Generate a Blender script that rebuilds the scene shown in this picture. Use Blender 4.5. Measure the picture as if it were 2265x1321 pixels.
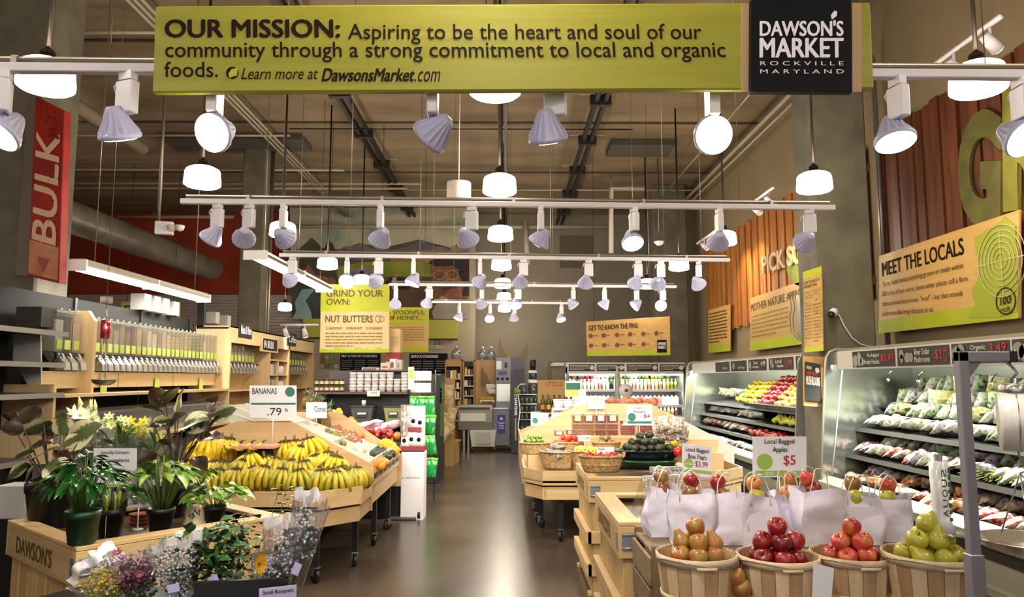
import bpy, math, random
from mathutils import Vector, Matrix, Euler, noise
R = random.Random(7)
S = bpy.context.scene
COL = S.collection
PI = math.pi
for o in list(bpy.data.objects): bpy.data.objects.remove(o)
# ---------------------------------------------------------------- camera
H = 1.65; F = 1640.0; W_, H_ = 2265, 1321
PITCH = math.atan(177.5/F); YAW = math.atan(10.5/F)
cd = bpy.data.cameras.new('camera'); cam = bpy.data.objects.new('camera', cd); COL.objects.link(cam)
cd.sensor_width = 36; cd.lens = F/W_*36; cd.clip_end = 200; cd.clip_start = .05
cam.location = (0, 0, H); cam.rotation_euler = (PI/2+PITCH, 0, -YAW); S.camera = cam
_RM = Euler((PI/2+PITCH, 0, -YAW)).to_matrix()
# ---------------------------------------------------------------- world and exposure
w = bpy.data.worlds.new('world'); S.world = w; w.use_nodes = True
w.node_tree.nodes['Background'].inputs[0].default_value = (1, .86, .68, 1)
w.node_tree.nodes['Background'].inputs[1].default_value = .10
S.view_settings.view_transform = 'Standard'; S.view_settings.look = 'None'
S.view_settings.gamma = 1; S.view_settings.use_curve_mapping = False
S.view_settings.exposure = 0.42
S.cycles.max_bounces = 7; S.cycles.transparent_max_bounces = 16; S.cycles.glossy_bounces = 3
S.cycles.transmission_bounces = 4; S.cycles.diffuse_bounces = 3; S.cycles.caustics_reflective = False; S.cycles.caustics_refractive = False
S.cycles.sample_clamp_indirect = 4
# lamp strengths, used by each lamp's builder
PENDANT_E = 48.0; SPOT_W = 72.0; TUBE_E = 14.0; CASE_W = 70.0
SPOT_COL = (1, .93, .84); CASE_COL = (.93, 1, .95)
# daylight through the shop front behind the camera
wl = bpy.data.lights.new('shopfront_daylight', 'AREA'); wl.shape = 'RECTANGLE'; wl.size = 9; wl.size_y = 3.2; wl.energy = 85; wl.color = (.78, .80, 1)
wo = bpy.data.objects.new('shopfront_daylight', wl); COL.objects.link(wo); wo.location = (-1, -4.85, 2.3); wo.rotation_euler = (math.radians(90), 0, 0)
# ---------------------------------------------------------------- helpers: pixel of the photograph -> point on a plane of the place
def ray(px, py):
    return _RM @ Vector(((px-W_/2)/F, -(py-H_/2)/F, -1))
def at_y(px, py, Y):
    d = ray(px, py); return Vector((0, 0, H))+d*(Y/d.y)
def at_x(px, py, X):
    d = ray(px, py); return Vector((0, 0, H))+d*(X/d.x)
def at_z(px, py, Z):
    d = ray(px, py); return Vector((0, 0, H))+d*((Z-H)/d.z)
def s2l(c): return c/12.92 if c <= .04045 else ((c+.055)/1.055)**2.4
def rgb(h):
    if isinstance(h, str): h = [int(h[i:i+2], 16)/255 for i in (0, 2, 4)]
    return (s2l(h[0]), s2l(h[1]), s2l(h[2]), 1)
# ---------------------------------------------------------------- materials
_M = {}
def _new(name):
    m = bpy.data.materials.new(name); m.use_nodes = True
    nt = m.node_tree; return m, nt, nt.nodes['Principled BSDF']
def M(name, col='808080', rough=.5, metal=0, col2=None, nscale=8, bump=0, bscale=60, emit=0, alpha=1, coat=0, rnd=None, spec=.5, trans=0, sss=0, stretch=None, sheen=0, thresh=None):
    """procedural material; col2 = second colour mixed in by noise; rnd = colours picked per object"""
    if name in _M: return _M[name]
    m, nt, b = _new(name); N = nt.nodes; L = nt.links
    b.inputs['Base Color'].default_value = rgb(col); b.inputs['Roughness'].default_value = rough
    b.inputs['Metallic'].default_value = metal; b.inputs['Specular IOR Level'].default_value = spec
    b.inputs['Coat Weight'].default_value = coat; b.inputs['Coat Roughness'].default_value = .15
    if trans: b.inputs['Transmission Weight'].default_value = trans
    if sss:
        b.inputs['Subsurface Weight'].default_value = sss; b.inputs['Subsurface Radius'].default_value = (.02, .02, .015); b.inputs['Subsurface Scale'].default_value = .5
    tc = None
    def coords():
        nonlocal tc
        if tc is None:
            t = N.new('ShaderNodeTexCoord'); tc = t.outputs['Object']
            if stretch:
                mp = N.new('ShaderNodeMapping'); mp.inputs['Scale'].default_value = stretch; L.new(tc, mp.inputs['Vector']); tc = mp.outputs[0]
        return tc
    c = None
    if rnd:
        oi = N.new('ShaderNodeObjectInfo'); cr = N.new('ShaderNodeValToRGB'); cr.color_ramp.interpolation = 'LINEAR'
        e = cr.color_ramp.elements
        while len(e) < len(rnd): e.new(.5)
        for i, h in enumerate(rnd): e[i].position = i/(len(rnd)-1); e[i].color = rgb(h)
        L.new(oi.outputs['Random'], cr.inputs[0]); c = cr.outputs[0]
    if col2:
        nz = N.new('ShaderNodeTexNoise'); nz.inputs['Scale'].default_value = nscale; nz.inputs['Detail'].default_value = 5
        L.new(coords(), nz.inputs['Vector']); fac = nz.outputs[0]
        rp = N.new('ShaderNodeMapRange'); lo, hi = thresh or (.35, .65)
        rp.inputs['From Min'].default_value = lo; rp.inputs['From Max'].default_value = hi; L.new(fac, rp.inputs['Value'])
        mx = N.new('ShaderNodeMix'); mx.data_type = 'RGBA'; L.new(rp.outputs[0], mx.inputs['Factor'])
        mx.inputs[6].default_value = rgb(col); mx.inputs[7].default_value = rgb(col2)
        if c: L.new(c, mx.inputs[6])
        c = mx.outputs[2]
    if c: L.new(c, b.inputs['Base Color'])
    if bump:
        nb = N.new('ShaderNodeTexNoise'); nb.inputs['Scale'].default_value = bscale; nb.inputs['Detail'].default_value = 4
        L.new(coords(), nb.inputs['Vector']); bp = N.new('ShaderNodeBump'); bp.inputs['Strength'].default_value = bump; bp.inputs['Distance'].default_value = .01
        L.new(nb.outputs[0], bp.inputs['Height']); L.new(bp.outputs[0], b.inputs['Normal'])
    if emit:
        b.inputs['Emission Color'].default_value = rgb(col); b.inputs['Emission Strength'].default_value = emit
    if alpha < 1: b.inputs['Alpha'].default_value = alpha
    _M[name] = m; return m
def wood(name, c1, c2, c3=None, axis='x', sc=3.0, rough=.5, knots=.0):
    if name in _M: return _M[name]
    m, nt, b = _new(name); N = nt.nodes; L = nt.links
    b.inputs['Roughness'].default_value = rough
    t = N.new('ShaderNodeTexCoord'); oi = N.new('ShaderNodeObjectInfo')
    ad = N.new('ShaderNodeVectorMath'); ad.operation = 'ADD'; L.new(t.outputs['Object'], ad.inputs[0])
    sc_ = N.new('ShaderNodeVectorMath'); sc_.operation = 'SCALE'; sc_.inputs[0].default_value = (7, 13, 5); L.new(oi.outputs['Random'], sc_.inputs['Scale']); L.new(sc_.outputs[0], ad.inputs[1])
    mp = N.new('ShaderNodeMapping'); k = [14*sc]*3; k['xyz'.index(axis)] = 1.0*sc; mp.inputs['Scale'].default_value = k
    L.new(ad.outputs[0], mp.inputs[0])
    n1 = N.new('ShaderNodeTexNoise'); n1.inputs['Scale'].default_value = 1; n1.inputs['Detail'].default_value = 6; n1.inputs['Distortion'].default_value = .8; L.new(mp.outputs[0], n1.inputs['Vector'])
    cr = N.new('ShaderNodeValToRGB'); e = cr.color_ramp.elements; e[0].position = .3; e[0].color = rgb(c1); e[1].position = .72; e[1].color = rgb(c2)
    L.new(n1.outputs[0], cr.inputs[0]); out = cr.outputs[0]
    if knots:
        mp2 = N.new('ShaderNodeMapping'); k2 = [6]*3; k2['xyz'.index(axis)] = 2.2; mp2.inputs['Scale'].default_value = k2; L.new(ad.outputs[0], mp2.inputs[0])
        vo = N.new('ShaderNodeTexVoronoi'); vo.inputs['Scale'].default_value = knots; L.new(mp2.outputs[0], vo.inputs['Vector'])
        mr = N.new('ShaderNodeMapRange'); mr.inputs['From Min'].default_value = .0; mr.inputs['From Max'].default_value = .13; mr.inputs['To Min'].default_value = 1; mr.inputs['To Max'].default_value = 0
        L.new(vo.outputs['Distance'], mr.inputs['Value'])
        mx = N.new('ShaderNodeMix'); mx.data_type = 'RGBA'; L.new(mr.outputs[0], mx.inputs['Factor']); L.new(out, mx.inputs[6]); mx.inputs[7].default_value = rgb(c3 or '5a3a20'); out = mx.outputs[2]
    hs = N.new('ShaderNodeHueSaturation'); mr2 = N.new('ShaderNodeMapRange'); mr2.inputs['To Min'].default_value = .86; mr2.inputs['To Max'].default_value = 1.1
    L.new(oi.outputs['Random'], mr2.inputs['Value']); L.new(mr2.outputs[0], hs.inputs['Value']); L.new(out, hs.inputs['Color'])
    L.new(hs.outputs[0], b.inputs['Base Color'])
    bp = N.new('ShaderNodeBump'); bp.inputs['Strength'].default_value = .15; bp.inputs['Distance'].default_value = .004; L.new(n1.outputs[0], bp.inputs['Height']); L.new(bp.outputs[0], b.inputs['Normal'])
    _M[name] = m; return m
def film(name, tint='ffffff', clear=.8, rough=.08, bump=0, bscale=20, body='ffffff', white=0.0):
    """thin clear plastic or glass: see-through mixed with gloss and a little milky body"""
    if name in _M: return _M[name]
    m, nt, b = _new(name); N = nt.nodes; L = nt.links; N.remove(b)
    out = N['Material Output']; tr = N.new('ShaderNodeBsdfTransparent'); tr.inputs[0].default_value = rgb(tint)
    gl = N.new('ShaderNodeBsdfGlossy'); gl.inputs['Roughness'].default_value = rough
    df = N.new('ShaderNodeBsdfDiffuse'); df.inputs[0].default_value = rgb(body)
    m1 = N.new('ShaderNodeMixShader'); m1.inputs[0].default_value = white; L.new(gl.outputs[0], m1.inputs[1]); L.new(df.outputs[0], m1.inputs[2])
    m2 = N.new('ShaderNodeMixShader'); L.new(m1.outputs[0], m2.inputs[1]); L.new(tr.outputs[0], m2.inputs[2])
    lw = N.new('ShaderNodeLayerWeight'); lw.inputs[0].default_value = .35
    mr = N.new('ShaderNodeMapRange'); mr.inputs['To Min'].default_value = clear; mr.inputs['To Max'].default_value = clear*.35
    L.new(lw.outputs['Facing'], mr.inputs['Value']); L.new(mr.outputs[0], m2.inputs[0]); L.new(m2.outputs[0], out.inputs[0])
    if bump:
        tc = N.new('ShaderNodeTexCoord'); nb = N.new('ShaderNodeTexNoise'); nb.inputs['Scale'].default_value = bscale; nb.inputs['Detail'].default_value = 3; L.new(tc.outputs['Object'], nb.inputs['Vector'])
        bp = N.new('ShaderNodeBump'); bp.inputs['Strength'].default_value = bump; bp.inputs['Distance'].default_value = .03; L.new(nb.outputs[0], bp.inputs['Height'])
        L.new(bp.outputs[0], gl.inputs['Normal']); L.new(bp.outputs[0], df.inputs['Normal'])
    _M[name] = m; return m
# ---------------------------------------------------------------- mesh builder
class MB:
    def __init__(s): s.v = []; s.f = []; s.sm = []; s.mi = []; s.mats = []; s.cur = 0; s.T = None
    def use(s, m):
        if m not in s.mats: s.mats.append(m)
        s.cur = s.mats.index(m); return s
    def add(s, vs, fs, smooth=False):
        n = len(s.v)
        if s.T is not None: vs = [s.T @ Vector(p) for p in vs]
        s.v += [tuple(p) for p in vs]
        for f in fs: s.f.append([i+n for i in f]); s.sm.append(smooth); s.mi.append(s.cur)
        return s
    def box(s, c, d, rz=0, rx=0, ry=0, taper=1):
        x, y, z = d[0]/2, d[1]/2, d[2]/2
        vs = [Vector((i*x*(taper if k < 0 else 1), j*y*(taper if k < 0 else 1), k*z)) for k in (-1, 1) for j in (-1, 1) for i in (-1, 1)]
        if rx or ry or rz:
            m = Euler((rx, ry, rz)).to_matrix(); vs = [m @ v for v in vs]
        c = Vector(c); vs = [v+c for v in vs]
        return s.add(vs, [(0, 2, 3, 1), (4, 5, 7, 6), (0, 1, 5, 4), (2, 6, 7, 3), (0, 4, 6, 2), (1, 3, 7, 5)])
    def bb(s, x0, x1, y0, y1, z0, z1): return s.box(((x0+x1)/2, (y0+y1)/2, (z0+z1)/2), (abs(x1-x0), abs(y1-y0), abs(z1-z0)))
    def prism(s, poly, z0, z1, axis='z', caps=True):
        n = len(poly)
        def P(p, h):
            return {'z': (p[0], p[1], h), 'y': (p[0], h, p[1]), 'x': (h, p[0], p[1])}[axis]
        vs = [P(p, z0) for p in poly]+[P(p, z1) for p in poly]
        fs = [(i, (i+1) % n, n+(i+1) % n, n+i) for i in range(n)]
        if caps: fs += [tuple(range(n-1, -1, -1)), tuple(range(n, 2*n))]
        return s.add(vs, fs)
    def slab(s, pts, th, nrm=None):
        """flat polygon in world space given a thickness away from its front"""
        p = [Vector(q) for q in pts]
        n = nrm or (p[1]-p[0]).cross(p[-1]-p[0]).normalized()
        n = Vector(n); k = len(p)
        vs = p+[q-n*th for q in p]
        return s.add(vs, [tuple(range(k))]+[tuple(range(2*k-1, k-1, -1))]+[(i, k+i, k+(i+1) % k, (i+1) % k) for i in range(k)])
    def lathe(s, prof, n=16, c=(0, 0, 0), sx=1, sy=1, smooth=True, fn=None, a0=0, cap=True):
        vs = []; c = Vector(c)
        for (r, z) in prof:
            for i in range(n):
                a = a0+2*PI*i/n; rr = r*(fn(a, z) if fn else 1)
                vs.append(c+Vector((rr*math.cos(a)*sx, rr*math.sin(a)*sy, z)))
        m = len(prof)
        fs = [(j*n+i, j*n+(i+1) % n, (j+1)*n+(i+1) % n, (j+1)*n+i) for j in range(m-1) for i in range(n)]
        s.add(vs, fs, smooth)
        if cap:
            k = len(s.v)-m*n
            if prof[0][0] > 1e-4: s.f.append([k+i for i in range(n-1, -1, -1)]); s.sm.append(False); s.mi.append(s.cur)
            if prof[-1][0] > 1e-4: s.f.append([k+(m-1)*n+i for i in range(n)]); s.sm.append(False); s.mi.append(s.cur)
        return s
    def tube(s, pts, r, n=8, smooth=True, closed=False, rs=None, flat=1):
        pts = [Vector(p) for p in pts]; m = len(pts); vs = []
        up = None
        for k, p in enumerate(pts):
            a = pts[max(k-1, 0)]; b = pts[min(k+1, m-1)]
            if closed: a = pts[(k-1) % m]; b = pts[(k+1) % m]
            t = (b-a).normalized()
            if up is None:
                up = Vector((0, 0, 1)) if abs(t.z) < .9 else Vector((1, 0, 0))
            x = up.cross(t).normalized(); y = t.cross(x).normalized(); up = y
            rr = rs[k] if rs else r
            for i in range(n):
                q = 2*PI*i/n; vs.append(p+x*math.cos(q)*rr+y*math.sin(q)*rr*flat)
        fs = []
        for k in range(m if closed else m-1):
            k2 = (k+1) % m
            fs += [(k*n+i, k*n+(i+1) % n, k2*n+(i+1) % n, k2*n+i) for i in range(n)]
        if not closed: fs += [tuple(range(n-1, -1, -1)), tuple((m-1)*n+i for i in range(n))]
        return s.add(vs, fs, smooth)
    def ball(s, c, r, n=10, m=7, sc=(1, 1, 1), jit=0, seed=0):
        prof = [(math.sin(PI*j/m), -math.cos(PI*j/m)) for j in range(m+1)]
        vs = []; c = Vector(c)
        for (rr, z) in prof:
            for i in range(n):
                a = 2*PI*i/n; d = Vector((rr*math.cos(a), rr*math.sin(a), z))
                k = r*(1+jit*noise.noise(d*1.7+Vector((seed*3.1, seed, 0)))) if jit else r
                vs.append(c+Vector((d.x*sc[0], d.y*sc[1], d.z*sc[2]))*k)
        return s.add(vs, [(j*n+i, j*n+(i+1) % n, (j+1)*n+(i+1) % n, (j+1)*n+i) for j in range(m) for i in range(n)], True)
    def grid(s, fn, nu, nv, smooth=True, wrap=False):
        vs = [fn(u/nu, v/nv) for v in range(nv+1) for u in range(nu+1)]
        w_ = nu+1
        return s.add(vs, [(v*w_+u, v*w_+u+1, (v+1)*w_+u+1, (v+1)*w_+u) for v in range(nv) for u in range(nu)], smooth)
    def mesh(s, name, mat=None):
        me = bpy.data.meshes.new(name); me.from_pydata(s.v, [], s.f)
        mats = s.mats if s.mats else [mat]
        for m_ in mats: me.materials.append(m_)
        me.polygons.foreach_set('use_smooth', s.sm)
        if len(mats) > 1: me.polygons.foreach_set('material_index', s.mi)
        me.update(); me.validate(); return me
# ---------------------------------------------------------------- objects
def thing(name, label, cat, loc=(0, 0, 0), rz=0, group=None):
    o = bpy.data.objects.new(name, None); COL.objects.link(o); o.location = loc; o.rotation_euler = (0, 0, rz)
    o.empty_display_size = .05; o['label'] = label; o['category'] = cat
    if group: o['group'] = group
    return o
def obj(name, g, mat=None, parent=None, loc=None, rot=None, world=True, bev=0, scale=None):
    """one mesh object; a part built in world coordinates is moved back under its thing's base"""
    me = g.mesh(name, mat) if isinstance(g, MB) else g
    o = bpy.data.objects.new(name, me); COL.objects.link(o)
    if parent is not None:
        o.parent = parent
        if loc is None and world and parent.type == 'EMPTY':
            o.location = -Vector(parent.location)
    if loc is not None: o.location = loc
    if rot is not None: o.rotation_euler = rot
    if scale is not None: o.scale = scale if hasattr(scale, '__len__') else (scale,)*3
    if bev:
        b = o.modifiers.new('edge', 'BEVEL'); b.width = bev; b.segments = 1; b.limit_method = 'ANGLE'
    return o
def tag(o, label, cat, group=None, kind=None):
    o['label'] = label; o['category'] = cat
    if group: o['group'] = group
    if kind: o['kind'] = kind
    return o
def solid(name, g, mat, label, cat, group=None, loc=None, rot=None, bev=0, scale=None, kind=None):
    return tag(obj(name, g, mat, None, loc, rot, bev=bev, scale=scale), label, cat, group, kind)
def struct(name, g, mat, parent=None, **k):
    o = obj(name, g, mat, parent, **k)
    if parent is None: o['kind'] = 'structure'
    return o
def dup(root, loc=None, rot=None, scale=None, label=None, group=None):
    r = root.copy(); COL.objects.link(r)
    if loc is not None: r.location = loc
    if rot is not None: r.rotation_euler = rot
    if scale is not None: r.scale = scale if hasattr(scale, '__len__') else (scale,)*3
    if label: r['label'] = label
    if group: r['group'] = group
    for ch in root.children:
        c = ch.copy(); COL.objects.link(c); c.parent = r
        for g in ch.children:
            d = g.copy(); COL.objects.link(d); d.parent = c
    return r
def purge(root):
    for ch in list(root.children):
        for g in list(ch.children): bpy.data.objects.remove(g)
        bpy.data.objects.remove(ch)
    bpy.data.objects.remove(root)
_T = {}
def text_mesh(body, bold=0, shear=0, space=1, ls=1.0, align='LEFT', res=3):
    key = (body, bold, shear, space, ls, align)
    if key in _T: return _T[key]
    cu = bpy.data.curves.new('t', 'FONT'); cu.body = body; cu.offset = bold; cu.shear = shear; cu.space_character = space; cu.space_line = ls; cu.align_x = align; cu.resolution_u = res
    ob = bpy.data.objects.new('t', cu); COL.objects.link(ob)
    me = bpy.data.meshes.new_from_object(ob); bpy.data.objects.remove(ob); bpy.data.curves.remove(cu)
    vs = [v.co.copy() for v in me.vertices]; fs = [tuple(p.vertices) for p in me.polygons]; bpy.data.meshes.remove(me)
    x0 = min(v.x for v in vs); x1 = max(v.x for v in vs); y0 = min(v.y for v in vs); y1 = max(v.y for v in vs)
    vs = [((v.x-x0)/(x1-x0), (v.y-y0)/(y1-y0)) for v in vs]
    _T[key] = (vs, fs); return _T[key]
def text_on(g, body, tl, tr, bl, lift=.002, **k):
    """lettering filling the parallelogram tl, tr, bl (world points), printed just proud of its board"""
    b = k.pop('bold', 0); vs, fs = text_mesh(body, **k); tl, tr, bl = Vector(tl), Vector(tr), Vector(bl)
    u = tr-tl; v = tl-bl; n = u.cross(v).normalized()*lift; s = u.normalized()*v.length*b*.62; s2 = v*b*.35
    for q, q2 in (((-1, -1), (-.3, 1), (.3, -1), (1, 1)) if b > .008 else ((0, 0),)): g.add([bl+u*a+v*c+n*(1+.05*q)+s*q+s2*q2 for a, c in vs], fs)
    return g
ORD = 'first second third fourth fifth sixth seventh eighth ninth tenth eleventh twelfth thirteenth fourteenth fifteenth sixteenth seventeenth eighteenth nineteenth twentieth'.split()
def ordn(i):
    if i < 20: return ORD[i]
    return 'twenty-'+ORD[i-20] if i < 29 else ['thirtieth', 'thirty-first', 'thirty-second', 'thirty-third'][i-29]
# ================================================================ THE SETTING
CONC = M('concrete_wall', '6f6a58', .85, col2='5d5849', nscale=3, bump=.25, bscale=12)
CEIL = M('concrete_ceiling', '8e7b60', .9, col2='6b5c46', nscale=1.3, bump=.3, bscale=5, stretch=(.35, 1, 1))
GREY = M('painted_wall', '8b8373', .85, col2='857d6d', nscale=2)
CREAM = M('cream_wall', 'a89c88', .85, col2='a1957f', nscale=2)
RED = M('red_wall', 'a03a1e', .8, col2='933419', nscale=2)
RIGHTW = M('right_wall_paint', '8a795c', .85, col2='837255', nscale=2)
METAL = M('galvanised_pipe', '9a9184', .4, metal=.8)
BLACK = M('black_metal', '0f0e0e', .5)
DARKG = M('dark_grey_metal', '2c2a28', .5)
WHITE = M('white_enamel', 'e2dfe4', .35)
GREEN_SIGN = wood('lime_stained_ply', '84820f', '96942a', '504e10', 'x', 1.2, .45, knots=.55)
PLYSIGN = wood('light_ply', 'bb934c', 'cda660', axis='y', sc=1.0, rough=.5)
INK = M('brown_print', '22100e', .75, spec=.15); INKF = M('faded_print', '8d7446', .7); WPRINT = M('white_print', 'e8e6ee', .6)
LIME = M('lime_paint', 'a3ad12', .55, col2='b0b61c', nscale=3)
CZ = 6.2; BY = 20.3; WX = 4.5
fl = M('polished_concrete_floor', '54473a', .27, col2='3f3528', nscale=1.2, bump=.04, bscale=3, spec=.6)
struct('floor', MB().bb(-12, WX+.2, -5, BY+.2, -.2, 0), fl)
struct('ceiling', MB().bb(-12, WX+.2, -5, BY+.2, CZ, CZ+.2), CEIL)
struct('wall_right', MB().bb(WX, WX+.2, -5, BY, 0, CZ), RIGHTW)
struct('wall_left', MB().bb(-12.2, -12, -5, BY, 0, CZ), RED)
struct('wall_front', MB().bb(-12, WX, -5.2, -5, 0, CZ), GREY)
XM = at_y(668, 700, 19.6).x; XR = at_y(1051, 700, 19.6).x
struct('wall_back', MB().bb(-12, WX, BY, BY+.2, 0, CZ), GREY)
struct('wall_back_red', MB().bb(-12, at_y(640, 500, BY-.05).x, BY-.1, BY-.01, at_y(400, 651, BY).z, CZ), RED)
struct('wall_back_cream', MB().bb(at_y(668, 700, 19.6).x, XR, 19.6, BY-.001, 0, CZ), CREAM)
# ribbed metal siding below the red wall
g = MB(); z1 = at_y(400, 651, BY).z; z0 = 1.6
n = int((z1-z0)/.085)
prof = []
for i in range(n):
    z = z0+(z1-z0)*i/n; h = (z1-z0)/n
    prof += [(-.0, z), (-.05, z+h*.15), (-.05, z+h*.55), (-.0, z+h*.7)]
xa, xb = -12, at_y(668, 700, BY).x
for i in range(len(prof)-1):
    (a, za), (b, zb) = prof[i], prof[i+1]
    g.add([(xa, BY-.02+a, za), (xb, BY-.02+a, za), (xb, BY-.02+b, zb), (xa, BY-.02+b, zb)], [(0, 1, 2, 3)])
struct('wall_back_siding', g, M('ribbed_siding', 'c4bdb6', .45, metal=.25))
# lowered ceiling beams and two dark rectangles on the ceiling
for i, y in enumerate((3.2, 6.4, 9.6, 12.8, 16.0, 19.2)):
    struct('trim_%d' % (i+1), MB().bb(-12, WX, y-.02, y+.02, CZ-.03, CZ), M('ceiling_joint', '4c4133', .9))
for k, (x0, x1, y0, y1) in enumerate(((355, 690, 305, 333), (1352, 1475, 318, 345))):
    p = at_z(x0, y0, CZ-.1); q = at_z(x1, y1, CZ-.1)
    struct('ceiling_rectangle', MB().bb(p.x, q.x, q.y, p.y, CZ-.12, CZ), M('dark_ceiling_rectangle', '4a453c', .8))
# concrete columns
def column(name, x0, x1, y0, y1): return struct(name, MB().bb(x0, x1, y0, y1, 0, CZ), CONC, bev=.02)
CR = column('column_right_near', at_y(1815, 838, 8.1).x, at_y(1944, 838, 8.1).x, 8.1, 8.6)
column('column_right_far', at_y(1452, 838, 17).x, at_y(1527, 838, 17).x, 17, 17.6)
CL = column('column_left_near', -5.6, at_y(64, 838, 7.3).x, 7.3, 7.85)
c2 = column('column_left_far', at_y(519, 838, 14).x, at_y(571, 838, 14).x, 14, 14.5)
for px in (583, 588):
    p = at_y(px, 838, 14.3); solid('conduit', MB().tube([(p.x, 14.3, .2), (p.x, 14.3, CZ-.03)], .03, 8), METAL, 'thin vertical conduit beside the farther left column, %s one' % ('inner' if px == 583 else 'outer'), 'pipe')
# ---------------------------------------------------------------- timber slats on the right wall
SLAT = wood('cedar_slat', '421f10', '6e3a19', '280e06', 'z', 1.0, .5, knots=.8)
SLATF = wood('pine_slat', '8a4f1c', 'bd7a30', '4f2408', 'z', 1.0, .5, knots=.8)
cl1 = thing('slat_cladding', 'tall reddish cedar board cladding behind the big green letters', 'wall cladding', (WX, 6.9, 3.6))
cl2 = thing('slat_cladding', 'golden pine board cladding with the words PICK SOME on it', 'wall cladding', (WX, 12.5, 3.6))
def slats(parent, ya, yb, mat, pitch=.163):
    me = [MB().box((0, 0, 0), (.022+.010*k, .140, 1.9)).mesh('slat', mat) for k in range(3)]
    n = int((yb-ya)/pitch)
    for i in range(n):
        k = (i*7+i//3) % 3; zt = 4.53+R.uniform(-.02, .04)
        o = obj('slat', me[k], parent=parent, world=False, loc=Vector((WX-.03-.007*k-.006, ya+pitch*(i+.5), zt-.95))-Vector(parent.location))
slats(cl1, 4.6, 8.75, SLAT); slats(cl2, 8.95, 16.35, SLATF, .18)
for z in (2.8, 4.2): obj('batten', MB().bb(WX-.02, WX-.001, 4.6, 8.75, z, z+.1), SLAT, cl1)
for z in (2.8, 4.2): obj('batten', MB().bb(WX-.02, WX-.001, 8.95, 16.3, z, z+.1), SLATF, cl2)
# big letters on the near cladding
def wall_letters(body, tl, tr, bl, X, th, mat, name, label, bold=.0):
    vs, fs = text_mesh(body, bold=bold, res=4); g = MB()
    a, b, c = at_x(*tl, X), at_x(*tr, X), at_x(*bl, X)
    n = Vector((-1, 0, 0))*th
    P = [c+(b-a)*u+(a-c)*v for u, v in vs]; k = len(P)
    g.add([p+n for p in P], fs); g.add(P, [tuple(reversed(f)) for f in fs])
    ed = {}
    for f in fs:
        for i in range(len(f)):
            e = (f[i], f[(i+1) % len(f)]); ed[e] = 1
    sd = [(i, j) for (i, j) in ed if (j, i) not in ed]
    g.add([p+n for p in P]+P, [(i, i+k, j+k, j) for i, j in sd])
    return solid(name, g, mat, label, 'letter')
OLV = M('olive_letter', '5f5a1c', .7, col2='4d4a17', nscale=6); LG = M('lime_letter', '74721c', .7, col2='666418', nscale=6)
wall_letters('G', (2127, 250), (2222, 235), (2124, 497), 4.42, .03, OLV, 'wall_letter', 'huge olive green letter G above the MEET THE LOCALS board', .05)
wall_letters('R', (2224, 200), (2345, 150), (2226, 470), 4.43, .03, LG, 'wall_letter', 'huge lime green letter beside the olive G, cut by the picture edge', .05)
wall_letters('PICK SOME', (1688, 567), (1815, 520), (1690, 607), 4.34, .03, M('cream_letter', 'cdb28c', .6), 'wall_lettering', 'small cream cut-out words PICK SOME on the golden boards', .025)
def pear_shape(px, py, w, h, X):
    pts = []
    for i in range(28):
        a = 2*PI*i/28; r = 1 if math.sin(a) < .15 else 1-.42*(math.sin(a)-.15)
        pts.append(at_x(px+w*math.cos(a)*r, py-h*math.sin(a), X))
    return pts
solid('pear_cutout', MB().slab(pear_shape(1768, 580, 30, 52, 4.36), .03, Vector((-1, 0, 0))), M('pear_green', '8f9a2a', .6, col2='737d1d', nscale=5), 'large flat green pear cut-out behind the words PICK SOME', 'wall decoration')
# ---------------------------------------------------------------- boards with lettering
def greek(g, tl, tr, bl, n, seed=0, fill=.5, lift=.003):
    """lines of print too small to read: short strokes in word lengths"""
    r = random.Random(seed); tl, tr, bl = Vector(tl), Vector(tr), Vector(bl); u = tr-tl; v = bl-tl; nn = u.cross(-v).normalized()*lift
    for i in range(n):
        x = 0; end = 1 if i < n-1 else r.uniform(.4, .8)
        while x < end-.03:
            w = min(r.uniform(.03, .14), end-x); a = tl+u*x+v*((i+.25)/n)+nn; b = a+v*(fill/n)
            g.add([a, b, b+u*w, a+u*w], [(0, 1, 2, 3)]); x += w+.018
    return g
def board(name, label, P, th, mat, cat='sign', bev=.006, base=None, nrm=None):
    """P: four world corners tl, tr, br, bl"""
    c = sum((Vector(p) for p in P), Vector())/4
    t = thing(name, label, cat, c if base is None else base)
    obj('board', MB().slab([P[3], P[2], P[1], P[0]], th, nrm), mat, t, bev=bev)
    return t
def quad(P, u0, v0, u1, v1):
    tl, tr, br, bl = [Vector(p) for p in P]
    f = lambda u, v: (tl*(1-u)+tr*u)*(1-v)+(bl*(1-u)+br*u)*v
    return f(u0, v0), f(u1, v0), f(u0, v1)
def patch(g, P, u0, v0, u1, v1, lift=.002):
    tl, tr, br, bl = [Vector(p) for p in P]
    f = lambda u, v: (tl*(1-u)+tr*u)*(1-v)+(bl*(1-u)+br*u)*v
    n = (tr-tl).cross(tl-bl).normalized()*lift
    a, b, c, d = f(u0, v0)+n, f(u1, v0)+n, f(u1, v1)+n, f(u0, v1)+n
    g.add([d, c, b, a], [(0, 1, 2, 3)]); return g
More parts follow.
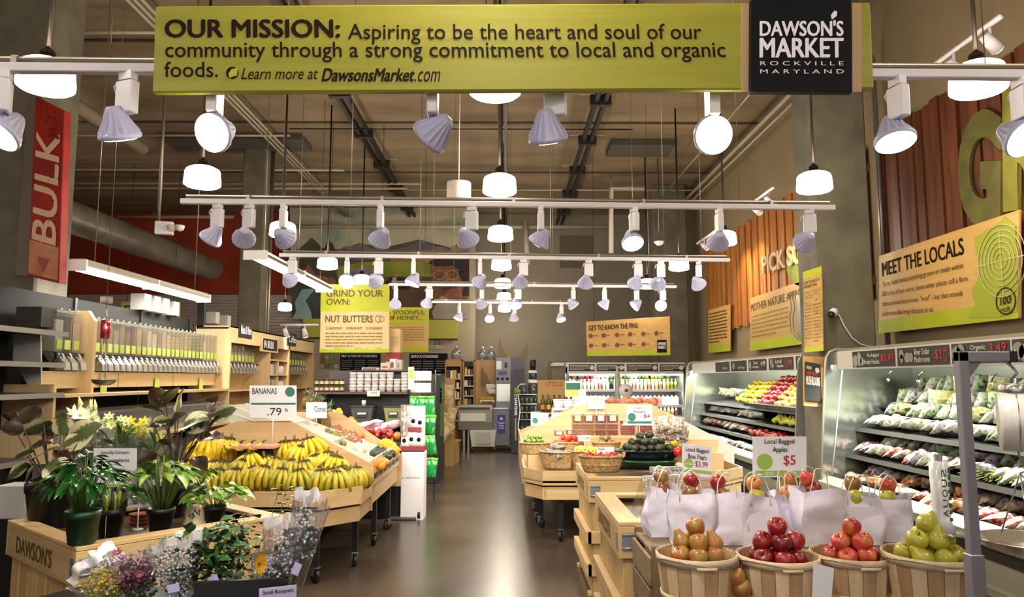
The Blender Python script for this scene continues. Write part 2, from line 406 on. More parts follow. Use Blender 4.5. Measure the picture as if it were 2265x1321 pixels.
def disc(g, P, u, v, r, asp=1, lift=.003, n=18, ring=0):
    tl, tr, br, bl = [Vector(p) for p in P]
    c = (tl*(1-u)+tr*u)*(1-v)+(bl*(1-u)+br*u)*v; U = (tr-tl); V = (bl-tl); nn = U.cross(-V).normalized()*lift
    U = U.normalized(); V = V.normalized()
    ps = [c+nn+U*math.cos(-2*PI*i/n)*r+V*math.sin(-2*PI*i/n)*r*asp for i in range(n)]
    if ring:
        q = [c+nn+(p-c-nn)*(1-ring) for p in ps]
        g.add(ps+q, [(i, (i+1) % n, n+(i+1) % n, n+i) for i in range(n)])
    else: g.add(ps, [tuple(range(n))])
    return g
# mission banner
BYs = 2.40
P = [at_y(343, 12, BYs), at_y(1926, 4, BYs), at_y(1934, 196, BYs), at_y(336, 205, BYs)]
ms = board('mission_sign', 'long lime green plywood banner reading OUR MISSION with mission statement', P, .03, GREEN_SIGN)
g = MB()
def mt(body, x0, y0, x1, y1, **k):
    a, b, c = at_y(x0, y0, BYs), at_y(x1, y0, BYs), at_y(x0, y1, BYs); text_on(g, body, a, b, c, **k)
mt('OUR MISSION:', 366, 44, 750, 83, bold=.075)
mt('Aspiring to be the heart and soul of our', 770, 53, 1550, 98, bold=.012)
mt('community through a strong commitment to local and organic', 366, 93, 1602, 138, bold=.012)
mt('foods.', 364, 137, 482, 171, bold=.012)
mt('Learn more at', 534, 150, 704, 176, bold=.008, shear=.3)
mt('DawsonsMarket', 712, 152, 917, 180, bold=.06, shear=.3)
mt('.com', 917, 158, 974, 181, bold=.008, shear=.3)
disc(g, P, (515-340)/1588, (161-10)/193, .021)
obj('lettering', g, INK, ms)
g = MB(); g.slab([at_y(508, 172, BYs-.006), at_y(524, 167, BYs-.006), at_y(526, 150, BYs-.006), at_y(512, 153, BYs-.006), at_y(505, 163, BYs-.006)], .001)
obj('leaf_emblem', g, LIME, ms)
pp = M('pale_pink_stripe', 'b9976f', .6)
g = MB()
for a, b in ((1640, 1663), (1885, 1906)): g.slab([at_y(a, 203, BYs-.002), at_y(b, 203, BYs-.002), at_y(b, 8, BYs-.002), at_y(a, 8, BYs-.002)], .002)
obj('stripe', g, pp, ms)
Yl = BYs-.03; P2 = [at_y(1662, -6, Yl), at_y(1883, -6, Yl), at_y(1885, 204, Yl), at_y(1661, 203, Yl)]
obj('logo_panel', MB().slab([P2[3], P2[2], P2[1], P2[0]], .025), M('black_panel', '0c0b12', .6, spec=.15), ms)
g = MB()
def lt(body, x0, y0, x1, y1, **k): text_on(g, body, at_y(x0, y0, Yl), at_y(x1, y0, Yl), at_y(x0, y1, Yl), **k)
lt("DAWSON'S", 1681, 46, 1864, 80, bold=.05); lt('MARKET', 1681, 85, 1864, 127, bold=.055)
lt('R O C K V I L L E', 1681, 136, 1865, 145); lt('M A R Y L A N D', 1681, 154, 1866, 163)
g.slab([at_y(1840, 43, Yl-.002), at_y(1851, 35, Yl-.002), at_y(1852, 26, Yl-.002), at_y(1846, 23, Yl-.002), at_y(1838, 33, Yl-.002)], .001)
obj('logo_lettering', g, WPRINT, ms)
for px in (438, 1389+0, 1075):
    p = at_y(px, 12, BYs+.015); obj('hanging_wire', MB().tube([p, (p.x, p.y, CZ)], .002, 5), DARKG, ms)
# BULK blade sign on the left column
Yb = 6.9; P = [at_y(78, 212, Yb), at_y(143, 246, Yb-.05), at_y(131, 627, Yb-.05), at_y(60, 610, Yb)]
bs = board('bulk_sign', 'tall red vertical sign reading BULK mounted on the left column', P, .09, M('red_sign', '9b2213', .5, col2='84190f', nscale=3))
g = MB()
tl, tr, br, bl = P
text_on(g, 'BULK', *quad([bl, tl, tr, br], .21, .12, .82, .86), bold=.05, lift=.006)
obj('lettering', g, M('peach_print', 'd8b493', .6), bs)
g = MB(); rr = random.Random(3)
for i in range(34): disc(g, P, rr.betavariate(3, 1.5)*.88+.06, rr.uniform(.03, .2) if i < 24 else rr.uniform(.3, .7)*1, rr.uniform(.008, .018), ring=.35 if i % 3 else 0, n=10, lift=.008)
obj('bean_print', g, M('dark_red_print', '5a0d08', .6), bs)
g = MB(); patch(g, P, .04, .80, .96, .985, .004); obj('peach_band', g, M('peach_band', 'c98f6c', .6, col2='a85a3e', nscale=4), bs)
g = MB(); a, b, c = quad(P, .3, .88, .7, .96); g.add([a+Vector((0, -.01, 0)), b+Vector((0, -.01, 0)), (b+a)/2+(c-a)+Vector((0, -.01, 0))], [(0, 2, 1)]); obj('arrow_print', g, M('rust_print', '9c5040', .6), bs)
obj('edge_channel', MB().bb(P[0].x-.07, P[3].x+.02, Yb, Yb+.12, P[3].z, P[0].z), METAL, bs)
obj('bracket', MB().bb(-4.6, P[3].x+.05, Yb+.13, Yb+.45, 3.0, 3.08).bb(-4.6, P[3].x+.05, Yb+.13, Yb+.45, 3.9, 3.98), METAL, bs)
# hanging board: grind your own
YG = 12.9; P = [at_y(710, 629, YG), at_y(861, 629, YG), at_y(861, 780, YG), at_y(707, 780, YG)]
gs = board('hanging_sign', 'cream and lime hanging board reading GRIND YOUR OWN NUT BUTTERS', P, .03, M('cream_board', 'c9ad78', .5, col2='d2b885', nscale=2))
g = MB(); patch(g, P, 0, 0, 1, .40, .003)
n = 10
for i in range(n): patch(g, P, i/n, .945+.02*math.sin(i*2.1), (i+1)/n, 1, .003)
obj('lime_band', g, LIME, gs)
g = MB(); text_on(g, 'GRIND YOUR', *quad(P, .085, .085, .91, .185), bold=.045, lift=.008); text_on(g, 'OWN:', *quad(P, .085, .215, .43, .305), bold=.045, lift=.008)
text_on(g, 'NUT BUTTERS', *quad(P, .075, .46, .76, .56), bold=.04, lift=.008); text_on(g, 'ALMOND', *quad(P, .13, .63, .32, .665), bold=.03, lift=.008); text_on(g, 'PEANUT', *quad(P, .43, .63, .61, .665), bold=.03, lift=.008)
text_on(g, 'CASHEW', *quad(P, .71, .63, .90, .665), bold=.02, lift=.008)
for u in (.10, .40, .68): disc(g, P, u, .648, .022, ring=.3, lift=.008)
disc(g, P, .84, .51, .05, 1.3, ring=.15, lift=.008); disc(g, P, .89, .51, .045, 1.2, ring=.15, lift=.008)
obj('lettering', g, M('olive_print', '5a4414', .6), gs)
obj('small_print', greek(MB(), *quad(P, .08, .70, .9, .93), 5, 3, .35, .008), INKF, gs)
for u in (.12, .88):
    q = quad(P, u, 0, u, .1)[0]; obj('hanging_wire', MB().tube([q, (q.x, q.y, CZ)], .004, 5), DARKG, gs)
YS = 14.3; P = [at_y(845, 680, YS), at_y(949, 680, YS), at_y(947, 779, YS), at_y(845, 779, YS)]
sp = board('hanging_sign', 'yellow hanging board reading A SPOONFUL OF HONEY', P, .03, M('yellow_board', 'c8a85c', .5))
g = MB(); patch(g, P, 0, 0, 1, .37, .003); patch(g, P, 0, .88, 1, 1, .003); obj('lime_band', g, M('bright_lime', 'b0b418', .5), sp)
g = MB(); text_on(g, 'A SPOONFUL', *quad(P, .10, .065, .91, .16), bold=.045, lift=.008); text_on(g, 'OF HONEY...', *quad(P, .11, .19, .87, .28), bold=.045, lift=.008); obj('lettering', g, M('olive_print', '5a4414', .6), sp)
obj('small_print', greek(MB(), *quad(P, .15, .42, .9, .82), 7, 5, .35, .008), INKF, sp)
q = quad(P, .9, 0, .9, .1)[0]; obj('hanging_wire', MB().tube([q, (q.x, q.y, CZ)], .004, 5), DARKG, sp)
# boards on the right wall
def wboard(x0, yt0, yb0, x1, yt1, yb1, label, X=4.36, th=.03, name='wall_sign', ym=2):
    P = [at_x(x0, yt0, X), at_x(x1, yt1, X), at_x(x1, yb1, X), at_x(x0, yb0, X)]
    t = thing(name, label, 'sign', (X, P[0].y, P[3].z))
    obj('board', MB().slab([P[3], P[2], P[1], P[0]], th, Vector((-1, 0, 0))), PLYSIGN, t, bev=.006)
    g = MB(); patch(g, P, 0, .83, 1, 1, .003); obj('lime_band', g, LIME, t)
    return t, P
t, P = wboard(1944, 566, 738, 2253, 464, 704, 'large pale wooden board reading MEET THE LOCALS with a green state map')
g = MB(); text_on(g, 'MEET THE LOCALS', at_x(1951, 582, 4.36), at_x(2130, 526, 4.36), at_x(1953, 612, 4.36), bold=.045, lift=.005)
obj('heading', g, INK, t)
g = MB()
for k, (s, x1) in enumerate((('To us, local means anything grown or made within', 2131), ('100 miles of our store. Some other places call a farm', 2141), ("that's several hours away \"local\" - but that sounds", 2130), ('a lot more like long distance to us.', 2066))):
    y0 = 624+k*21.5; sl = (-44+k*9)/180
    text_on(g, s, at_x(1952, y0, 4.36), at_x(x1, y0+(x1-1952)*(sl+.02*k*0), 4.36), at_x(1952, y0+14, 4.36), bold=.01, lift=.005)
obj('lettering', g, M('print_brown2', '6b4a22', .7), t)
mp = [(2155, 525), (2165, 519), (2215, 488), (2222, 480), (2246, 500), (2246, 530), (2252, 560), (2248, 600), (2253, 640), (2248, 690), (2206, 702), (2141, 704), (2158, 672), (2149, 655), (2150, 640), (2162, 620), (2168, 590), (2158, 560)]
g = MB(); g.slab([at_x(x, y, 4.352) for x, y in reversed(mp)], .004, Vector((-1, 0, 0))); obj('map_shape', g, M('map_lime', '9aa325', .6), t)
g = MB()
c = at_x(2214, 577, 4.345)
for r in (.07, .12, .17, .22, .27, .32):
    n = 40
    g.tube([c+Vector((0, math.cos(2*PI*i/n)*r*1.0, math.sin(2*PI*i/n)*r)) for i in range(n)], .004, 4, closed=True)
g.bb(4.343, 4.347, c.y-.36, c.y+.36, c.z-.003, c.z+.003).bb(4.343, 4.347, c.y-.003, c.y+.003, c.z-.3, c.z+.3)
obj('target_rings', g, M('pale_ring', 'c9c490', .6), t)
g = MB(); c = at_x(2224, 666, 4.345); n = 32
g.tube([c+Vector((0, math.cos(2*PI*i/n)*.125, math.sin(2*PI*i/n)*.115)) for i in range(n)], .005, 4, closed=True)
text_on(g, '100', at_x(2213, 659, 4.345), at_x(2236, 653, 4.345), at_x(2213, 676, 4.345), bold=.04); text_on(g, 'MILES', at_x(2214, 683, 4.345), at_x(2234, 678, 4.345), at_x(2214, 692, 4.345), bold=.03)
obj('badge', g, INK, t)
t, P = wboard(1659, 660, 777, 1815, 607, 756, 'pale wooden board reading MOTHER NATURE APPROVED behind the grey column')
g = MB(); text_on(g, 'MOTHER NATURE APPROVED', at_x(1661, 674, 4.36), at_x(1796, 630, 4.36), at_x(1662, 690, 4.36), bold=.03, lift=.005); obj('heading', g, M('print_brown3', '4f3416', .6), t)
obj('small_print', greek(MB(), *quad(P, .03, .33, .62, .78), 6, 8, .4, .005), INKF, t)
t, P = wboard(1567, 686, 781, 1614, 673, 777, 'narrow wooden board of faint print at the far end of the golden boards')
obj('small_print', greek(MB(), *quad(P, .05, .08, .9, .8), 10, 9, .4, .005), M('print_brown3', '4f3416', .6), t)
# decorative apple-scale outline standing on the mother nature board
p = at_x(1767, 690, 4.25)
g = MB()
pts = [at_x(x, y, 4.3) for x, y in ((1752, 652), (1757, 680), (1753, 705), (1756, 735), (1768, 750), (1782, 755))]
g.tube(pts, .012, 6); g.tube([q+Vector((0, .12, .02)) for q in pts], .012, 6)
g.slab([at_x(x, y, 4.31) for x, y in ((1760, 652), (1764, 680), (1759, 705), (1764, 735), (1778, 748), (1795, 740), (1795, 660))][::-1], .03, Vector((-1, 0, 0)))
solid('hanging_scale_picture', g, M('silver_paint', '8f8d86', .35, metal=.6), 'silver cut-out of a hanging scale on the MOTHER NATURE board', 'wall decoration')
# narrow integrity-pins board fixed to the column
YC = 8.07; P = [at_y(1776, 602, YC), at_y(1817, 589, YC-.15), at_y(1821, 776, YC-.15), at_y(1779, 780, YC)]
t = thing('column_sign', 'narrow cream board with lime scalloped ends on the grey right column', 'sign', (P[3].x, YC, P[3].z))
obj('board', MB().slab([P[3], P[2], P[1], P[0]], .03), PLYSIGN, t, bev=.006)
g = MB()
for i in range(9): patch(g, P, i/9, 0, (i+1)/9, .09+.012*(i % 2), .003); patch(g, P, i/9, .95-.012*(i % 2), (i+1)/9, 1, .003)
obj('lime_band', g, LIME, t)
g = MB(); text_on(g, 'HOW TO READ OUR', *quad(P, .06, .13, .92, .165), bold=.03, lift=.005); text_on(g, 'INTEGRITY PINS', *quad(P, .06, .18, .75, .215), bold=.03, lift=.005); obj('heading', g, M('print_brown3', '4f3416', .6), t)
g = MB(); greek(g, *quad(P, .06, .25, .95, .36), 4, 4, .3, .005); greek(g, *quad(P, .06, .42, .42, .9), 12, 5, .3, .005); greek(g, *quad(P, .52, .42, .95, .9), 12, 6, .3, .005)
for v in (.40, .56, .72, .82): disc(g, P, .12, v, .012, lift=.006); disc(g, P, .7, v-.02, .012, lift=.006)
obj('small_print', g, INKF, t)
# get to know the pins
YK = 14.8; P = [at_y(1296, 712, YK), at_y(1482, 700, YK), at_y(1483, 786, YK), at_y(1299, 788, YK)]
t = board('hanging_sign', 'pale wooden hanging board reading GET TO KNOW THE PINS', P, .03, PLYSIGN)
g = MB(); patch(g, P, 0, .84, 1, 1, .003); obj('lime_band', g, LIME, t)
g = MB(); text_on(g, 'GET TO KNOW THE PINS:', *quad(P, .03, .12, .62, .27), bold=.035, lift=.008); obj('lettering', g, INK, t)
g = MB()
for r_ in (.42, .70):
    for k in range(6 if r_ < .5 else 5): disc(g, P, .05+k*.157, r_, .045, lift=.008); greek(g, *quad(P, .085+k*.157, r_-.03, .155+k*.157, r_+.03), 1, k, .5, .008)
obj('pin_print', g, M('print_brown4', '7a3b20', .6), t)
g = MB(); patch(g, P, .84, .60, .955, .93, .008); obj('logo_panel', g, M('black_panel', '0c0b12', .6, spec=.15), t)
g = MB(); text_on(g, "DAWSON'S", *quad(P, .85, .66, .945, .73), bold=.04, lift=.012); text_on(g, 'MARKET', *quad(P, .85, .75, .945, .83), bold=.04, lift=.012); obj('logo_lettering', g, WPRINT, t)
for u in (.1, .9):
    q = quad(P, u, 0, u, .1)[0]; obj('hanging_wire', MB().tube([q, (q.x, q.y, CZ)], .004, 5), DARKG, t)
# ---------------------------------------------------------------- mural
YM = 19.5
mural = thing('mural', 'wide painted farm mural with mountains, river and a man in hat and glasses', 'mural', at_y(840, 706, YM))
def mp_(pts, mat, k, name='painted_shape'):
    Y = YM-.004*k; return obj(name, MB().slab([at_y(x, y, Y) for x, y in pts][::-1], .003, Vector((0, -1, 0))), mat, mural)
obj('canvas', MB().slab([at_y(648, 706, YM), at_y(1038, 706, YM), at_y(1040, 440, YM), at_y(640, 440, YM)], .05, Vector((0, -1, 0))), M('mural_sky', 'bdb79c', .7, col2='6f8f80', nscale=.9, thresh=(.5, .7)), mural)
def mm(n, a, b, s=2): return M('paint_'+n, a, .7, col2=b, nscale=s)
mp_([(645, 706), (645, 560), (668, 545), (690, 525), (712, 548), (752, 552), (795, 538), (850, 548), (925, 530), (985, 545), (1038, 560), (1038, 706)], mm('hills', '5b5a3c', '3d4030'), 1)
mp_([(745, 555), (760, 546), (792, 542), (804, 538), (822, 550), (850, 549), (875, 552), (905, 545), (930, 532), (958, 544), (985, 547), (1000, 560), (1000, 575), (745, 575)], mm('mountain', '55505a', '7a6f72'), 2)
mp_([(865, 570), (880, 556), (1000, 553), (1038, 545), (1038, 600), (865, 600)], mm('sunset', 'a8814e', '8a6a40'), 3)
mp_([(985, 565), (1000, 545), (1020, 538), (1038, 552), (1038, 585), (985, 585)], mm('rock', '9a8464', '6b5a44'), 4)
mp_([(745, 590), (800, 580), (870, 578), (960, 582), (960, 620), (880, 640), (745, 640)], mm('field', '6c7a26', '93962e'), 4)
mp_([(850, 612), (960, 612), (1000, 640), (1000, 680), (850, 680)], mm('soil', '6b4f30', '4a3a28'), 5)
mp_([(646, 572), (740, 572), (750, 640), (700, 660), (646, 655)], mm('wood', '4e4632', '3a3628'), 5)
mp_([(672, 600), (682, 585), (700, 610), (740, 615), (745, 632), (700, 635), (680, 620)], mm('arm', 'a07458', '80583f'), 6)
mp_([(650, 640), (690, 636), (712, 650), (712, 706), (650, 706)], mm('slate', '44505a', '2e3a44'), 6)
mp_([(668, 640), (700, 638), (688, 650), (676, 665), (688, 690), (690, 706), (645, 706), (655, 690), (652, 668)], mm('river', '7fa3a0', '8fb0ae'), 7)
mp_([(775, 600), (800, 590), (830, 600), (835, 655), (790, 655)], mm('lilac', '8d86a0', '6f6a8a'), 6)
mp_([(960, 706), (955, 690), (975, 655), (1000, 662), (1020, 650), (1038, 650), (1038, 706)], mm('shirt', '8c8478', 'a39a8c'), 7)
mp_([(950, 592), (965, 572), (990, 562), (1020, 562), (1038, 564), (1038, 660), (1010, 668), (985, 660), (968, 640), (958, 615)], mm('face', '8a5a42', '5c3626', 6), 8)
mp_([(948, 582), (960, 572), (1000, 562), (1038, 558), (1038, 610), (1020, 600), (1000, 588), (965, 590)], mm('hat', '1f1512', '2c1d18'), 9)
mp_([(1010, 600), (1038, 596), (1038, 655), (1022, 655), (1026, 630)], mm('hat', '1f1512', '2c1d18'), 9)
g = MB()
for cx in (972, 1000):
    c = at_y(cx, 608, YM-.06); g.tube([c+Vector((math.cos(2*PI*i/20)*.15, 0, math.sin(2*PI*i/20)*.12)) for i in range(20)], .015, 5, closed=True)
obj('painted_glasses', g, M('paint_glasses', 'a08468', .5), mural)
mp_([(975, 637), (1010, 633), (1012, 637), (980, 642)], M('paint_lip', '3c1a14', .7), 11)
mp_([(852, 625), (866, 612), (905, 616), (905, 640), (858, 642)], M('paint_black', '151312', .7), 8)
mp_([(868, 614), (878, 613), (872, 640), (866, 640)], M('paint_white', 'b0aa9c', .7), 9)
mp_([(714, 560), (722, 538), (728, 533), (736, 540), (744, 560), (736, 566)], M('paint_brown', '3c2516', .7), 8)
# yellow panels hung over the counter, menu boards, tiles
YP = 19.3
for k, (a, b, c, d) in enumerate(((671, 712, 705, 746), (944, 1012, 708, 749))):
    solid('counter_fascia', MB().slab([at_y(a, d, YP), at_y(b, d, YP), at_y(b, c, YP), at_y(a, c, YP)], .295), M('yellow_panel', 'aaa638', .5), 'plain yellow-green panel over the back counter, %s' % ('beside the ribbed siding' if k == 0 else 'below the painted man'), 'panel')
for a, b, c, d, s in ((752, 841, 782, 820, 'MEAT & POULTRY STANDARDS'), (906, 990, 782, 826, 'SEAFOOD STANDARDS')):
    P = [at_y(a, c, 19.55), at_y(b, c, 19.55), at_y(b, d, 19.55), at_y(a, d, 19.55)]
    t = board('menu_board', 'black board with white print headed '+s, P, .04, M('black_panel', '0c0b12', .6, spec=.15))
    g = MB(); text_on(g, s, *quad(P, .04, .08, .92 if s[0] == 'M' else .75, .22), bold=.04, lift=.01); obj('heading', g, WPRINT, t)
    g = MB()
    for u in (.04, .36, .69): greek(g, *quad(P, u, .35, u+.27, .95), 5, int(u*50), .3, .01)
    obj('small_print', g, M('grey_print', '8a8c90', .6), t)
wb = bpy.data.objects['wall_back_cream']; rt = random.Random(5)
TL = [M('tile_'+c, c, .3) for c in ('8f8a5a', '6f7040', 'b0a67c', '7c3a22', '9a9468', '57562e')]
tms = [MB().box((0, 0, 0), (.112, .03, .112)).mesh('tile', m) for m in TL]
for x0, x1, y0, y1, dens in ((709, 750, 775, 822, 1), (952, 988, 753, 782, .62)):
    p = at_y(x0, y0, 19.58); q = at_y(x1, y1, 19.58); nx = int((q.x-p.x)/.12); nz = int((p.z-q.z)/.12)
    for i in range(nx):
        for j in range(nz):
            if rt.random() < dens: obj('tile', tms[rt.randrange(6)], parent=wb, world=False, loc=(p.x+.12*(i+.5), 19.585-rt.random()*.01, p.z-.12*(j+.5)))
struct('wall_vent_1', MB().slab([at_y(1238, 593, BY-.04), at_y(1311, 593, BY-.04), at_y(1311, 522, BY-.04), at_y(1238, 522, BY-.04)], .03), M('vent_panel', '645c4c', .8))  # dark vent panel on the back wall, not glazed
a = at_y(1218, 805, BY-.02); b = at_y(1290, 805, BY-.02)
d = struct('door_1', MB().bb(a.x, b.x, BY-.07, BY-.01, 0, a.z), M('door_paint', '8d846c', .6))
obj('door_frame', MB().bb(a.x-.08, a.x, BY-.09, BY, 0, a.z+.08).bb(b.x, b.x+.08, BY-.09, BY, 0, a.z+.08).bb(a.x, b.x, BY-.09, BY, a.z, a.z+.08), M('frame_paint', '6f6857', .5), d)
obj('door_closer', MB().bb(a.x, a.x+.5, BY-.16, BY-.09, a.z-.06, a.z-.0).bb(a.x+.05, b.x, BY-.14, BY-.12, a.z-.0, a.z+.03), WHITE, d)
# ================================================================ CEILING SERVICES AND LAMPS
PIPEW = M('pale_pipe', 'a69c86', .5); PIPED = M('dark_strut', '17110d', .5); DUCT = M('spiral_duct', '9d9386', .4, metal=.35, col2='80766a', nscale=3)
def runy(px, py, X, y0, y1, r, mat, label, name='pipe', n=8):
    """a run parallel to the aisle through the sight line px, py at distance X from the aisle axis"""
    z = at_x(px, py, X).z; return solid(name, MB().tube([(X, y0, z), (X, y1, z)], r, n), mat, label, 'pipe')
runy(290, 8, -4.35, 3.5, 20, .022, PIPEW, 'conduit running back along the ceiling, outer one of the left bundle')
runy(306, 8, -4.25, 3.5, 20, .022, PIPEW, 'conduit running back along the ceiling, middle one of the left bundle')
runy(322, 8, -4.15, 3.5, 20, .022, PIPEW, 'conduit running back along the ceiling, inner one of the left bundle')
z = at_x(200, 256, -6).z
solid('pipe', MB().tube([(-6, 6.5, z), (-6, 8.7, z)], .025, 8), PIPEW, 'thin dark pipe leading to the lagged pipe above the bulk aisle', 'pipe')
solid('lagged_pipe', MB().tube([(-6, 8.7, z), (-6, 11.9, z)], .1, 12), M('lagging', '8c7c66', .8, bump=.4, bscale=9), 'thick lagged pipe running back along the ceiling above the bulk aisle', 'pipe')
runy(1740, 217, 4.2, 8.9, 20, .035, PIPEW, 'pipe along the top of the right wall, upper one')
runy(1760, 222, 4.2, 8.9, 20, .022, PIPEW, 'pipe along the top of the right wall, lower one')
runy(1640, 230, 3.4, 9, 20, .018, METAL, 'thin conduit on the ceiling in front of the right wall pipes')
for X, px, py, lab in ((-2.55, 760, 217, 'left'), (1.42, 1330, 217, 'right')):
    z = at_x(px, py, X).z
    t = thing('busway', 'black twin-rail busway with clamps on the ceiling, %s of the centre lamps' % lab, 'ceiling rail', (X, 12, z))
    for dx in (-.07, .07): obj('rail', MB().bb(X+dx-.03, X+dx+.03, 2, 20, z-.05, z+.05), PIPED, t)
    for k in range(9):
        y = 3.3+k*1.9; obj('clamp', MB().bb(X-.16, X+.16, y-.05, y+.05, z-.09, z+.07), PIPED, t); obj('cross_bar', MB().tube([(X-.32, y, z+.09), (X+.32, y, z+.09)], .009, 6), PIPEW, t)
        obj('drop_rod', MB().tube([(X, y, z), (X, y, CZ-.001)], .01, 5), PIPED, t)
zc = at_x(1103, 250, -.09).z
t = thing('busway', 'black twin-rail busway on the ceiling over the centre row of lamps', 'ceiling rail', (-.08, 12, 5.75))
for dx in (-.05, .05): obj('rail', MB().bb(-.08+dx-.02, -.08+dx+.02, 2, 20, 5.7, 5.78), PIPED, t)
for k in range(8): obj('drop_rod', MB().tube([(-.08, 3+k*2.2, 5.78), (-.08, 3+k*2.2, CZ)], .01, 5), PIPED, t)
def runx(py, z, x0p, x1p, r, lab, mat=PIPEW):
    a = at_z(x0p, py, z); b = at_z(x1p, py, z)
    return solid('pipe', MB().tube([(a.x, a.y, z), (b.x, a.y, z)], r, 7), mat, lab, 'pipe')
runx(71, 5.9, 60, 342, .022, 'thin pipe crossing the ceiling between the left column and the mission banner')
runx(299, 5.9, 142, 640, .02, 'thin pipe crossing the ceiling beside the red BULK sign, nearest')
runx(375, 5.9, 100, 760, .03, 'pipe crossing the ceiling above the lagged pipe end')
runx(405, 5.95, 100, 930, .03, 'thicker pipe crossing the ceiling in front of the red wall, upper')
runx(416, 5.8, 120, 900, .025, 'pipe crossing the ceiling just below the thicker one')
runx(285, 5.9, 640, 1400, .012, 'thin cable crossing the ceiling behind the three near spotlights', PIPED)
runx(420, 5.95, 900, 1700, .02, 'pipe crossing the ceiling behind the centre lamps')
def hang(o, x, y, z): obj('hanger', MB().tube([(x, y, z), (x, y, CZ)], .012, 5), METAL, o, loc=(0, 0, 0)); return o
pa = at_y(258, 480, 19.5); pb = at_y(518, 480, 19.5)
solid('pipe', MB().tube([(pa.x, 19.5, pa.z), (pb.x, 19.5, pb.z)], .05, 8), PIPEW, 'white pipe in front of the red wall under the duct line', 'pipe')
hang(COL.objects[-1], pa.x+1, 19.5, pa.z)
pa = at_y(645, 501, 19); pb = at_y(1350, 511, 19)
solid('pipe', MB().tube([(pa.x, 19, pa.z), (pb.x, 19, pa.z)], .05, 8), M('offwhite_pipe', 'b5ad9a', .5), 'off-white pipe running across in front of the mural', 'pipe')
hang(COL.objects[-1], 1, 19, pa.z)
# white bent pipe near the right
z = 5.2
P_ = [at_y(1352, 560, 16), at_y(1352, 417, 16), at_y(1425, 417, 16)]
solid('pipe', MB().tube(P_, .055, 8), M('white_pipe', 'cdc8be', .5), 'white square-bent pipe hanging by the far right column', 'pipe')
hang(COL.objects[-1], P_[1].x, 16, P_[1].z)
p = at_y(1162, 490, 18.8); q = at_y(1168, 585, 18.8)
solid('pipe', MB().tube([p, q], .075, 8), M('offwhite_pipe', 'b5ad9a', .5), 'short thick off-white pipe right of the centre lamps on the back wall', 'pipe')
# pole by the bulk aisle with the emergency light
p = at_y(350, 500, 9.5)
em = thing('emergency_light', 'white emergency light box with two lamps on a ceiling pole', 'emergency light', p)
obj('pole', MB().tube([p, (p.x, 9.5, CZ)], .022, 8), METAL, em)
obj('housing', MB().box(p+Vector((.08, 0, -.03)), (.22, .1, .17), rz=.3), WHITE, em, bev=.01)
for dx in (.2, .30): obj('lamp', MB().lathe([(.02, -.05), (.05, -.03), (.065, .02), (.06, .03)], 12, c=p+Vector((dx, -.05, -.03))), M('clear_lamp', 'cfc8bc', .15), em)
# spiral duct
X = -7.6; z = at_x(135, 472, X).z
solid('spiral_duct', MB().lathe([(0, 0), (.27, 0)]+[(.27+(.012 if k % 2 else 0), .0+k*.09) for k in range(1, 145)]+[(0, 13.1)], 28, cap=False), DUCT, 'big round spiral duct crossing in front of the red wall', 'duct', loc=(X, 6.0, z), rot=(-PI/2, 0, 0))
p = at_y(437, 575, 18.9)
# conduit pipe on right column
solid('conduit', MB().tube([(4.2, 8.6, at_x(1950, 88, 4.4).z), (4.37, 8.57, at_x(1950, 86, 4.4).z), (4.405, 8.56, at_x(1960, 105, 4.4).z), (4.405, 8.56, 3.9), (4.405, 8.56, 1.99)], .03, 10), M('grey_conduit', '8b8583', .35, metal=.5), 'thick grey pipe bending down beside the near right column', 'pipe')
for k, px in enumerate((2207, 2100, 1400, 1480)):
    pass
# hanging rods and thin wires
for k, (px, d, zt) in enumerate(((653, 9, 3), (925, 9, 3), (1220, 9, 2.7), (1440, 12, 3.2), (1130, 13, 2.7), (1560, 9, 3.0), (560, 6.5, 4.4), (200, 8, 4.6))):
    p = at_y(px, 838, d); solid('hanging_wire', MB().tube([(p.x, d, zt if px not in (560, 200) else CZ-.8), (p.x, d, CZ)], .004, 4), METAL, 'thin ceiling wire hanging %s across the picture, %s' % (('a third', 'two fifths', 'the middle', 'two thirds', 'the centre', 'seven tenths', 'a quarter', 'the first tenth')[k], 'ending above the displays' if k < 6 else 'short'), 'wire')
# drum and detectors
p = at_y(1015, 404, 7.2)
t = thing('drum_speaker', 'white drum-shaped hanging speaker left of the centre pendant lamps', 'speaker', p)
obj('body', MB().lathe([(.0, -.19), (.115, -.19), (.12, -.18), (.12, -.01), (.115, 0), (0, 0)], 28, c=p), M('offwhite_drum', 'd9cfc0', .5), t)
obj('cord', MB().tube([p, p+Vector((0, 0, .5)), (p.x+.03, p.y, CZ)], .004, 5), WHITE, t)
p = at_y(236, 657, 13)
t = thing('drum_speaker', 'small pale drum speaker hanging over the bulk shelf in front of the ribbed siding', 'speaker', p)
obj('body', MB().lathe([(.0, -.12), (.1, -.12), (.1, 0), (0, 0)], 20, c=p), M('offwhite_drum', 'd9cfc0', .5), t); obj('cord', MB().tube([p, (p.x, p.y, CZ)], .005, 4), DARKG, t)
p = at_y(1458, 536, 15)
t = thing('smoke_detector', 'white round smoke detector hanging near the far right column', 'smoke detector', p)
obj('body', MB().lathe([(0, -.07), (.05, -.06), (.09, -.02), (.11, 0), (.11, .02), (0, .02)], 18, c=p), WHITE, t); obj('stem', MB().tube([p, (p.x, p.y, CZ)], .01, 5), METAL, t)
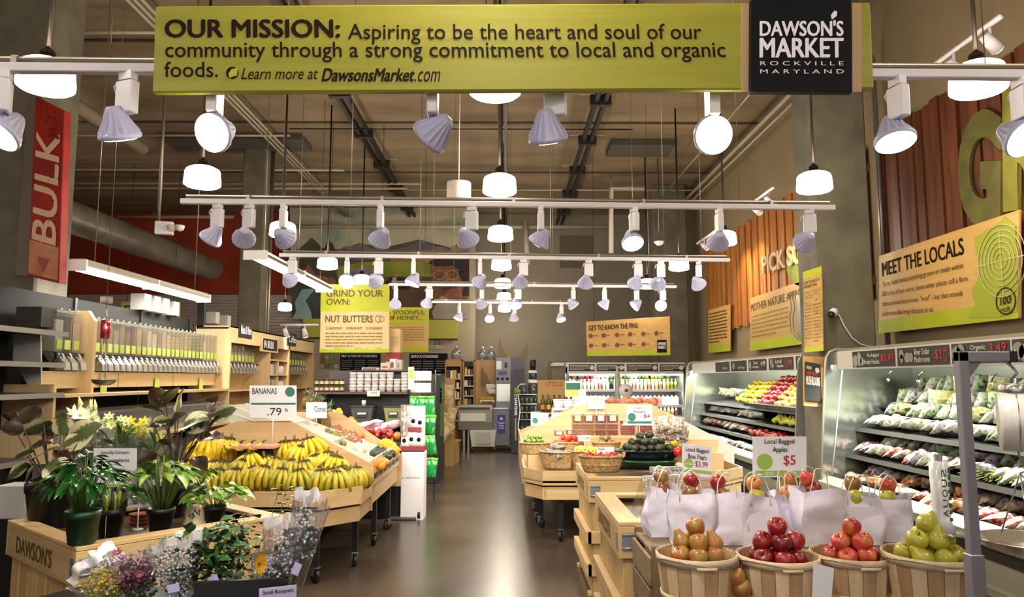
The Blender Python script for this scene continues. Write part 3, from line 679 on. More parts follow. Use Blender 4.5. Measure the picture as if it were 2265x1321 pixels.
# ---------------------------------------------------------------- pendant lamps
SHADE = M('opal_glass_lit', 'fff1dc', .3, emit=PENDANT_E); CAP = M('bronze_cap', '2a1c14', .4, metal=.4)
def pendant_proto():
    t = thing('pendant_lamp', 'x', 'pendant lamp')
    obj('shade', MB().lathe([(0, -.028), (.08, -.022), (.145, -.008), (.163, .006), (.165, .02), (.156, .13), (.145, .15), (.11, .17), (.07, .178)], 28), SHADE, t, loc=(0, 0, 0))
    obj('cap', MB().lathe([(.085, .176), (.08, .19), (.045, .2), (.045, .235), (.03, .25), (.012, .26)], 16), CAP, t, loc=(0, 0, 0))
    obj('stem', MB().tube([(0, 0, .25), (0, 0, CZ-3.42)], .014, 8), CAP, t, loc=(0, 0, 0))
    return t
PP = pendant_proto()
rows = {'left': [(100, 205), (447, 417), (625, 527), (724, 597), (800, 632)], 'centre': [(1095, 217), (1105, 433), (1107, 535), (1109, 599), (1112, 639), (1115, 667), (1116, 691)],
        'right': [(2165, 211), (1802, 428), (1602, 545), (1502, 600), (1432, 640)]}
for rn, ps in rows.items():
    for k, (px, py) in enumerate(ps):
        p = at_z(px, py, 3.42+.03*(k == 6 and rn == 'centre'))
        if p.y > 19: p = at_y(px, py, 19.0)
        dup(PP, p+Vector((0, 0, .028)), label='lit white glass pendant lamp, %s in the %s row from the camera' % (ordn(k), rn), group='schoolhouse pendant lamps')
p = at_y(630, 686, 16.5); dup(PP, p, scale=(.9, .9, .9), label='small lit pendant lamp low in front of the farther left column', group='schoolhouse pendant lamps')
for k in range(3):   # the rows go on behind the camera
    for X in (-2.88, -.09, 2.88): dup(PP, (X, 4.6-2.42*(k+1)-.0, 3.45), label='lit white glass pendant lamp of the rows behind the camera', group='pendant lamps behind the camera')
for y in (5, 7.5, 10, 12.3): dup(PP, (-8.6, y, 3.45), label='added white glass pendant lamp, unseen left of the bulk aisle', group='added pendant lamps out of view')  # unseen lamps added to brighten the left ceiling and red wall
purge(PP)
for (px, py, d) in ((0, 0, 0),): pass
# ---------------------------------------------------------------- track lighting
TZ = 2.70; RAILW = M('white_track', 'd5d0d6', .35); SHELL = M('lamp_shell', 'b9b9d6', .35, sss=0); LENS = M('lit_lens', 'fff6ea', .2, emit=30); YOKE = M('yoke_grey', '9c9aa2', .35, metal=.5)
def fin(a, z):
    k = (a/(2*PI)*16) % 1
    return 1+(.13 if k < .2 else 0)*(1 if .02 < z < .1 else 0)
lamp_me = MB().lathe([(.066, 0), (.069, .002), (.070, .014), (.066, .018), (.060, .024), (.050, .042), (.040, .062), (.032, .084), (.027, .1), (.022, .108), (0, .11)], 112, fn=fin, cap=False).mesh('lamp_shell', SHELL)
lens_me = MB().lathe([(.064, 0), (.05, -.004), (.0, -.007)], 24).mesh('lens', LENS)
box_me = MB().box((0, 0, -.085), (.037, .075, .115)).mesh('driver_box', WHITE)
adp_me = MB().box((0, 0, -.008), (.03, .055, .03)).box((.006, .012, -.03), (.014, .014, .03)).mesh('adapter', WHITE)
loop_me = MB().tube([(.0, .04, -.02), (.012, .05, -.045), (0, .055, -.06), (-.012, .05, -.045), (0, .04, -.02)], .003, 5).mesh('safety_loop', WHITE)
def head(p, aim, rz, label, side=1, lit=True, power=1, group='track spotlights'):
    t = thing('track_spotlight', label, 'spotlight', p, rz, group)
    obj('adapter', adp_me, parent=t, loc=(0, 0, 0)); obj('driver_box', box_me, parent=t, loc=(0, 0, 0), bev=.004); obj('safety_loop', loop_me, parent=t, loc=(0, 0, 0))
    A = Vector(aim).normalized(); A = Matrix.Rotation(-rz, 3, 'Z') @ A
    c = Vector((.0, .03*side, -.16))                       # the yoke's pivot below the box
    L = c+Vector((0, 0, -.035))+A*.03
    y = MB(); y.tube([(.0, 0, -.14), (0.01, 0.0, -.16), c+Vector((0, 0, -.02)), L-A*.03], .005, 6)
    obj('yoke', y, YOKE, t, loc=(0, 0, 0))
    q = (-A).to_track_quat('Z', 'Y').to_euler()
    s = obj('lamp_shell', lamp_me, parent=t, loc=L, rot=q)
    l = obj('lens', lens_me, parent=s, loc=(0, 0, 0))
    ld = bpy.data.lights.new('spot', 'SPOT'); ld.energy = SPOT_W*power; ld.spot_size = math.radians(78); ld.spot_blend = .7; ld.shadow_soft_size = .05; ld.color = SPOT_COL
    lo = bpy.data.objects.new('spot_beam', ld); COL.objects.link(lo); lo.parent = t; lo.location = L+A*.012; lo.rotation_euler = A.to_track_quat('-Z', 'Y').to_euler()
    return t
away = lambda s=0: (s, .75, -.7)
cam_ = lambda s=0: (s, -.85, -.5)
tracks = [
 (((-260, 160), (2600, 180)), [(14, (-.3, -.6, -.9), .4), (284, (.05, .5, -1), 1.2), (478, (-.25, -.85, -.42), 0), (958, (-.8, .5, -.6), 0), (1228, (.15, .55, -1), 1.2), (1574, (.12, -.9, -.35), 0), (1984, (.0, -.35, -1), .2), (2256, (.2, -.75, -.6), 0)], 'nearest'),
 (((400, 452), (1846, 466)), [(482, (-.6, .3, -.7), 1.3), (552, (-.35, .85, -.4), 1.2), (628, (.3, .9, -.35), 0), (842, (-.45, .7, -.6), 0), (1044, (.35, .7, -.6), 1.2), (1196, (-.5, .4, -.8), 0), (1402, (.05, -.55, -.8), .3), (1590, (.05, .9, -.45), 0), (1790, (-.1, .95, -.35), 1.3)], 'second'),
 (((618, 569), (1614, 580)), [(648, (.2, .85, -.4), 1.2), (768, (.0, -.8, -.5), 0), (838, (.2, .9, -.4), 1.3), (915, (-.35, -.2, -.9), .1), (1062, (-.5, .7, -.6), 0), (1158, (0, .8, -.6), 1.3), (1302, (0, .8, -.6), 1.3), (1412, (-.2, .8, -.6), 1.2), (1462, (.2, .95, -.3), 1.2), (1545, (.55, .6, -.6), 0)], 'third'),
 (((860, 633), (1496, 638)), [(876, (-.1, .7, -.6), .3), (950, (-.3, .6, -.7), 1.2), (1066, (.3, .7, -.6), .2), (1146, (.1, -.5, -.8), 1.3), (1268, (.6, .1, -.8), .1), (1337, (-.6, .2, -.8), .1), (1408, (-.7, -.1, -.6), .2), (1466, (0, -.85, -.4), 1.3)], 'fourth'),
 (((955, 671), (1270, 674)), [(1016, (-.3, -.1, -.8), .2), (1084, (.1, -.6, -.7), .2), (1138, (.1, .6, -.8), .2), (1242, (.2, -.4, -.9), .2)], 'fifth')]
for ti, (ends, hs, nm) in enumerate(tracks):
    a, b = at_z(*ends[0], TZ), at_z(*ends[1], TZ); u = (b-a).normalized(); ang = math.atan2(u.y, u.x); L = (b-a).length
    a = a.copy(); b = a+u*L
    t = thing('lighting_track', '%s white lighting track from the camera, hung across the aisle with its conduit' % nm, 'lighting track', (a+b)/2, ang, 'white lighting tracks')
    obj('rail', MB().box((0, 0, .018), (L, .035, .032)), RAILW, t, loc=(0, 0, 0), bev=.003)
    obj('conduit', MB().tube([(-L/2+.03, .0, .050), (L/2-.03, .0, .050)], .011, 8), METAL, t, loc=(0, 0, 0))
    for k in range(5): obj('clip', MB().box((-L/2+L*(k+.5)/5, 0, .045), (.02, .03, .03)), METAL, t, loc=(0, 0, 0))
    for sx in (-.35, .35): obj('suspension_wire', MB().tube([(L*sx, 0, .06), (L*sx, 0, CZ-TZ)], .0025, 4), METAL, t, loc=(0, 0, 0))
    for k, (px, aim, rz) in enumerate(hs):
        y0 = ends[0][1]+(ends[1][1]-ends[0][1])*(px-ends[0][0])/(ends[1][0]-ends[0][0])
        p = at_z(px, y0, TZ); s = ((p-a).dot(u)); p = a+u*s
        head(p, aim, rz+ang, '%s ribbed white spotlight on the %s lighting track, counted from its left end' % (ordn(k), nm), power=1.0, side=1)
# short wall tracks with bullet heads on the right wall and near the bulk bins
def wall_track(pa, pb, X, Ly, n, lab, along='y', aimx=.8):
    a = at_x(*pa, X) if along == 'y' else at_y(*pa, Ly); b = at_x(*pb, X) if along == 'y' else at_y(*pb, Ly)
    b.z = a.z
    t = thing('wall_track', lab, 'lighting track', a)
    obj('rail', MB().tube([a, b], .022, 6), RAILW, t)
    for k in range(n):
        p = a.lerp(b, (k+.3)/n)
        A = Vector((aimx, .2, -.55)).normalized()
        h = thing('bullet_spotlight', '%s bullet spotlight on the %s' % (ordn(k), lab), 'spotlight', p, 0, 'small wall-wash spotlights')
        obj('arm', MB().tube([p, p+Vector((0, 0, -.12))], .012, 6), RAILW, h)
        g = MB(); q = p+Vector((0, 0, -.14)); g.tube([q-A*.08, q+A*.08], .05, 12, rs=[.035, .055]); obj('lamp_shell', g, RAILW, h)
        obj('lens', MB().tube([q+A*.081, q+A*.085], .045, 12), LENS, h)
        ld = bpy.data.lights.new('spot', 'SPOT'); ld.energy = 70 if X > 3 else 30; ld.spot_size = math.radians(80); ld.spot_blend = .8; ld.color = (1, .8, .55)
        lo = bpy.data.objects.new('spot_beam', ld); COL.objects.link(lo); lo.parent = h; lo.location = q+A*.1-p; lo.rotation_euler = A.to_track_quat('-Z', 'Y').to_euler()
wall_track((1712, 414), (1652, 448), 3.6, 0, 2, 'short white track high in front of the golden boards')
wall_track((1590, 505), (1542, 532), 3.6, 0, 2, 'short white track beside the far right lamps')
wall_track((2215, 35), (2060, 152), 3.6, 0, 2, 'short white track high before the near cedar boards')
wall_track((620, 719), (704, 719), -3, 13.5, 2, 'short white track left of the grind-your-own board', along='x', aimx=.1)
# ---------------------------------------------------------------- fluorescent strips
TUBE = M('lit_tube', 'fff9ee', .2, emit=TUBE_E)
def strip(xa, X, y0, y1, z, lab, w=.16):
    t = thing('strip_light', lab, 'strip light', (X, (y0+y1)/2, z))
    obj('housing', MB().prism([(X-w*.4, z+.07), (X+w*.4, z+.07), (X+w*.6, z+.02), (X+w*.45, z), (X-w*.45, z), (X-w*.6, z+.02)], y0, y1, 'y'), M('strip_housing', '9c9484', .5), t)
    ld = bpy.data.lights.new('tube_light', 'AREA'); ld.shape = 'RECTANGLE'; ld.size = .1; ld.size_y = y1-y0-.1; ld.energy = (19 if w < .2 else 9)*(y1-y0); ld.color = (1, .97, .88)
    lo = bpy.data.objects.new('tube_light', ld); COL.objects.link(lo); lo.parent = t; lo.location = (0, 0, -.05)
    for dx in (-.04, .04): obj('tube', MB().tube([(X+dx, y0+.02, z-.022), (X+dx, y1-.02, z-.022)], .022, 10), TUBE, t)
    for y in (y0+.3, y1-.3): obj('hanger', MB().tube([(X, y, z+.07), (X, y, CZ)], .005, 5), METAL, t)
    for y in (y0, (y0+y1)/2, y1): obj('end_cap', MB().bb(X-w*.6, X+w*.6, y-.01, y+.01, z-.05, z+.06), WHITE, t)
z = at_x(300, 622, -4.15).z
strip(0, -4.15, 7.1, 10.1, z, 'long lit fluorescent strip above the bulk dispensers')
z = at_x(640, 602, -3.0).z
strip(0, -3.0, 8.75, 12.1, z, 'lit twin-tube fluorescent strip sloping towards the grind-your-own board', .24)
# security camera on the column and its cable
p = at_y(1837, 697, 8.04)
t = thing('security_camera', 'small black dome camera with white cable on the grey column', 'camera', p)
obj('mount', MB().lathe([(0, 0), (.045, 0), (.045, .03), (0, .03)], 16), WHITE, t, loc=(.03, 0, .03), rot=(PI/2, 0, 0))
obj('dome', MB().ball((0, 0, 0), .04, 14, 9), M('camera_black', '101012', .2), t, loc=(-.01, -.04, 0))
obj('cable', MB().tube([at_y(x, y, 8.07) for x, y in ((1842, 690), (1856, 697), (1868, 722), (1885, 748), (1905, 762), (1935, 768))], .007, 6), WHITE, t)
# ================================================================ SHARED PRODUCE AND PACK SHAPES
def fruit_mesh(name, prof, mat, n=14, sub=None, wob=0):
    g = MB(); g.lathe(prof, n, cap=False, fn=(lambda a, z: 1+wob*math.cos(5*a)*(1 if z < -.2*prof[-1][1] else .4)) if wob else None); return g.mesh(name, mat)
def sc_(prof, k): return [(r*k, z*k) for r, z in prof]
APPLE = [(0, -.78), (.12, -.80), (.3, -.9), (.5, -.86), (.75, -.62), (.93, -.2), (1.0, .15), (.96, .48), (.78, .76), (.5, .9), (.28, .86), (.12, .7), (0, .58)]
PEAR = [(0, -.86), (.15, -.9), (.45, -.92), (.8, -.72), (.98, -.35), (1.0, 0), (.88, .38), (.66, .72), (.47, 1.05), (.38, 1.32), (.27, 1.48), (.1, 1.52), (0, 1.46)]
AVO = [(0, -1.0), (.3, -.96), (.66, -.78), (.9, -.42), (1, 0), (.93, .4), (.75, .8), (.52, 1.1), (.3, 1.28), (0, 1.34)]
LEMON = [(0, -1.3), (.16, -1.2), (.45, -.95), (.8, -.55), (1, 0), (.8, .55), (.45, .95), (.16, 1.2), (0, 1.3)]
ROUND = [(0, -.92), (.35, -.9), (.7, -.7), (.93, -.35), (1, 0), (.93, .38), (.72, .7), (.4, .88), (.15, .9), (0, .86)]
def speckle(name, rnd, col2=None, **k): return M(name, rnd[0], k.pop('rough', .3), rnd=rnd, col2=col2, nscale=k.pop('nscale', 9), coat=k.pop('coat', .3), spec=.5, **k)
RED_AP = speckle('red_apple_skin', ['7a0d12', '9e1a1c', '6a0a14'], '8f3a20', nscale=25, thresh=(.5, .8))
PINK_AP = speckle('pink_apple_skin', ['b0262a', 'c84038', 'a5202a'], 'c98a3c', nscale=22, thresh=(.45, .75))
BR_AP = speckle('russet_apple_skin', ['a8642e', 'a9502c', '9a6a34'], '8f8a36', nscale=18, thresh=(.4, .7))
GR_AP = speckle('yellow_green_apple_skin', ['b3b02a', 'c0b93a', 'a3aa2c'], 'a8a636', nscale=15)
OR_AP = speckle('orange_red_apple_skin', ['c0562a', 'b8452a', 'c9793a'], 'c89a3c', nscale=20)
AVOM = M('avocado_skin', '26301a', .4, rnd=['1c2214', '2e3a1c', '241f18'], bump=.5, bscale=90, coat=.3)
AVOG = M('green_lime_skin', '5c7a24', .4, rnd=['4c6a1e', '67842c', '76923a'], bump=.2, bscale=80, coat=.2)
TOM = speckle('tomato_skin', ['b8180c', 'cc2a10', 'c23a14'], None, rough=.18)
LEM = speckle('lemon_skin', ['d9b616', 'd4a812', 'e0c428'], None, rough=.4, bump=.2, bscale=120)
ORA = speckle('orange_skin', ['d07c14', 'd9861c', 'cf8c2c'], None, rough=.4, bump=.2, bscale=140)
MAN = speckle('mango_skin', ['7c7a2c', '8a4a2a', '77662c'], '9a4a30', nscale=8)
POT = speckle('potato_skin', ['8c8438', '9c9448', '7d7a3a'], '6c5c2c', nscale=10)
STEMM = M('fruit_stem', '3b2614', .8)
stem_me = MB().tube([(0, 0, 0), (.002, .001, .012), (.006, .002, .022)], .0016, 5).mesh('stem', STEMM)
def fruits(prof, mat, r, n=14, name='fruit', wob=.0): return fruit_mesh(name, sc_(prof, r), mat, n, wob=wob)
def place_fruit(name, me, loc, rot, label, cat, group, stem=0, scale=1):
    o = bpy.data.objects.new(name, me); COL.objects.link(o); o.location = loc; o.rotation_euler = rot; o.scale = (scale,)*3
    o['label'] = label; o['category'] = cat; o['group'] = group
    if stem:
        s = bpy.data.objects.new('stem', stem_me); COL.objects.link(s); s.parent = o; s.location = (0, 0, stem)
    return o
def rrot(k=PI): return (R.uniform(-k, k), R.uniform(-k, k), R.uniform(-PI, PI))
def mound(cx, cy, z, rx, ry, d, layers, ang=0, jit=.12):
    """centres of round goods heaped in an oval tray: hexagonal rows, each layer smaller and set between the last"""
    out = []
    for L in range(layers):
        ax, ay = rx-L*d*.62, ry-L*d*.62
        if ax < d*.3 or ay < d*.3: break
        h = d*.87; ny = int(ay/h)+1
        for j in range(-ny, ny+1):
            y = j*h+(L % 2)*h*.4; off = (j % 2)*d/2+(L % 2)*d*.3
            for i in range(-int(ax/d)-1, int(ax/d)+2):
                x = i*d+off
                if (x/ax)**2+(y/ay)**2 <= 1.0:
                    jx, jy = R.uniform(-jit, jit)*d, R.uniform(-jit, jit)*d
                    X, Y = x+jx, y+jy
                    out.append(Vector((cx+X*math.cos(ang)-Y*math.sin(ang), cy+X*math.sin(ang)+Y*math.cos(ang), z+L*d*.74+R.uniform(-.05, .08)*d)))
    return out
# flat pillow packs
def pillow(w, h, t, seed, mat, n=8, ruff=.25, name='bag'):
    def f(u, v, s):
        x, y = (u-.5)*w, (v-.5)*h
        e = min(1, (4*u*(1-u))**.45*(4*v*(1-v))**.45)
        q = noise.noise(Vector((u*3.1+seed, v*3.3, seed*1.7+s)))*ruff
        pinch = 1-.08*math.sin(PI*v)
        return Vector((x*pinch, y*(1-.06*math.sin(PI*u)), s*t/2*e*(1+q*2)))
    g = MB()
    for s in (1, -1): 
        k = len(g.v); g.grid(lambda u, v: f(u, v, s), n, n)
        if s < 0:
            for i in range(len(g.f)-n*n, len(g.f)): g.f[i] = g.f[i][::-1]
    return g.mesh(name, mat)
def leafy(name, a, b, c, sc=28, rough=.18):
    """leaves or roots seen through a glossy bag"""
    if name in _M: return _M[name]
    m, nt, bs = _new(name); N = nt.nodes; L = nt.links
    t = N.new('ShaderNodeTexCoord'); oi = N.new('ShaderNodeObjectInfo'); ad = N.new('ShaderNodeVectorMath'); ad.operation = 'ADD'; L.new(t.outputs['Object'], ad.inputs[0]); L.new(oi.outputs['Random'], ad.inputs[1])
    vo = N.new('ShaderNodeTexVoronoi'); vo.inputs['Scale'].default_value = sc; L.new(ad.outputs[0], vo.inputs['Vector'])
    nz = N.new('ShaderNodeTexNoise'); nz.inputs['Scale'].default_value = sc*.7; nz.inputs['Distortion'].default_value = 1.2; L.new(ad.outputs[0], nz.inputs['Vector'])
    mx = N.new('ShaderNodeMath'); mx.operation = 'MULTIPLY_ADD'; L.new(vo.outputs['Distance'], mx.inputs[0]); mx.inputs[1].default_value = .9; L.new(nz.outputs[0], mx.inputs[2])
    cr = N.new('ShaderNodeValToRGB'); e = cr.color_ramp.elements; e[0].position = .45; e[0].color = rgb(a); e[1].position = 1.05; e[1].color = rgb(c); x = e.new(.72); x.color = rgb(b)
    L.new(mx.outputs[0], cr.inputs[0]); L.new(cr.outputs[0], bs.inputs['Base Color']); bs.inputs['Roughness'].default_value = .45; bs.inputs['Coat Weight'].default_value = .8; bs.inputs['Coat Roughness'].default_value = rough
    bp = N.new('ShaderNodeBump'); bp.inputs['Strength'].default_value = .7; bp.inputs['Distance'].default_value = .01; L.new(mx.outputs[0], bp.inputs['Height']); L.new(bp.outputs[0], bs.inputs['Normal']); L.new(bp.outputs[0], bs.inputs['Coat Normal'])
    _M[name] = m; return m
BAGM = {'green leaf': leafy('bag_green', '2c4a18', '6f9048', 'd8dcc0'), 'pale lettuce': leafy('bag_pale', '6b8a48', 'b4c08c', 'e6e6d8'), 'dark kale': leafy('bag_dark', '182a12', '35542a', '9aa888'),
        'purple leaf': leafy('bag_purple', '2e1830', '6d5070', 'c9c0c8'), 'carrot': leafy('bag_orange', '9a3c10', 'c25a1c', 'd8b890'), 'red pepper': leafy('bag_red', '7c120c', 'b52a18', 'd8a898'),
        'white mushroom': leafy('bag_white', '8f8674', 'c8bfae', 'eeeae0'), 'brown mushroom': leafy('bag_brown', '3c2c24', '6d5848', 'b8a898'), 'yellow corn': leafy('bag_yellow', '8a7a20', 'b8a83a', 'dcd8a8')}
BAGS = {k: [pillow(.19, .15, .07, i+hash(k) % 7 if False else i+len(k), m, name='bag') for i in range(2)] for k, m in BAGM.items()}
LABELW = M('label_paper', 'e8e6e0', .5)
lab_me = MB().box((0, 0, .038), (.07, .055, .002)).mesh('label', LABELW)
def bag(kind, loc, rot, label, cat, group, lab=True, scale=1, name='produce_bag'):
    o = bpy.data.objects.new(name, BAGS[kind][R.randrange(2)]); COL.objects.link(o); o.location = loc; o.rotation_euler = rot; o.scale = (scale,)*3
    o['label'] = label; o['category'] = cat; o['group'] = group
    if lab:
        s = bpy.data.objects.new('label', lab_me); COL.objects.link(s); s.parent = o; s.location = (R.uniform(-.03, .03), R.uniform(-.02, .02), 0)
    return o
# ================================================================ REFRIGERATED CASES ON THE RIGHT
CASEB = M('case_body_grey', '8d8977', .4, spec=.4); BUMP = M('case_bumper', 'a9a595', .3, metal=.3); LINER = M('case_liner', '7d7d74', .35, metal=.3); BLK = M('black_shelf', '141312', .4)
STEEL = M('brushed_steel', 'a8a8a2', .28, metal=.9); HFR = M('header_frame', 'c0bbb0', .35); CHALK = M('chalk_black', '17130f', .6); RAIL = M('price_rail', '4c4b46', .35)
CASEL = M('lit_case_tube', 'f4fff6', .2, emit=18)
MIRR = M('polished_end_panel', '9c9d94', .16, metal=.85, bump=.03, bscale=6)
GLASS = film('clear_glass', 'e8f2ec', .86, .03)
def case(y0, y1, label, shelves, tiers=()):
    yc = (y0+y1)/2; L = y1-y0
    t = thing('refrigerated_case', label, 'display case', (3.9, yc, 0))
    obj('body', MB().prism([(3.40, .12), (4.46, .12), (4.46, .5), (3.42, .5), (3.36, .44), (3.36, .14)], y0, y1, 'y'), CASEB, t, bev=.01)
    obj('kick_plate', MB().bb(3.46, 4.4, y0+.02, y1-.02, 0, .12), BLK, t)
    obj('bumper', MB().prism([(3.30, .50), (3.42, .50), (3.46, .62), (3.40, .63), (3.30, .58)], y0, y1, 'y'), BUMP, t, bev=.008)
    obj('bumper_strip', MB().bb(3.345, 3.36, y0, y1, .40, .47), BLK, t); obj('trim_line', MB().bb(3.35, 3.362, y0, y1, .2, .23), BUMP, t)
    obj('deck', MB().prism([(3.42, .5), (4.36, .5), (4.36, .62), (3.46, .56)], y0+.03, y1-.03, 'y'), BLK, t)
    obj('back_panel', MB().bb(4.36, 4.46, y0, y1, .5, 1.95), LINER, t)
    obj('canopy', MB().prism([(3.52, 1.93), (3.6, 1.97), (4.46, 1.97), (4.46, 1.90), (3.62, 1.88), (3.52, 1.80)], y0, y1, 'y'), CASEB, t)
    for (z, xf, dep) in shelves:
        s = obj('shelf', MB().prism([(xf, z-.03), (xf+.01, z), (4.36, z+.12), (4.36, z+.09)], y0+.04, y1-.04, 'y'), BLK, t)
        obj('price_rail', MB().prism([(xf-.012, z-.035), (xf-.002, z+.008), (xf, z+.008), (xf, z-.035)], y0+.04, y1-.04, 'y'), RAIL, t)
    for z, x0, x1 in tiers: obj('shelf', MB().bb(x0, x1, y0+.04, y1-.04, z-.02, z), BLK, t)
    # end panel at the far end, looking back up the aisle
    ye = y1-.035
    prof = [(3.32, .55), (3.42, 1.84), (3.46, 1.92), (3.55, 1.96), (4.4, 1.96), (4.4, .55)]
    obj('end_panel', MB().prism(prof, ye, ye+.03, 'y'), MIRR, t)
    obj('end_panel_seam', MB().tube([(3.62, ye-.004, 1.88), (3.44, ye-.004, .64)], .008, 6), HFR, t)
    obj('end_frame', MB().tube([(3.32, ye, .55), (3.42, ye, 1.80), (3.435, ye, 1.88), (3.47, ye, 1.935), (3.54, ye, 1.965), (4.4, ye, 1.965)], .014, 8), BUMP, t)
    obj('end_panel', MB().prism(prof, y0, y0+.03, 'y'), LINER, t)
    # header with frame
    hd = obj('header', MB().bb(3.495, 3.53, y0, y1-.16, 1.745, 1.935), HFR, t, bev=.004)
    obj('lamp_tube', MB().tube([(3.66, y0+.05, 1.855), (3.66, y1-.1, 1.855)], .013, 8), CASEL, t)
    for k in range(max(1, int(L/1.6))):
        ld = bpy.data.lights.new('case_light', 'AREA'); ld.shape = 'RECTANGLE'; ld.size = 1.4; ld.size_y = .08; ld.energy = CASE_W; ld.color = CASE_COL
        lo = bpy.data.objects.new('case_light', ld); COL.objects.link(lo); lo.parent = t; n = int(L/1.6)
        lo.location = Vector((3.62, y0+L*(k+.5)/n, 1.82))-t.location; lo.rotation_euler = (0, math.radians(24), PI/2) if False else Euler((0, math.radians(25), 0)).to_matrix().to_euler(); lo.rotation_euler = (0, math.radians(28), 0); lo.data.size, lo.data.size_y = .08, 1.4
    for k in range(int(L/.7)):
        y = y0+.4+k*.7; obj('hook', MB().tube([(3.56, y, 1.8), (3.56, y, 1.77), (3.58, y, 1.755)], .005, 5), BLK, t)
    return t
cn = case(3.4, 8.02, 'near refrigerated produce case of bagged greens running along the right wall', [(1.13, 3.72, 0), (.86, 3.60, 0)], [(1.36, 3.98, 4.36)])
cf = case(8.72, 14.2, 'far refrigerated case of loose fruit behind the grey column', [(1.22, 3.74, 0), (1.01, 3.66, 0), (.79, 3.58, 0)])
def hsign(t, x0, x1, texts, X=3.492, pics=()):
    a = at_x(x0, 800, X); b = at_x(x1, 800, X)
    P = [Vector((X, a.y, 1.92)), Vector((X, b.y, 1.92)), Vector((X, b.y, 1.762)), Vector((X, a.y, 1.762))]
    o = obj('header_sign', MB().slab([P[3], P[2], P[1], P[0]], .003, Vector((-1, 0, 0))), CHALK, t)
    gw, gr, gp = MB(), MB(), MB()
    for s, u0, v0, u1, v1, c in texts: text_on(gr if c else gw, s, *quad(P, u0, v0, u1, v1), bold=.035, lift=.004)
    for u, v, r, asp in pics: disc(gp, P, u, v, r, asp, lift=.004)
    for g, m in ((gw, M('chalk_white', 'c9c5bb', .8)), (gr, M('chalk_red', 'b03428', .8)), (gp, M('chalk_grey', '8a8a80', .8))):
        if g.v: so = obj('chalk_lettering', g, m); so.parent = o; so.location = (0, 0, 0)
    return o
hsign(cn, 1886, 1980, [('Packaged', .38, .18, .66, .45, 0), ('Fresh Herbs', .30, .55, .66, .82, 0), ('$3.49', .70, .25, .98, .75, 1)], pics=[(.08, .6, .05, 1.2), (.18, .5, .05, 1.4), (.25, .65, .04, 1)])
hsign(cn, 1985, 2101, [('Silver Dollar', .36, .12, .66, .42, 0), ('Mushrooms', .36, .52, .66, .82, 0), ('$2', .76, .2, .88, .75, 1), ('99', .9, .2, .98, .45, 1), ('LB', .91, .55, .97, .8, 1)], pics=[(.1, .35, .04, 1), (.1, .6, .025, 1.6), (.22, .55, .05, .9), (.3, .55, .03, 1.4)])
hsign(cn, 2106, 2236, [('Organic', .36, .12, .62, .42, 0), ('Kale', .40, .54, .58, .86, 0), ('3.49', .68, .1, .95, .5, 1)], pics=[(.1, .5, .06, 1), (.18, .35, .05, 1), (.2, .65, .05, 1)])
hsign(cn, 2241, 2400, [('Peppers', .4, .2, .8, .5, 0)], pics=[(.1, .5, .06, 1), (.2, .6, .06, 1)])
for x0, x1, tx, pc in ((1582, 1613, [('Jars', .55, .5, .85, .8, 0)], []), (1616, 1651, [('BeeTops', .5, .55, .9, .82, 0)], [(.2, .5, .05, 1)]), (1655, 1695, [('Taste', .3, .15, .55, .42, 0), ('Oranges', .25, .55, .6, .8, 0), ('4.99', .7, .2, .95, .6, 0)], [(.12, .5, .05, 1.2)]),
                      (1700, 1755, [('Local', .3, .12, .55, .45, 0), ('Apples', .35, .55, .62, .85, 0), ('1.99', .7, .2, .95, .7, 1)], [(.12, .35, .04, 1.2), (.18, .55, .04, 1.2)]), (1760, 1800, [('1.99', .6, .2, .95, .6, 1)], [(.2, .5, .05, 1.2)])):
    hsign(cf, x0, x1, tx, pics=pc)
# goods in the near case
kinds_top = ['green leaf', 'pale lettuce', 'dark kale', 'pale lettuce', 'white mushroom', 'green leaf', 'yellow corn', 'purple leaf']
def row(y0, y1, x, z, tilt, kinds, pitch, place, grp, sc=1, lean=.5, stack=1, cs=None):
    n = int((y1-y0)/pitch)
    for i in range(n):
        k = kinds[(i*5+R.randrange(3)) % len(kinds)] if cs is None else kinds[cs(i/n)]
        for s in range(stack):
            bag(k, (x+R.uniform(-.02, .02)+s*.02, y0+pitch*(i+.5)+R.uniform(-.02, .02), z+.045+s*.06), (R.uniform(-.25, .25), -lean+R.uniform(-.25, .2), PI/2*0+R.uniform(-.5, .5)+PI/2), '%s bag %s' % (k, place), 'produce bag', grp, lab=R.random() < .6, scale=sc*R.uniform(.9, 1.15))
row(3.7, 7.85, 4.27, 1.54, 0, kinds_top, .16, 'stacked against the back of the near case', 'bags against the back of the near case', 1.1, lean=-1.1)
row(3.7, 7.9, 4.16, 1.42, 0, kinds_top, .15, 'on the high back step of the near case', 'bags on the high step of the near case', 1.1, lean=-.9)
row(3.7, 7.9, 4.02, 1.30, 0, kinds_top, .15, 'in the upper middle row of the near case', 'bags in the upper middle row of the near case', 1.1, lean=-.7)
row(3.7, 7.9, 3.84, 1.18, 0, ['pale lettuce', 'green leaf', 'white mushroom', 'pale lettuce', 'green leaf'], .14, 'along the front of the upper shelf of the near case', 'bags on the front of the upper shelf', 1.05, lean=-.5)
row(3.7, 7.9, 3.92, .96, 0, ['dark kale', 'pale lettuce', 'purple leaf'], .17, 'at the back of the middle shelf of the near case', 'bags at the back of the middle shelf', 1.15, lean=-.6)
row(3.7, 7.9, 3.72, .90, 0, ['purple leaf', 'pale lettuce', 'white mushroom', 'pale lettuce', 'red pepper', 'green leaf'], .155, 'along the front of the middle shelf of the near case', 'bags on the front of the middle shelf', 1.1, lean=-.45)
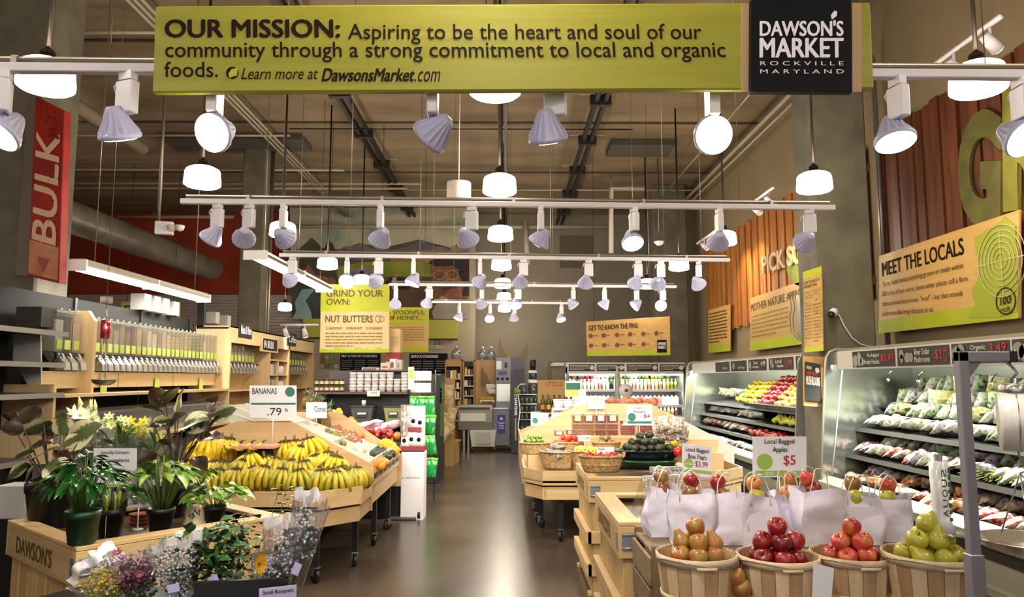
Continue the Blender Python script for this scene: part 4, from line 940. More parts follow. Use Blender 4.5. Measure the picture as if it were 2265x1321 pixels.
row(5.3, 7.9, 3.78, .66, 0, ['brown mushroom', 'purple leaf', 'carrot', 'brown mushroom'], .17, 'at the back of the bottom deck of the near case', 'bags at the back of the bottom deck', 1.15, lean=-.5)
row(4.9, 7.9, 3.56, .60, 0, ['carrot', 'carrot', 'pale lettuce', 'carrot', 'red pepper', 'brown mushroom'], .165, 'along the front of the bottom deck of the near case', 'bags on the front of the bottom deck', 1.1, lean=-.35)
# asparagus bundles on the middle shelf
ASP = M('asparagus_green', '6c7a2e', .5, col2='8c9a4a', nscale=12)
g = MB(); rr = random.Random(2)
for i in range(22):
    a = rr.uniform(0, 2*PI); r = .03*math.sqrt(rr.random()); x, z = r*math.cos(a), r*math.sin(a)
    g.tube([(x, -.1, z), (x*1.1, .05, z*1.1), (x*1.6, .13, z*1.6)], .006, 5, rs=[.006, .006, .002])
asp = g.mesh('asparagus_bundle', ASP)
for k, (px, py) in enumerate(((2155, 1048), (2178, 1054), (2200, 1058), (2225, 1060), (2250, 1066))):
    p = at_x(px, py, 3.72); o = tag(obj('asparagus_bundle', asp, None, None, (p.x, p.y, .925), (0, .2, 1.9+.15*k)), 'tied bundle of green asparagus lying on the middle shelf of the near case', 'asparagus', 'asparagus bundles')
    obj('band', MB().tube([Vector((math.cos(2*PI*i/10)*.036, 0, math.sin(2*PI*i/10)*.036)) for i in range(10)], .004, 4, closed=True), M('blue_band', '4a5a8a', .5), o, loc=(0, -.03, 0))
# loose roots and peppers at the near end of the deck
pm = fruits(POT and ROUND, POT, .036, 12, 'potato'); pm2 = fruits(AVO, POT, .034, 12, 'pear')
for p in mound(3.66, 4.98, .62, .2, .30, .072, 3): place_fruit('potato', R.choice((pm, pm2)), p, rrot(), 'yellow-green potato piled at the near end of the bottom deck', 'potato', 'potatoes on the bottom deck')
tm = fruits(ROUND, TOM, .037, 14, 'red_pepper', .1)
for p in mound(3.56, 4.45, .62, .16, .22, .076, 3): place_fruit('red_pepper', tm, p, rrot(), 'glossy red pepper piled by the potatoes on the bottom deck', 'pepper', 'red peppers on the bottom deck')
# clips hanging inside the near header
for k, px in enumerate((1972, 2040, 2205)):
    p = at_x(px, 822+k*2, 3.57); t = thing('sign_clip', 'black sign clip with shiny jaws under the near case header, %s from the column' % ordn(k), 'clip', p)
    obj('arm', MB().tube([p, p+Vector((0, .05, -.03)), p+Vector((0, .07, -.07))], .006, 6), BLK, t); obj('jaw', MB().ball(p+Vector((0, .07, -.08)), .016, 8, 6), STEEL, t)
# goods in the far case
def slope_fill(y0, y1, x0, x1, z0, z1, d, me, name, label, cat, grp, jz=.25, lim=999):
    nx = max(1, int((x1-x0)/(d*.85))); ny = int((y1-y0)/d); c = 0
    for i in range(nx):
        for j in range(ny):
            if c >= lim: return
            f = (i+.5)/nx
            place_fruit(name, R.choice(me) if isinstance(me, list) else me, (x0+(x1-x0)*f, y0+d*(j+.5+(i % 2)*.5)+R.uniform(-.1, .1)*d, z0+(z1-z0)*f+R.uniform(-jz, jz)*d), rrot(.6), label, cat, grp); c += 1
fa = {k: fruits(p, m, r, 10, k) for k, p, m, r in (('apple_o', APPLE, OR_AP, .042), ('apple_r', APPLE, RED_AP, .042), ('apple_g', APPLE, GR_AP, .042), ('apple_p', APPLE, PINK_AP, .042), ('lemon', LEMON, LEM, .032), ('mango', AVO, MAN, .046), ('pear_g', PEAR, GR_AP, .038))}
ya = 8.95
for y0, y1, k, n_, lab in ((8.95, 9.45, 'apple_p', 'apple', 'pink apple on the high bank of the far case next to the column'), (9.45, 10.0, 'apple_g', 'apple', 'green apple on the high bank of the far case'), (10.0, 10.7, 'apple_o', 'apple', 'orange-red apple on the high bank of the far case'), (10.7, 11.4, 'apple_r', 'apple', 'dark red apple on the high bank of the far case')):
    slope_fill(y0, y1, 3.8, 4.24, 1.27, 1.68, .082, fa[k], n_, lab, 'apple', lab+' heap')
slope_fill(9.0, 10.6, 3.70, 3.9, 1.07, 1.10, .085, [fa['pear_g'], fa['apple_g']], 'pear', 'green pear on the middle shelf of the far case', 'pear', 'green pears on the middle shelf')
slope_fill(9.6, 11.3, 3.62, 3.82, .85, .88, .085, [fa['apple_r'], fa['apple_p']], 'apple', 'red apple on the lowest shelf of the far case', 'apple', 'red apples on the lowest shelf')
slope_fill(11.5, 12.6, 3.82, 4.2, 1.27, 1.62, .075, fa['lemon'], 'lemon', 'yellow lemon on the high bank of the far case', 'lemon', 'lemons in the far case')
row(12.7, 14.0, 4.0, 1.36, 0, ['yellow corn', 'pale lettuce', 'green leaf'], .15, 'at the far end of the far case on the high bank', 'bags on the high bank at the far end', 1.1, -.6)
row(11.3, 13.9, 3.82, 1.06, 0, ['yellow corn', 'white mushroom', 'brown mushroom', 'pale lettuce'], .15, 'on the middle shelf at the far end of the far case', 'bags on the middle shelf at the far end', 1, -.4)
row(11.5, 13.9, 3.72, .84, 0, ['white mushroom', 'brown mushroom', 'red pepper'], .15, 'on the lowest shelf at the far end of the far case', 'bags on the lowest shelf at the far end', 1, -.4)
row(9.5, 13.9, 3.55, .60, 0, ['brown mushroom', 'white mushroom', 'brown mushroom', 'purple leaf'], .15, 'on the bottom deck of the far case', 'packs on the bottom deck of the far case', 1, -.3)
tray = MB().prism([(-.1, 0), (.1, 0), (.12, .05), (-.12, .05)], -.25, .25, 'y').mesh('tray', BLK)
for k in range(5): tag(obj('fruit_tray', tray, None, None, (3.74, 9.15+.52*k, 1.235)), 'black fruit tray on the upper shelf of the far case, %s from the column' % ordn(k), 'tray', 'black trays in the far case')
# chalkboard and timber on the column
Yk = 8.07; P = [at_y(1778, 800, Yk), at_y(1812, 806, Yk-.03), at_y(1812, 888, Yk-.03), at_y(1778, 887, Yk)]
t = thing('column_chalkboard', 'small black chalkboard reading PEPPERS and MUSHROOMS on the column', 'chalkboard', (P[3].x, Yk, P[3].z))
obj('backing_plank', MB().slab([at_y(1779, 898, Yk), at_y(1826, 901, Yk), at_y(1825, 790, Yk), at_y(1778, 788, Yk)], .03), wood('pine_board', 'b98a4c', 'd1a566', axis='z', sc=1.2), t)
obj('board', MB().slab([P[3]-Vector((0, .035, 0)), P[2]-Vector((0, .035, 0)), P[1]-Vector((0, .035, 0)), P[0]-Vector((0, .035, 0))], .02), CHALK, t)
P = [p-Vector((0, .037, 0)) for p in P]
g = MB(); text_on(g, 'MUSHROOMS', *quad(P, .06, .36, .94, .58), bold=.03); text_on(g, 'FRESH', *quad(P, .1, .1, .4, .18), bold=.03); disc(g, P, .78, .18, .022, 1.3); obj('chalk_lettering', g, M('chalk_white', 'c9c5bb', .8), t)
g = MB(); text_on(g, 'PEPPERS', *quad(P, .15, .24, .8, .34), bold=.03); obj('chalk_lettering', g, M('chalk_red', 'b03428', .8), t)
obj('chalk_ledge', MB().bb(P[1].x+.0, P[1].x+.03, Yk-.06, Yk-.03, P[2].z+.02, P[1].z-.03), wood('pine_board', '', ''), t)
# ================================================================ DAIRY CASE ACROSS THE BACK
bx0, bx1 = at_y(1255, 838, 16).x, at_y(1512, 838, 16).x
t = thing('back_case', 'white-lit refrigerated case of bottles and cartons facing up the aisle', 'display case', ((bx0+bx1)/2, 16.4, 0))
Z = lambda y, Y=16: at_y(1300, y, Y).z
obj('body', MB().bb(bx0, bx1, 15.9, 16.9, .1, .55), CASEB, t); obj('back_panel', MB().bb(bx0, bx1, 16.85, 16.92, .55, 1.95), BLK, t)
obj('side_panel', MB().bb(bx0-.03, bx0, 16.0, 16.9, .1, 1.9), LINER, t); obj('side_panel', MB().bb(bx1, bx1+.03, 16.0, 16.9, .1, 1.9), LINER, t)
obj('header', MB().bb(bx0-.03, bx1+.03, 16, 16.06, Z(826), Z(802)), HFR, t); obj('canopy', MB().bb(bx0, bx1, 16.06, 16.9, Z(806), Z(802)), CASEB, t)
shz = [Z(862), Z(897), Z(922), Z(948)]
for z in shz:
    obj('shelf', MB().bb(bx0, bx1, 16.12, 16.85, z-.03, z), WHITE, t); obj('price_rail', MB().bb(bx0, bx1, 16.10, 16.12, z-.045, z+.005), WHITE, t)
obj('upright', MB().bb(at_y(1360, 838, 15.98).x, at_y(1372, 838, 15.98).x, 15.96, 16.0, .1, Z(826)), M('grey_post', '8c8a84', .4, metal=.4), t)
obj('lamp_tube', MB().tube([(bx0+.05, 16.1, Z(829)), (bx1-.05, 16.1, Z(829))], .015, 8), CASEL, t)
for k in range(4):
    for zz in (Z(828), shz[0]-.05, shz[1]-.04):
        if zz < Z(840) and k % 2: continue
        ld = bpy.data.lights.new('case_light', 'AREA'); ld.shape = 'RECTANGLE'; ld.size = .8 if zz > Z(840) else 2.2; ld.size_y = .06; ld.energy = 22 if zz > Z(840) else 14; ld.color = (.97, 1, .97)
        lo = bpy.data.objects.new('case_light', ld); COL.objects.link(lo); lo.parent = t; lo.location = Vector((bx0+(bx1-bx0)*(k+.5)/4, 16.12, zz))-t.location; lo.rotation_euler = (math.radians(25), 0, 0)
for k, (a, b) in enumerate(((1258, 1315), (1320, 1381), (1387, 1455), (1460, 1512))):
    P = [at_y(a, 806, 15.99), at_y(b, 806, 15.99), at_y(b, 821, 15.99), at_y(a, 821, 15.99)]
    o = obj('header_sign', MB().slab([P[3], P[2], P[1], P[0]], .008), CHALK, t)
    g = greek(MB(), *quad(P, .03, .1, .8, .9), 4, k, .4, .006); disc(g, P, .9, .5, .05, lift=.006); so = obj('chalk_lettering', g, M('chalk_white', 'c9c5bb', .8)); so.parent = o; so.location = (0, 0, 0)
bot = MB().use(M('bottle_white', 'dcd8cc', .35, rnd=['e6e2d8', 'd8a03a', 'c9d0a0', 'd8c8b8', 'e8e6de'])).lathe([(.034, 0), (.035, .13), (.03, .16), (.014, .185), (.014, .2), (.017, .2), (.017, .225), (0, .225)], 10).mesh('bottle')
botc = MB().use(M('bottle_colour', 'c06a2a', .3, rnd=['b84a30', 'd8982a', '8a9a3a', '4a3028', 'c98a6a', 'd8d0c0'])).lathe([(.034, 0), (.035, .13), (.03, .16), (.014, .185), (.014, .2), (.017, .2), (.017, .225), (0, .225)], 10).mesh('bottle')
car = MB().use(M('carton', 'd8d8c8', .5, rnd=['e6e6e0', 'cfd8b8', 'd8c0a8', 'a8584a', 'e0e0d8', '3a2a26'])).prism([(-.045, 0), (.045, 0), (.045, .16), (0, .21), (-.045, .16)], -.04, .04, 'y').mesh('carton')
def bg(me, x, Y, z, lab, cat, grp, name): tag(obj(name, me, None, None, (x, Y, z)), lab, cat, grp)
for zi, (z, me, lab, cat, n) in enumerate(((shz[0], bot, 'pale bottle on the top shelf of the back case', 'bottle', 'bottle'), (shz[1], car, 'carton on the middle shelf of the back case', 'carton', 'carton'), (shz[2], botc, 'coloured bottle on the lower shelf of the back case', 'bottle', 'bottle'), (shz[3], bot, 'bottle on the lowest shelf of the back case', 'bottle', 'bottle'))):
    x = bx0+.07; i = 0
    while x < bx1-.05:
        if not (zi == 0 and i in (2, 11)): bg(me if R.random() < .75 else (botc if me is bot else me), x, 16.2, z, lab, cat, lab+'s', n)
        x += .092 if me is car else .082; i += 1
# vegetables on the dark rear ledge of the back case
obj('rear_ledge', MB().bb(bx0, bx1, 16.5, 16.85, Z(846, 16.6)-.03, Z(846, 16.6)), BLK, t)
gm = [fruits(AVO, M('squash_'+c, c, .4), .05, 10, 'squash') for c in ('3f5a2c', 'c9c8b0', '8c1c24', '6c7a2c', '4a3428')]
for k in range(26):
    x = bx0+.15+(bx1-bx0-.3)*k/26; ci = (4, 4, 2, 1, 1, 0, 3, 0, 1, 0, 3, 3, 0)[(k*13//26) % 13]
    for q in range(2): place_fruit('squash', gm[ci], (x+R.uniform(-.03, .03), 16.6, Z(846, 16.6)+.04+.09*q), (PI/2+R.uniform(-.3, .3), R.uniform(-.5, .5), 0), 'small squash on the dark rear ledge of the back case', 'squash', 'squashes on the rear ledge')
# ================================================================ LEFT WALL: EMPTY BLACK SHELVES AND BULK DISPENSERS
LW = wood('birch_ply', 'c0a070', 'd6ba8a', axis='z', sc=.8, rough=.45); LWX = wood('birch_ply_y', 'c4a575', 'd9bf90', axis='y', sc=.8, rough=.45)
GON = M('gondola_back', '1d1b19', .75, spec=.2); GLOSSK = M('black_plastic', '131110', .3)
XB = -4.5
zt = 1.65+.184*4.5
go = thing('gondola', 'tall dark grey back panels above the bulk dispensers', 'shelf unit', (XB, 7.5, 0))
for k, (a, b) in enumerate(((3.5, 4.9), (4.9, 6.3), (6.3, 7.7), (7.7, 9.1), (9.1, 10.5))):
    obj('back_panel', MB().bb(XB-.06, XB, a+.006, b-.006, 0, zt), GON, go)
    obj('upright', MB().bb(XB-.02, XB+.02, b-.02, b+.02, 0, zt+.01), BLK, go)
sh = thing('black_shelving', 'empty black steel shelves left of the bulk dispensers', 'shelf unit', (-4.2, 5.5, 0))
for yp, X, ye in ((735, -4.0, 6.75), (803, -3.98, 6.7), (868, -3.98, 6.7), (1000, -3.95, 6.3)):
    p = at_x(150, yp, X); z = p.z
    obj('shelf', MB().prism([(X, z-.03), (X+.01, z), (XB+.02, z), (XB+.02, z-.02)], 3.4, ye, 'y'), M('dark_shelf', '23211f', .3), sh); obj('shelf_edge', MB().bb(X-.004+.012, X+.022, 3.4, ye, z-.045, z-.002), M('shelf_edge', '8b8782', .3, metal=.4), sh)
# bulk fixture of pale wood
DX = -4.2
fx = thing('bulk_fixture', 'long pale wood fixture that carries the row of clear gravity bins', 'fixture', (DX-.15, 9, 0))
y1_, y2_ = 6.75, 10.75
obj('divider', MB().prism([(XB, .9), (DX+.12, .9), (DX+.12, 2.22), (DX+.05, 2.32), (XB, 2.32)], at_x(183, 750, DX).y-.02, at_x(183, 750, DX).y+.03, 'y'), LW, fx)
obj('side_panel', MB().bb(XB, DX+.2, y2_, y2_+.04, 0, 2.37), LW, fx)
obj('divider', MB().bb(XB, DX+.15, 6.70, 6.74, .9, 1.6), LW, fx)
zb = at_x(400, 833, DX+.05).z
for k in range(3): obj('front_panel', MB().bb(DX-.03, DX, y1_+k*1.33+.01, y1_+(k+1)*1.33-.01, 1.56, 1.72), LWX, fx)
for k in range(3): obj('shelf', MB().bb(XB, DX+.22, y1_+k*1.33+.005, y1_+(k+1)*1.33-.005, 1.48, 1.51), LWX, fx)
obj('lower_shelf', MB().bb(XB, DX+.3, y1_, y2_, 1.02, 1.05), LWX, fx); obj('base_panel', MB().bb(XB, DX+.2, y1_, y2_, 0, .12), LWX, fx)
obj('lower_shelf', MB().bb(XB, DX+.3, y1_, y2_, .55, .58), LWX, fx)
# gravity bins
CLR = film('clear_plastic', 'f6f6f2', .80, .06, white=.15); CLRW = film('milky_plastic', 'f2f2ee', .7, .2, white=.35, body='c9c5bc')
GTAG = M('lime_tag', 'a9b83c', .6, rnd=['a9b83c', 'c2cc6a', '93a52e'])
fills = ['c48a34', 'cfa95a', 'd2bf8c', 'd8cdb4', 'cbb088', 'b98a62', '8c4a38', 'c7b49c', '7d3f34', 'd6cdbd', 'ddd6c6', '6a5a50', 'bfae94', 'c9b68f', 'b28c3c', 'b89a4c', '9c8a5c', 'c0a050', 'a88a4c', '5a3c22', '4a3220', '77503c', 'bb9c6c', '6e5234', '8a6a42', 'b08c5a']
def fillm(c, k=0): return M('grain_'+c, c, .8, col2=''.join('%02x' % max(0, int(int(c[i:i+2], 16)*.72)) for i in (0, 2, 4)), nscale=90, bump=.5, bscale=120)
def bin_mesh(w, h):
    g = MB(); g.prism([(-w/2, 0), (w/2, 0), (w/2, .14), (-w/2, .14)], .10, h, 'z', caps=True) if False else None
    g = MB(); g.box((0, 0, h/2), (.16, w, h)); return g
def dispenser(y, label, col, top=2.24, z0=1.90, w=.118, X=DX, hfill=None, dark=False, group='clear gravity bins of the long row'):
    t = thing('gravity_bin', label, 'dispenser', (X, y, z0), 0, group); h = top-z0
    hf = hfill or R.uniform(.72, .95)
    obj('hopper', MB().box((-.07, 0, h/2), (.15, w*.95, h)), CLR, t, loc=(0, 0, 0))
    obj('grain', MB().box((-.07, 0, h*hf/2+.01), (.14, w*.84, h*hf)), fillm(col), t, loc=(0, 0, 0))
    obj('lid', MB().box((-.07, 0, h+.012), (.155, w*.98, .024)).ball((.005, 0, h+.03), .012, 8, 5), GLOSSK if dark else CLRW, t, loc=(0, 0, 0))
    obj('price_tag', MB().box((.008, 0, .07), (.004, w*.66, .09)), GTAG, t, loc=(0, 0, 0))
    g = MB(); g.prism([(0.0, 0), (.02, -.02), (.09, -.10), (.10, -.17), (.03, -.17), (-.05, -.09), (-.12, 0)], -w*.36, w*.36, 'y'); obj('chute', g, CLRW, t, loc=(0, 0, 0))
    obj('handle', MB().tube([(.03, 0, -.015), (.05, 0, -.03), (.055, 0, -.07), (.04, 0, -.09)], .009, 6), M('clear_handle', 'c9c4b8', .2), t, loc=(0, 0, 0))
    return t
n = 27
for k in range(n):
    y = at_x(213, 780, DX).y+(at_x(483, 780, DX).y-at_x(213, 780, DX).y)*k/(n-1)
    dispenser(y, 'tall clear gravity bin in the long row, %s from the red scale' % ordn(k), fills[k % len(fills)], group='clear gravity bins of the long row')
for k, px in enumerate((128, 146, 166)):
    y = at_x(px, 780, DX).y; dispenser(y, 'tall clear gravity bin left of the wooden divider, %s of three' % ordn(k), ('e6e2da', '2c2622', 'd0ab80')[k], w=.135, top=2.27)
def bar(y0, y1, lab):
    t = thing('bin_rail', lab, 'rail', (DX, (y0+y1)/2, 1.88)); obj('rail', MB().bb(DX+.0, DX+.035, y0, y1, 1.868, 1.895), GLOSSK, t)
    obj('rail_end', MB().tube([(DX+.02, y0+.02, 1.88), (DX+.06, y0-.05, 1.86), (DX+.05, y0-.07, 1.80), (DX+.03, y0-.06, 1.77)], .02, 8), GLOSSK, t)
bar(at_x(205, 790, DX).y, 10.72, 'black rail under the long row of gravity bins'); bar(at_x(120, 790, DX).y, at_x(178, 790, DX).y, 'short black rail under the three bins left of the divider')
# scoop-bin end unit, seen from its side
t = thing('bin_side_unit', 'pale plastic side of a bin unit with sloped chute behind the black shelves', 'dispenser', (DX, 6.55, 1.5))
g = MB(); g.prism([(XB+.05, 2.08), (DX-.02, 2.08), (DX+.02, 1.6), (DX-.04, 1.5), (XB+.05, 1.83)], 6.72, 6.74, 'y'); obj('side_panel', g, M('pale_plastic', 'b7b2a4', .4), t)
obj('hood', MB().bb(XB+.05, DX-.02, 6.72, 6.95, 2.12, 2.3), M('smoke_hood', '3a3835', .2), t)
# grey cubes on top
for k, (px, py, s) in enumerate(((310, 700, .17), (332, 703, .17), (352, 708, .17), (376, 710, .16), (470, 714, .15), (497, 718, .14))):
    p = at_x(px, py, -4.48); tag(obj('display_cube', MB().box((0, 0, 0), (s, s, s*1.15)), M('white_cube', '9a968f', .6), None, (p.x, p.y, zt+s*.575+.006)), 'white storage cube on top of the dark back panels, %s from the left' % ordn(k), 'box', 'white cubes on the bulk panels')
# board GRAIN behind
YH = 15.5; P = [at_y(267, 668, YH), at_y(398, 668, YH), at_y(398, 706, YH), at_y(267, 706, YH)]
t = board('hanging_sign', 'yellow framed hanging board reading GRAINS over the bulk panels', P, .04, M('sign_yellow', 'a89a3c', .5))
g = MB(); patch(g, P, .06, .2, .94, 1, .004); obj('black_face', g, CHALK, t); g = MB(); text_on(g, 'GRAINS', *quad(P, .1, .3, .38, .6), bold=.04, lift=.01); obj('lettering', g, WPRINT, t)
for u in (.1, .9): q = quad(P, u, 0, u, .1)[0]; obj('hanging_wire', MB().tube([q, (q.x, q.y, CZ)], .006, 4), DARKG, t)
# dark vertical banner post
p = at_y(452, 660, 10.9); solid('black_post', MB().bb(-4.52, -4.42, 10.8, 10.84, 0, at_y(452, 662, 10.8).z), BLACK, 'black upright at the end of the long bin row', 'post')
# further wooden bays: nuts, bulk box shelves, coffee
t = thing('bulk_bays', 'pale wood bays beyond the long bin row with nuts, boxes and coffee bins', 'fixture', (DX-.15, 13, 0))
ys = [10.85, 12.72, 13.85, 15.6]
for y in ys: obj('upright', MB().bb(XB, DX+.15, y-.03, y+.03, 0, 2.33), LW, t)
obj('fascia', MB().bb(DX+.12, DX+.15, 10.85, 15.6, 2.18, 2.42), LWX, t); obj('back_panel', MB().bb(XB-.03, XB, 10.8, 15.6, 0, 2.42), LWX, t); obj('top_board', MB().bb(XB, DX+.15, 10.8, 15.6, 2.4, 2.42), LWX, t)
for z, a, b in ((1.48, 10.85, 12.72), (1.45, 12.72, 13.85), (1.72, 12.72, 13.85), (1.98, 12.72, 13.85), (1.2, 12.72, 13.85), (1.48, 13.85, 15.6), (1.0, 10.85, 15.6), (.5, 10.85, 15.6)): obj('shelf', MB().bb(XB, DX+.13, a, b, z-.02, z), LWX, t)
obj('half_divider', MB().bb(XB, DX+.13, 13.27, 13.29, 1.2, 2.0), LW, t)
for k in range(9): dispenser(11.05+.155*k, 'clear nut bin in the pale wood bay, %s from the left' % ordn(k), ['d2bf8c', 'cbb088', 'c9b68f'][k % 3], top=2.16, w=.14, group='nut bins')
for k in range(8): dispenser(14.02+.19*k, 'dark coffee bin in the farthest bay, %s from the left' % ordn(k), '2f1c12', top=2.12, w=.17, hfill=.8, group='coffee bins')
bar(10.95, 12.5, 'black rail under the nut bins'); bar(13.95, 15.45, 'black rail under the coffee bins')
for a, b, c, d, s, lab in ((529, 558, 712, 746, 'Nuts', 'chalkboard reading Nuts & More clipped on the wooden fascia'), (637, 656, 736, 764, 'Coffee', 'small chalkboard reading Coffee on the wooden fascia')):
    X = DX+.16; y0, y1 = at_x(a, 730, X).y, at_x(b, 730, X).y; za, zb_ = at_x(a, c, X).z, at_x(a, d, X).z
    P = [Vector((X, y0, za)), Vector((X, y1, za-.0)), Vector((X, y1, zb_)), Vector((X, y0, zb_))]
    q = thing('chalk_sign', lab, 'chalkboard', P[3]); obj('board', MB().slab([P[3], P[2], P[1], P[0]], .015, Vector((1, 0, 0))), CHALK, q)
    g = MB(); text_on(g, s+(' & More' if s == 'Nuts' else ''), *quad(P, .1, .2, .9, .75), bold=.03, lift=.01); obj('chalk_lettering', g, WPRINT, q)
X = DX+.16; P = [at_x(579, 744, X), at_x(616, 754, X), at_x(615, 781, X), at_x(578, 777, X)]; P = [Vector((X, p.y, z)) for p, z in zip(P, (P[0].z, P[0].z, P[3].z, P[3].z))]
q = thing('chalk_sign', 'framed chalkboard reading Bulk between the nut and coffee bays', 'chalkboard', P[3]); obj('frame', MB().slab([P[3], P[2], P[1], P[0]], .03, Vector((1, 0, 0))), LWX, q)
g = MB(); patch(g, P, .08, .1, .92, .9, .003); obj('board', g, CHALK, q); g = MB(); text_on(g, 'IN BULK', *quad(P, .12, .25, .7, .75), bold=.04, lift=.008); obj('chalk_lettering', g, WPRINT, q)
bx = MB().box((0, 0, .09), (.12, .085, .18)).mesh('box', M('dark_box', '2c2624', .5, rnd=['2c2624', 'd8d4cc', '5a3a34'])); jr = MB().lathe([(.042, 0), (.044, .12), (.036, .14), (.038, .165), (0, .165)], 12).mesh('jar', M('white_jar', 'd8d5d2', .35))
for z in (1.45, 1.72, 1.2):
    for k in range(5): tag(obj('goods_box', bx, None, None, (DX+.03, 12.83+.092*k, z)), 'small dark packet on the box shelves between the bays', 'packet', 'packets between the bays')
    for k in range(5): tag(obj('goods_jar', jr, None, None, (DX+.03, 13.36+.1*k, z)), 'white tub on the box shelves between the bays', 'tub', 'tubs between the bays')
# scoop bins under the long row
sb = MB().prism([(-.12, 0), (.12, 0), (.16, .26), (-.12, .3)], -.14, .14, 'y').mesh('scoop_bin', CLRW)
for k in range(13):
    y = 6.95+.29*k; o = tag(obj('scoop_bin', sb, None, None, (DX+.06, y, 1.052)), 'milky scoop bin on the shelf below the long bin row, %s from the left' % ordn(k), 'bin', 'scoop bins under the long row')
    obj('contents', MB().prism([(-.1, .01), (.1, .01), (.12, .16), (-.1, .18)], -.125, .125, 'y'), fillm(['cfc4ae', '8c4a38', 'cbb088', 'a3876a', 'ddd6c6'][k % 5]), o, loc=(0, 0, 0))
for k in range(13):
    y = 6.95+.29*k; o = tag(obj('scoop_bin', sb, None, None, (DX+.06, y, .582)), 'milky scoop bin on the lowest shelf of the bulk fixture, %s from the left' % ordn(k), 'bin', 'scoop bins on the lowest shelf')
for k, px in enumerate((230, 348, 445)):
    p = at_x(px, 845, DX+.02); tag(obj('price_card', MB().bb(p.x-.002, p.x+.002, p.y-.06, p.y+.06, 1.5, 1.66), GTAG), 'bright lime price card under the long bin row, %s from the left' % ordn(k), 'price card', 'lime cards under the bins')
# red hanging scale with a steel pan
p = at_y(233, 728, 6.1)
t = thing('hanging_scale', 'red round hanging scale seen edge-on with a steel pan below', 'scale', p)
obj('dial_housing', MB().lathe([(0, -.034), (.07, -.034), (.08, -.026), (.082, .026), (.07, .034), (0, .034)], 28), M('scale_red', '9c0f1c', .25, coat=.5), t, loc=(0, 0, 0), rot=(0, PI/2, .55))
obj('bezel', MB().lathe([(.083, -.006), (.0845, 0), (.083, .006)], 28, cap=False), STEEL, t, loc=(0, 0, 0), rot=(0, PI/2, .55))
q = at_y(213, 846, 6.1)-p
for dx in (-.02, .03): obj('pan_rod', MB().tube([(dx*.3, 0, -.085), (dx+q.x+.04, 0, q.z+.01)], .003, 5), STEEL, t, loc=(0, 0, 0))
obj('hook', MB().tube([(0, 0, .085), (.01, 0, .105), (0, 0, .13), (0, 0, .16)], .005, 6), STEEL, t, loc=(0, 0, 0)); obj('chain', MB().tube([(0, 0, .16), (0, 0, CZ-p.z)], .0025, 4), STEEL, t, loc=(0, 0, 0))
obj('pan', MB().lathe([(0, -.045), (.05, -.042), (.08, -.025), (.092, 0), (.094, .004), (.09, .002), (.078, -.02), (.048, -.037), (0, -.04)], 28, c=(q.x+.06, 0, q.z+.02)), STEEL, t, loc=(0, 0, 0))
# ================================================================ MIDDLE OF THE SHOP
TBW = wood('table_maple', 'b69468', 'caac7e', axis='x', sc=.7, rough=.4); TBY = wood('table_maple_y', 'b69468', 'caac7e', axis='y', sc=.7, rough=.4)
STRAW = M('wicker_straw', 'bb9a64', .7, col2='8d6e42', nscale=40, bump=.4, bscale=90)
CARD = M('card_white', 'dcdce0', .45)
def wicker(rx, ry, h, k=.82, n=56, m=9, bulge=.0):
    g = MB(); vs = []
    for j in range(m+1):
        f = j/m; s = k+(1-k)*f+bulge*math.sin(PI*f)
        for i in range(n):
            a = 2*PI*i/n; d = .006*(1 if (i//2+j) % 2 else -1)
            vs.append(((rx*s+d)*math.cos(a), (ry*s+d)*math.sin(a), h*f))
    fs = [(j*n+i, j*n+(i+1) % n, (j+1)*n+(i+1) % n, (j+1)*n+i) for j in range(m) for i in range(n)]+[tuple(range(n-1, -1, -1))]
    g.add(vs, fs, True)
    gi = MB(); gi.lathe([(0, .012), (k*.95, .012), (.94, h*.97)], 32, cap=False); gi.v = [(x*rx, y*ry, z) for x, y, z in gi.v]
    rim = MB().tube([Vector((math.cos(2*PI*i/40)*rx, math.sin(2*PI*i/40)*ry, h+.003*(i % 2))) for i in range(40)], .011, 6, closed=True)
    return g, gi, rim
def basket(x, y, z, rx, ry, h, label, rz=0, grp=None, mat=None, **k):
    t = thing('wicker_basket', label, 'basket', (x, y, z), rz, grp); g, gi, rim = wicker(rx, ry, h, **k)
    obj('weave', g, mat or STRAW, t, loc=(0, 0, 0)); obj('lining', gi, mat or STRAW, t, loc=(0, 0, 0)); obj('rim', rim, mat or STRAW, t, loc=(0, 0, 0)); return t
def caster(t, x, y, s=1, rz=0):
    obj('caster_wheel', MB().lathe([(0, -.016), (.045, -.016), (.052, -.008), (.052, .008), (.045, .016), (0, .016)], 18), BLACK, t, loc=Vector((x, y, .052))-t.location, rot=(0, PI/2, rz))
    obj('caster_fork', MB().box((0, 0, 0), (.055, .06, .012)).box((.024, .01, -.035), (.004, .04, .06)).box((-.024, .01, -.035), (.004, .04, .06)), STEEL, t, loc=Vector((x, y, .122))-t.location, rot=(0, 0, rz))
def leg(t, x, y, top): obj('leg', MB().box((x, y, (top+.13)/2), (.05, .05, top-.13)), BLACK, t); caster(t, x, y, rz=R.uniform(-1, 1))
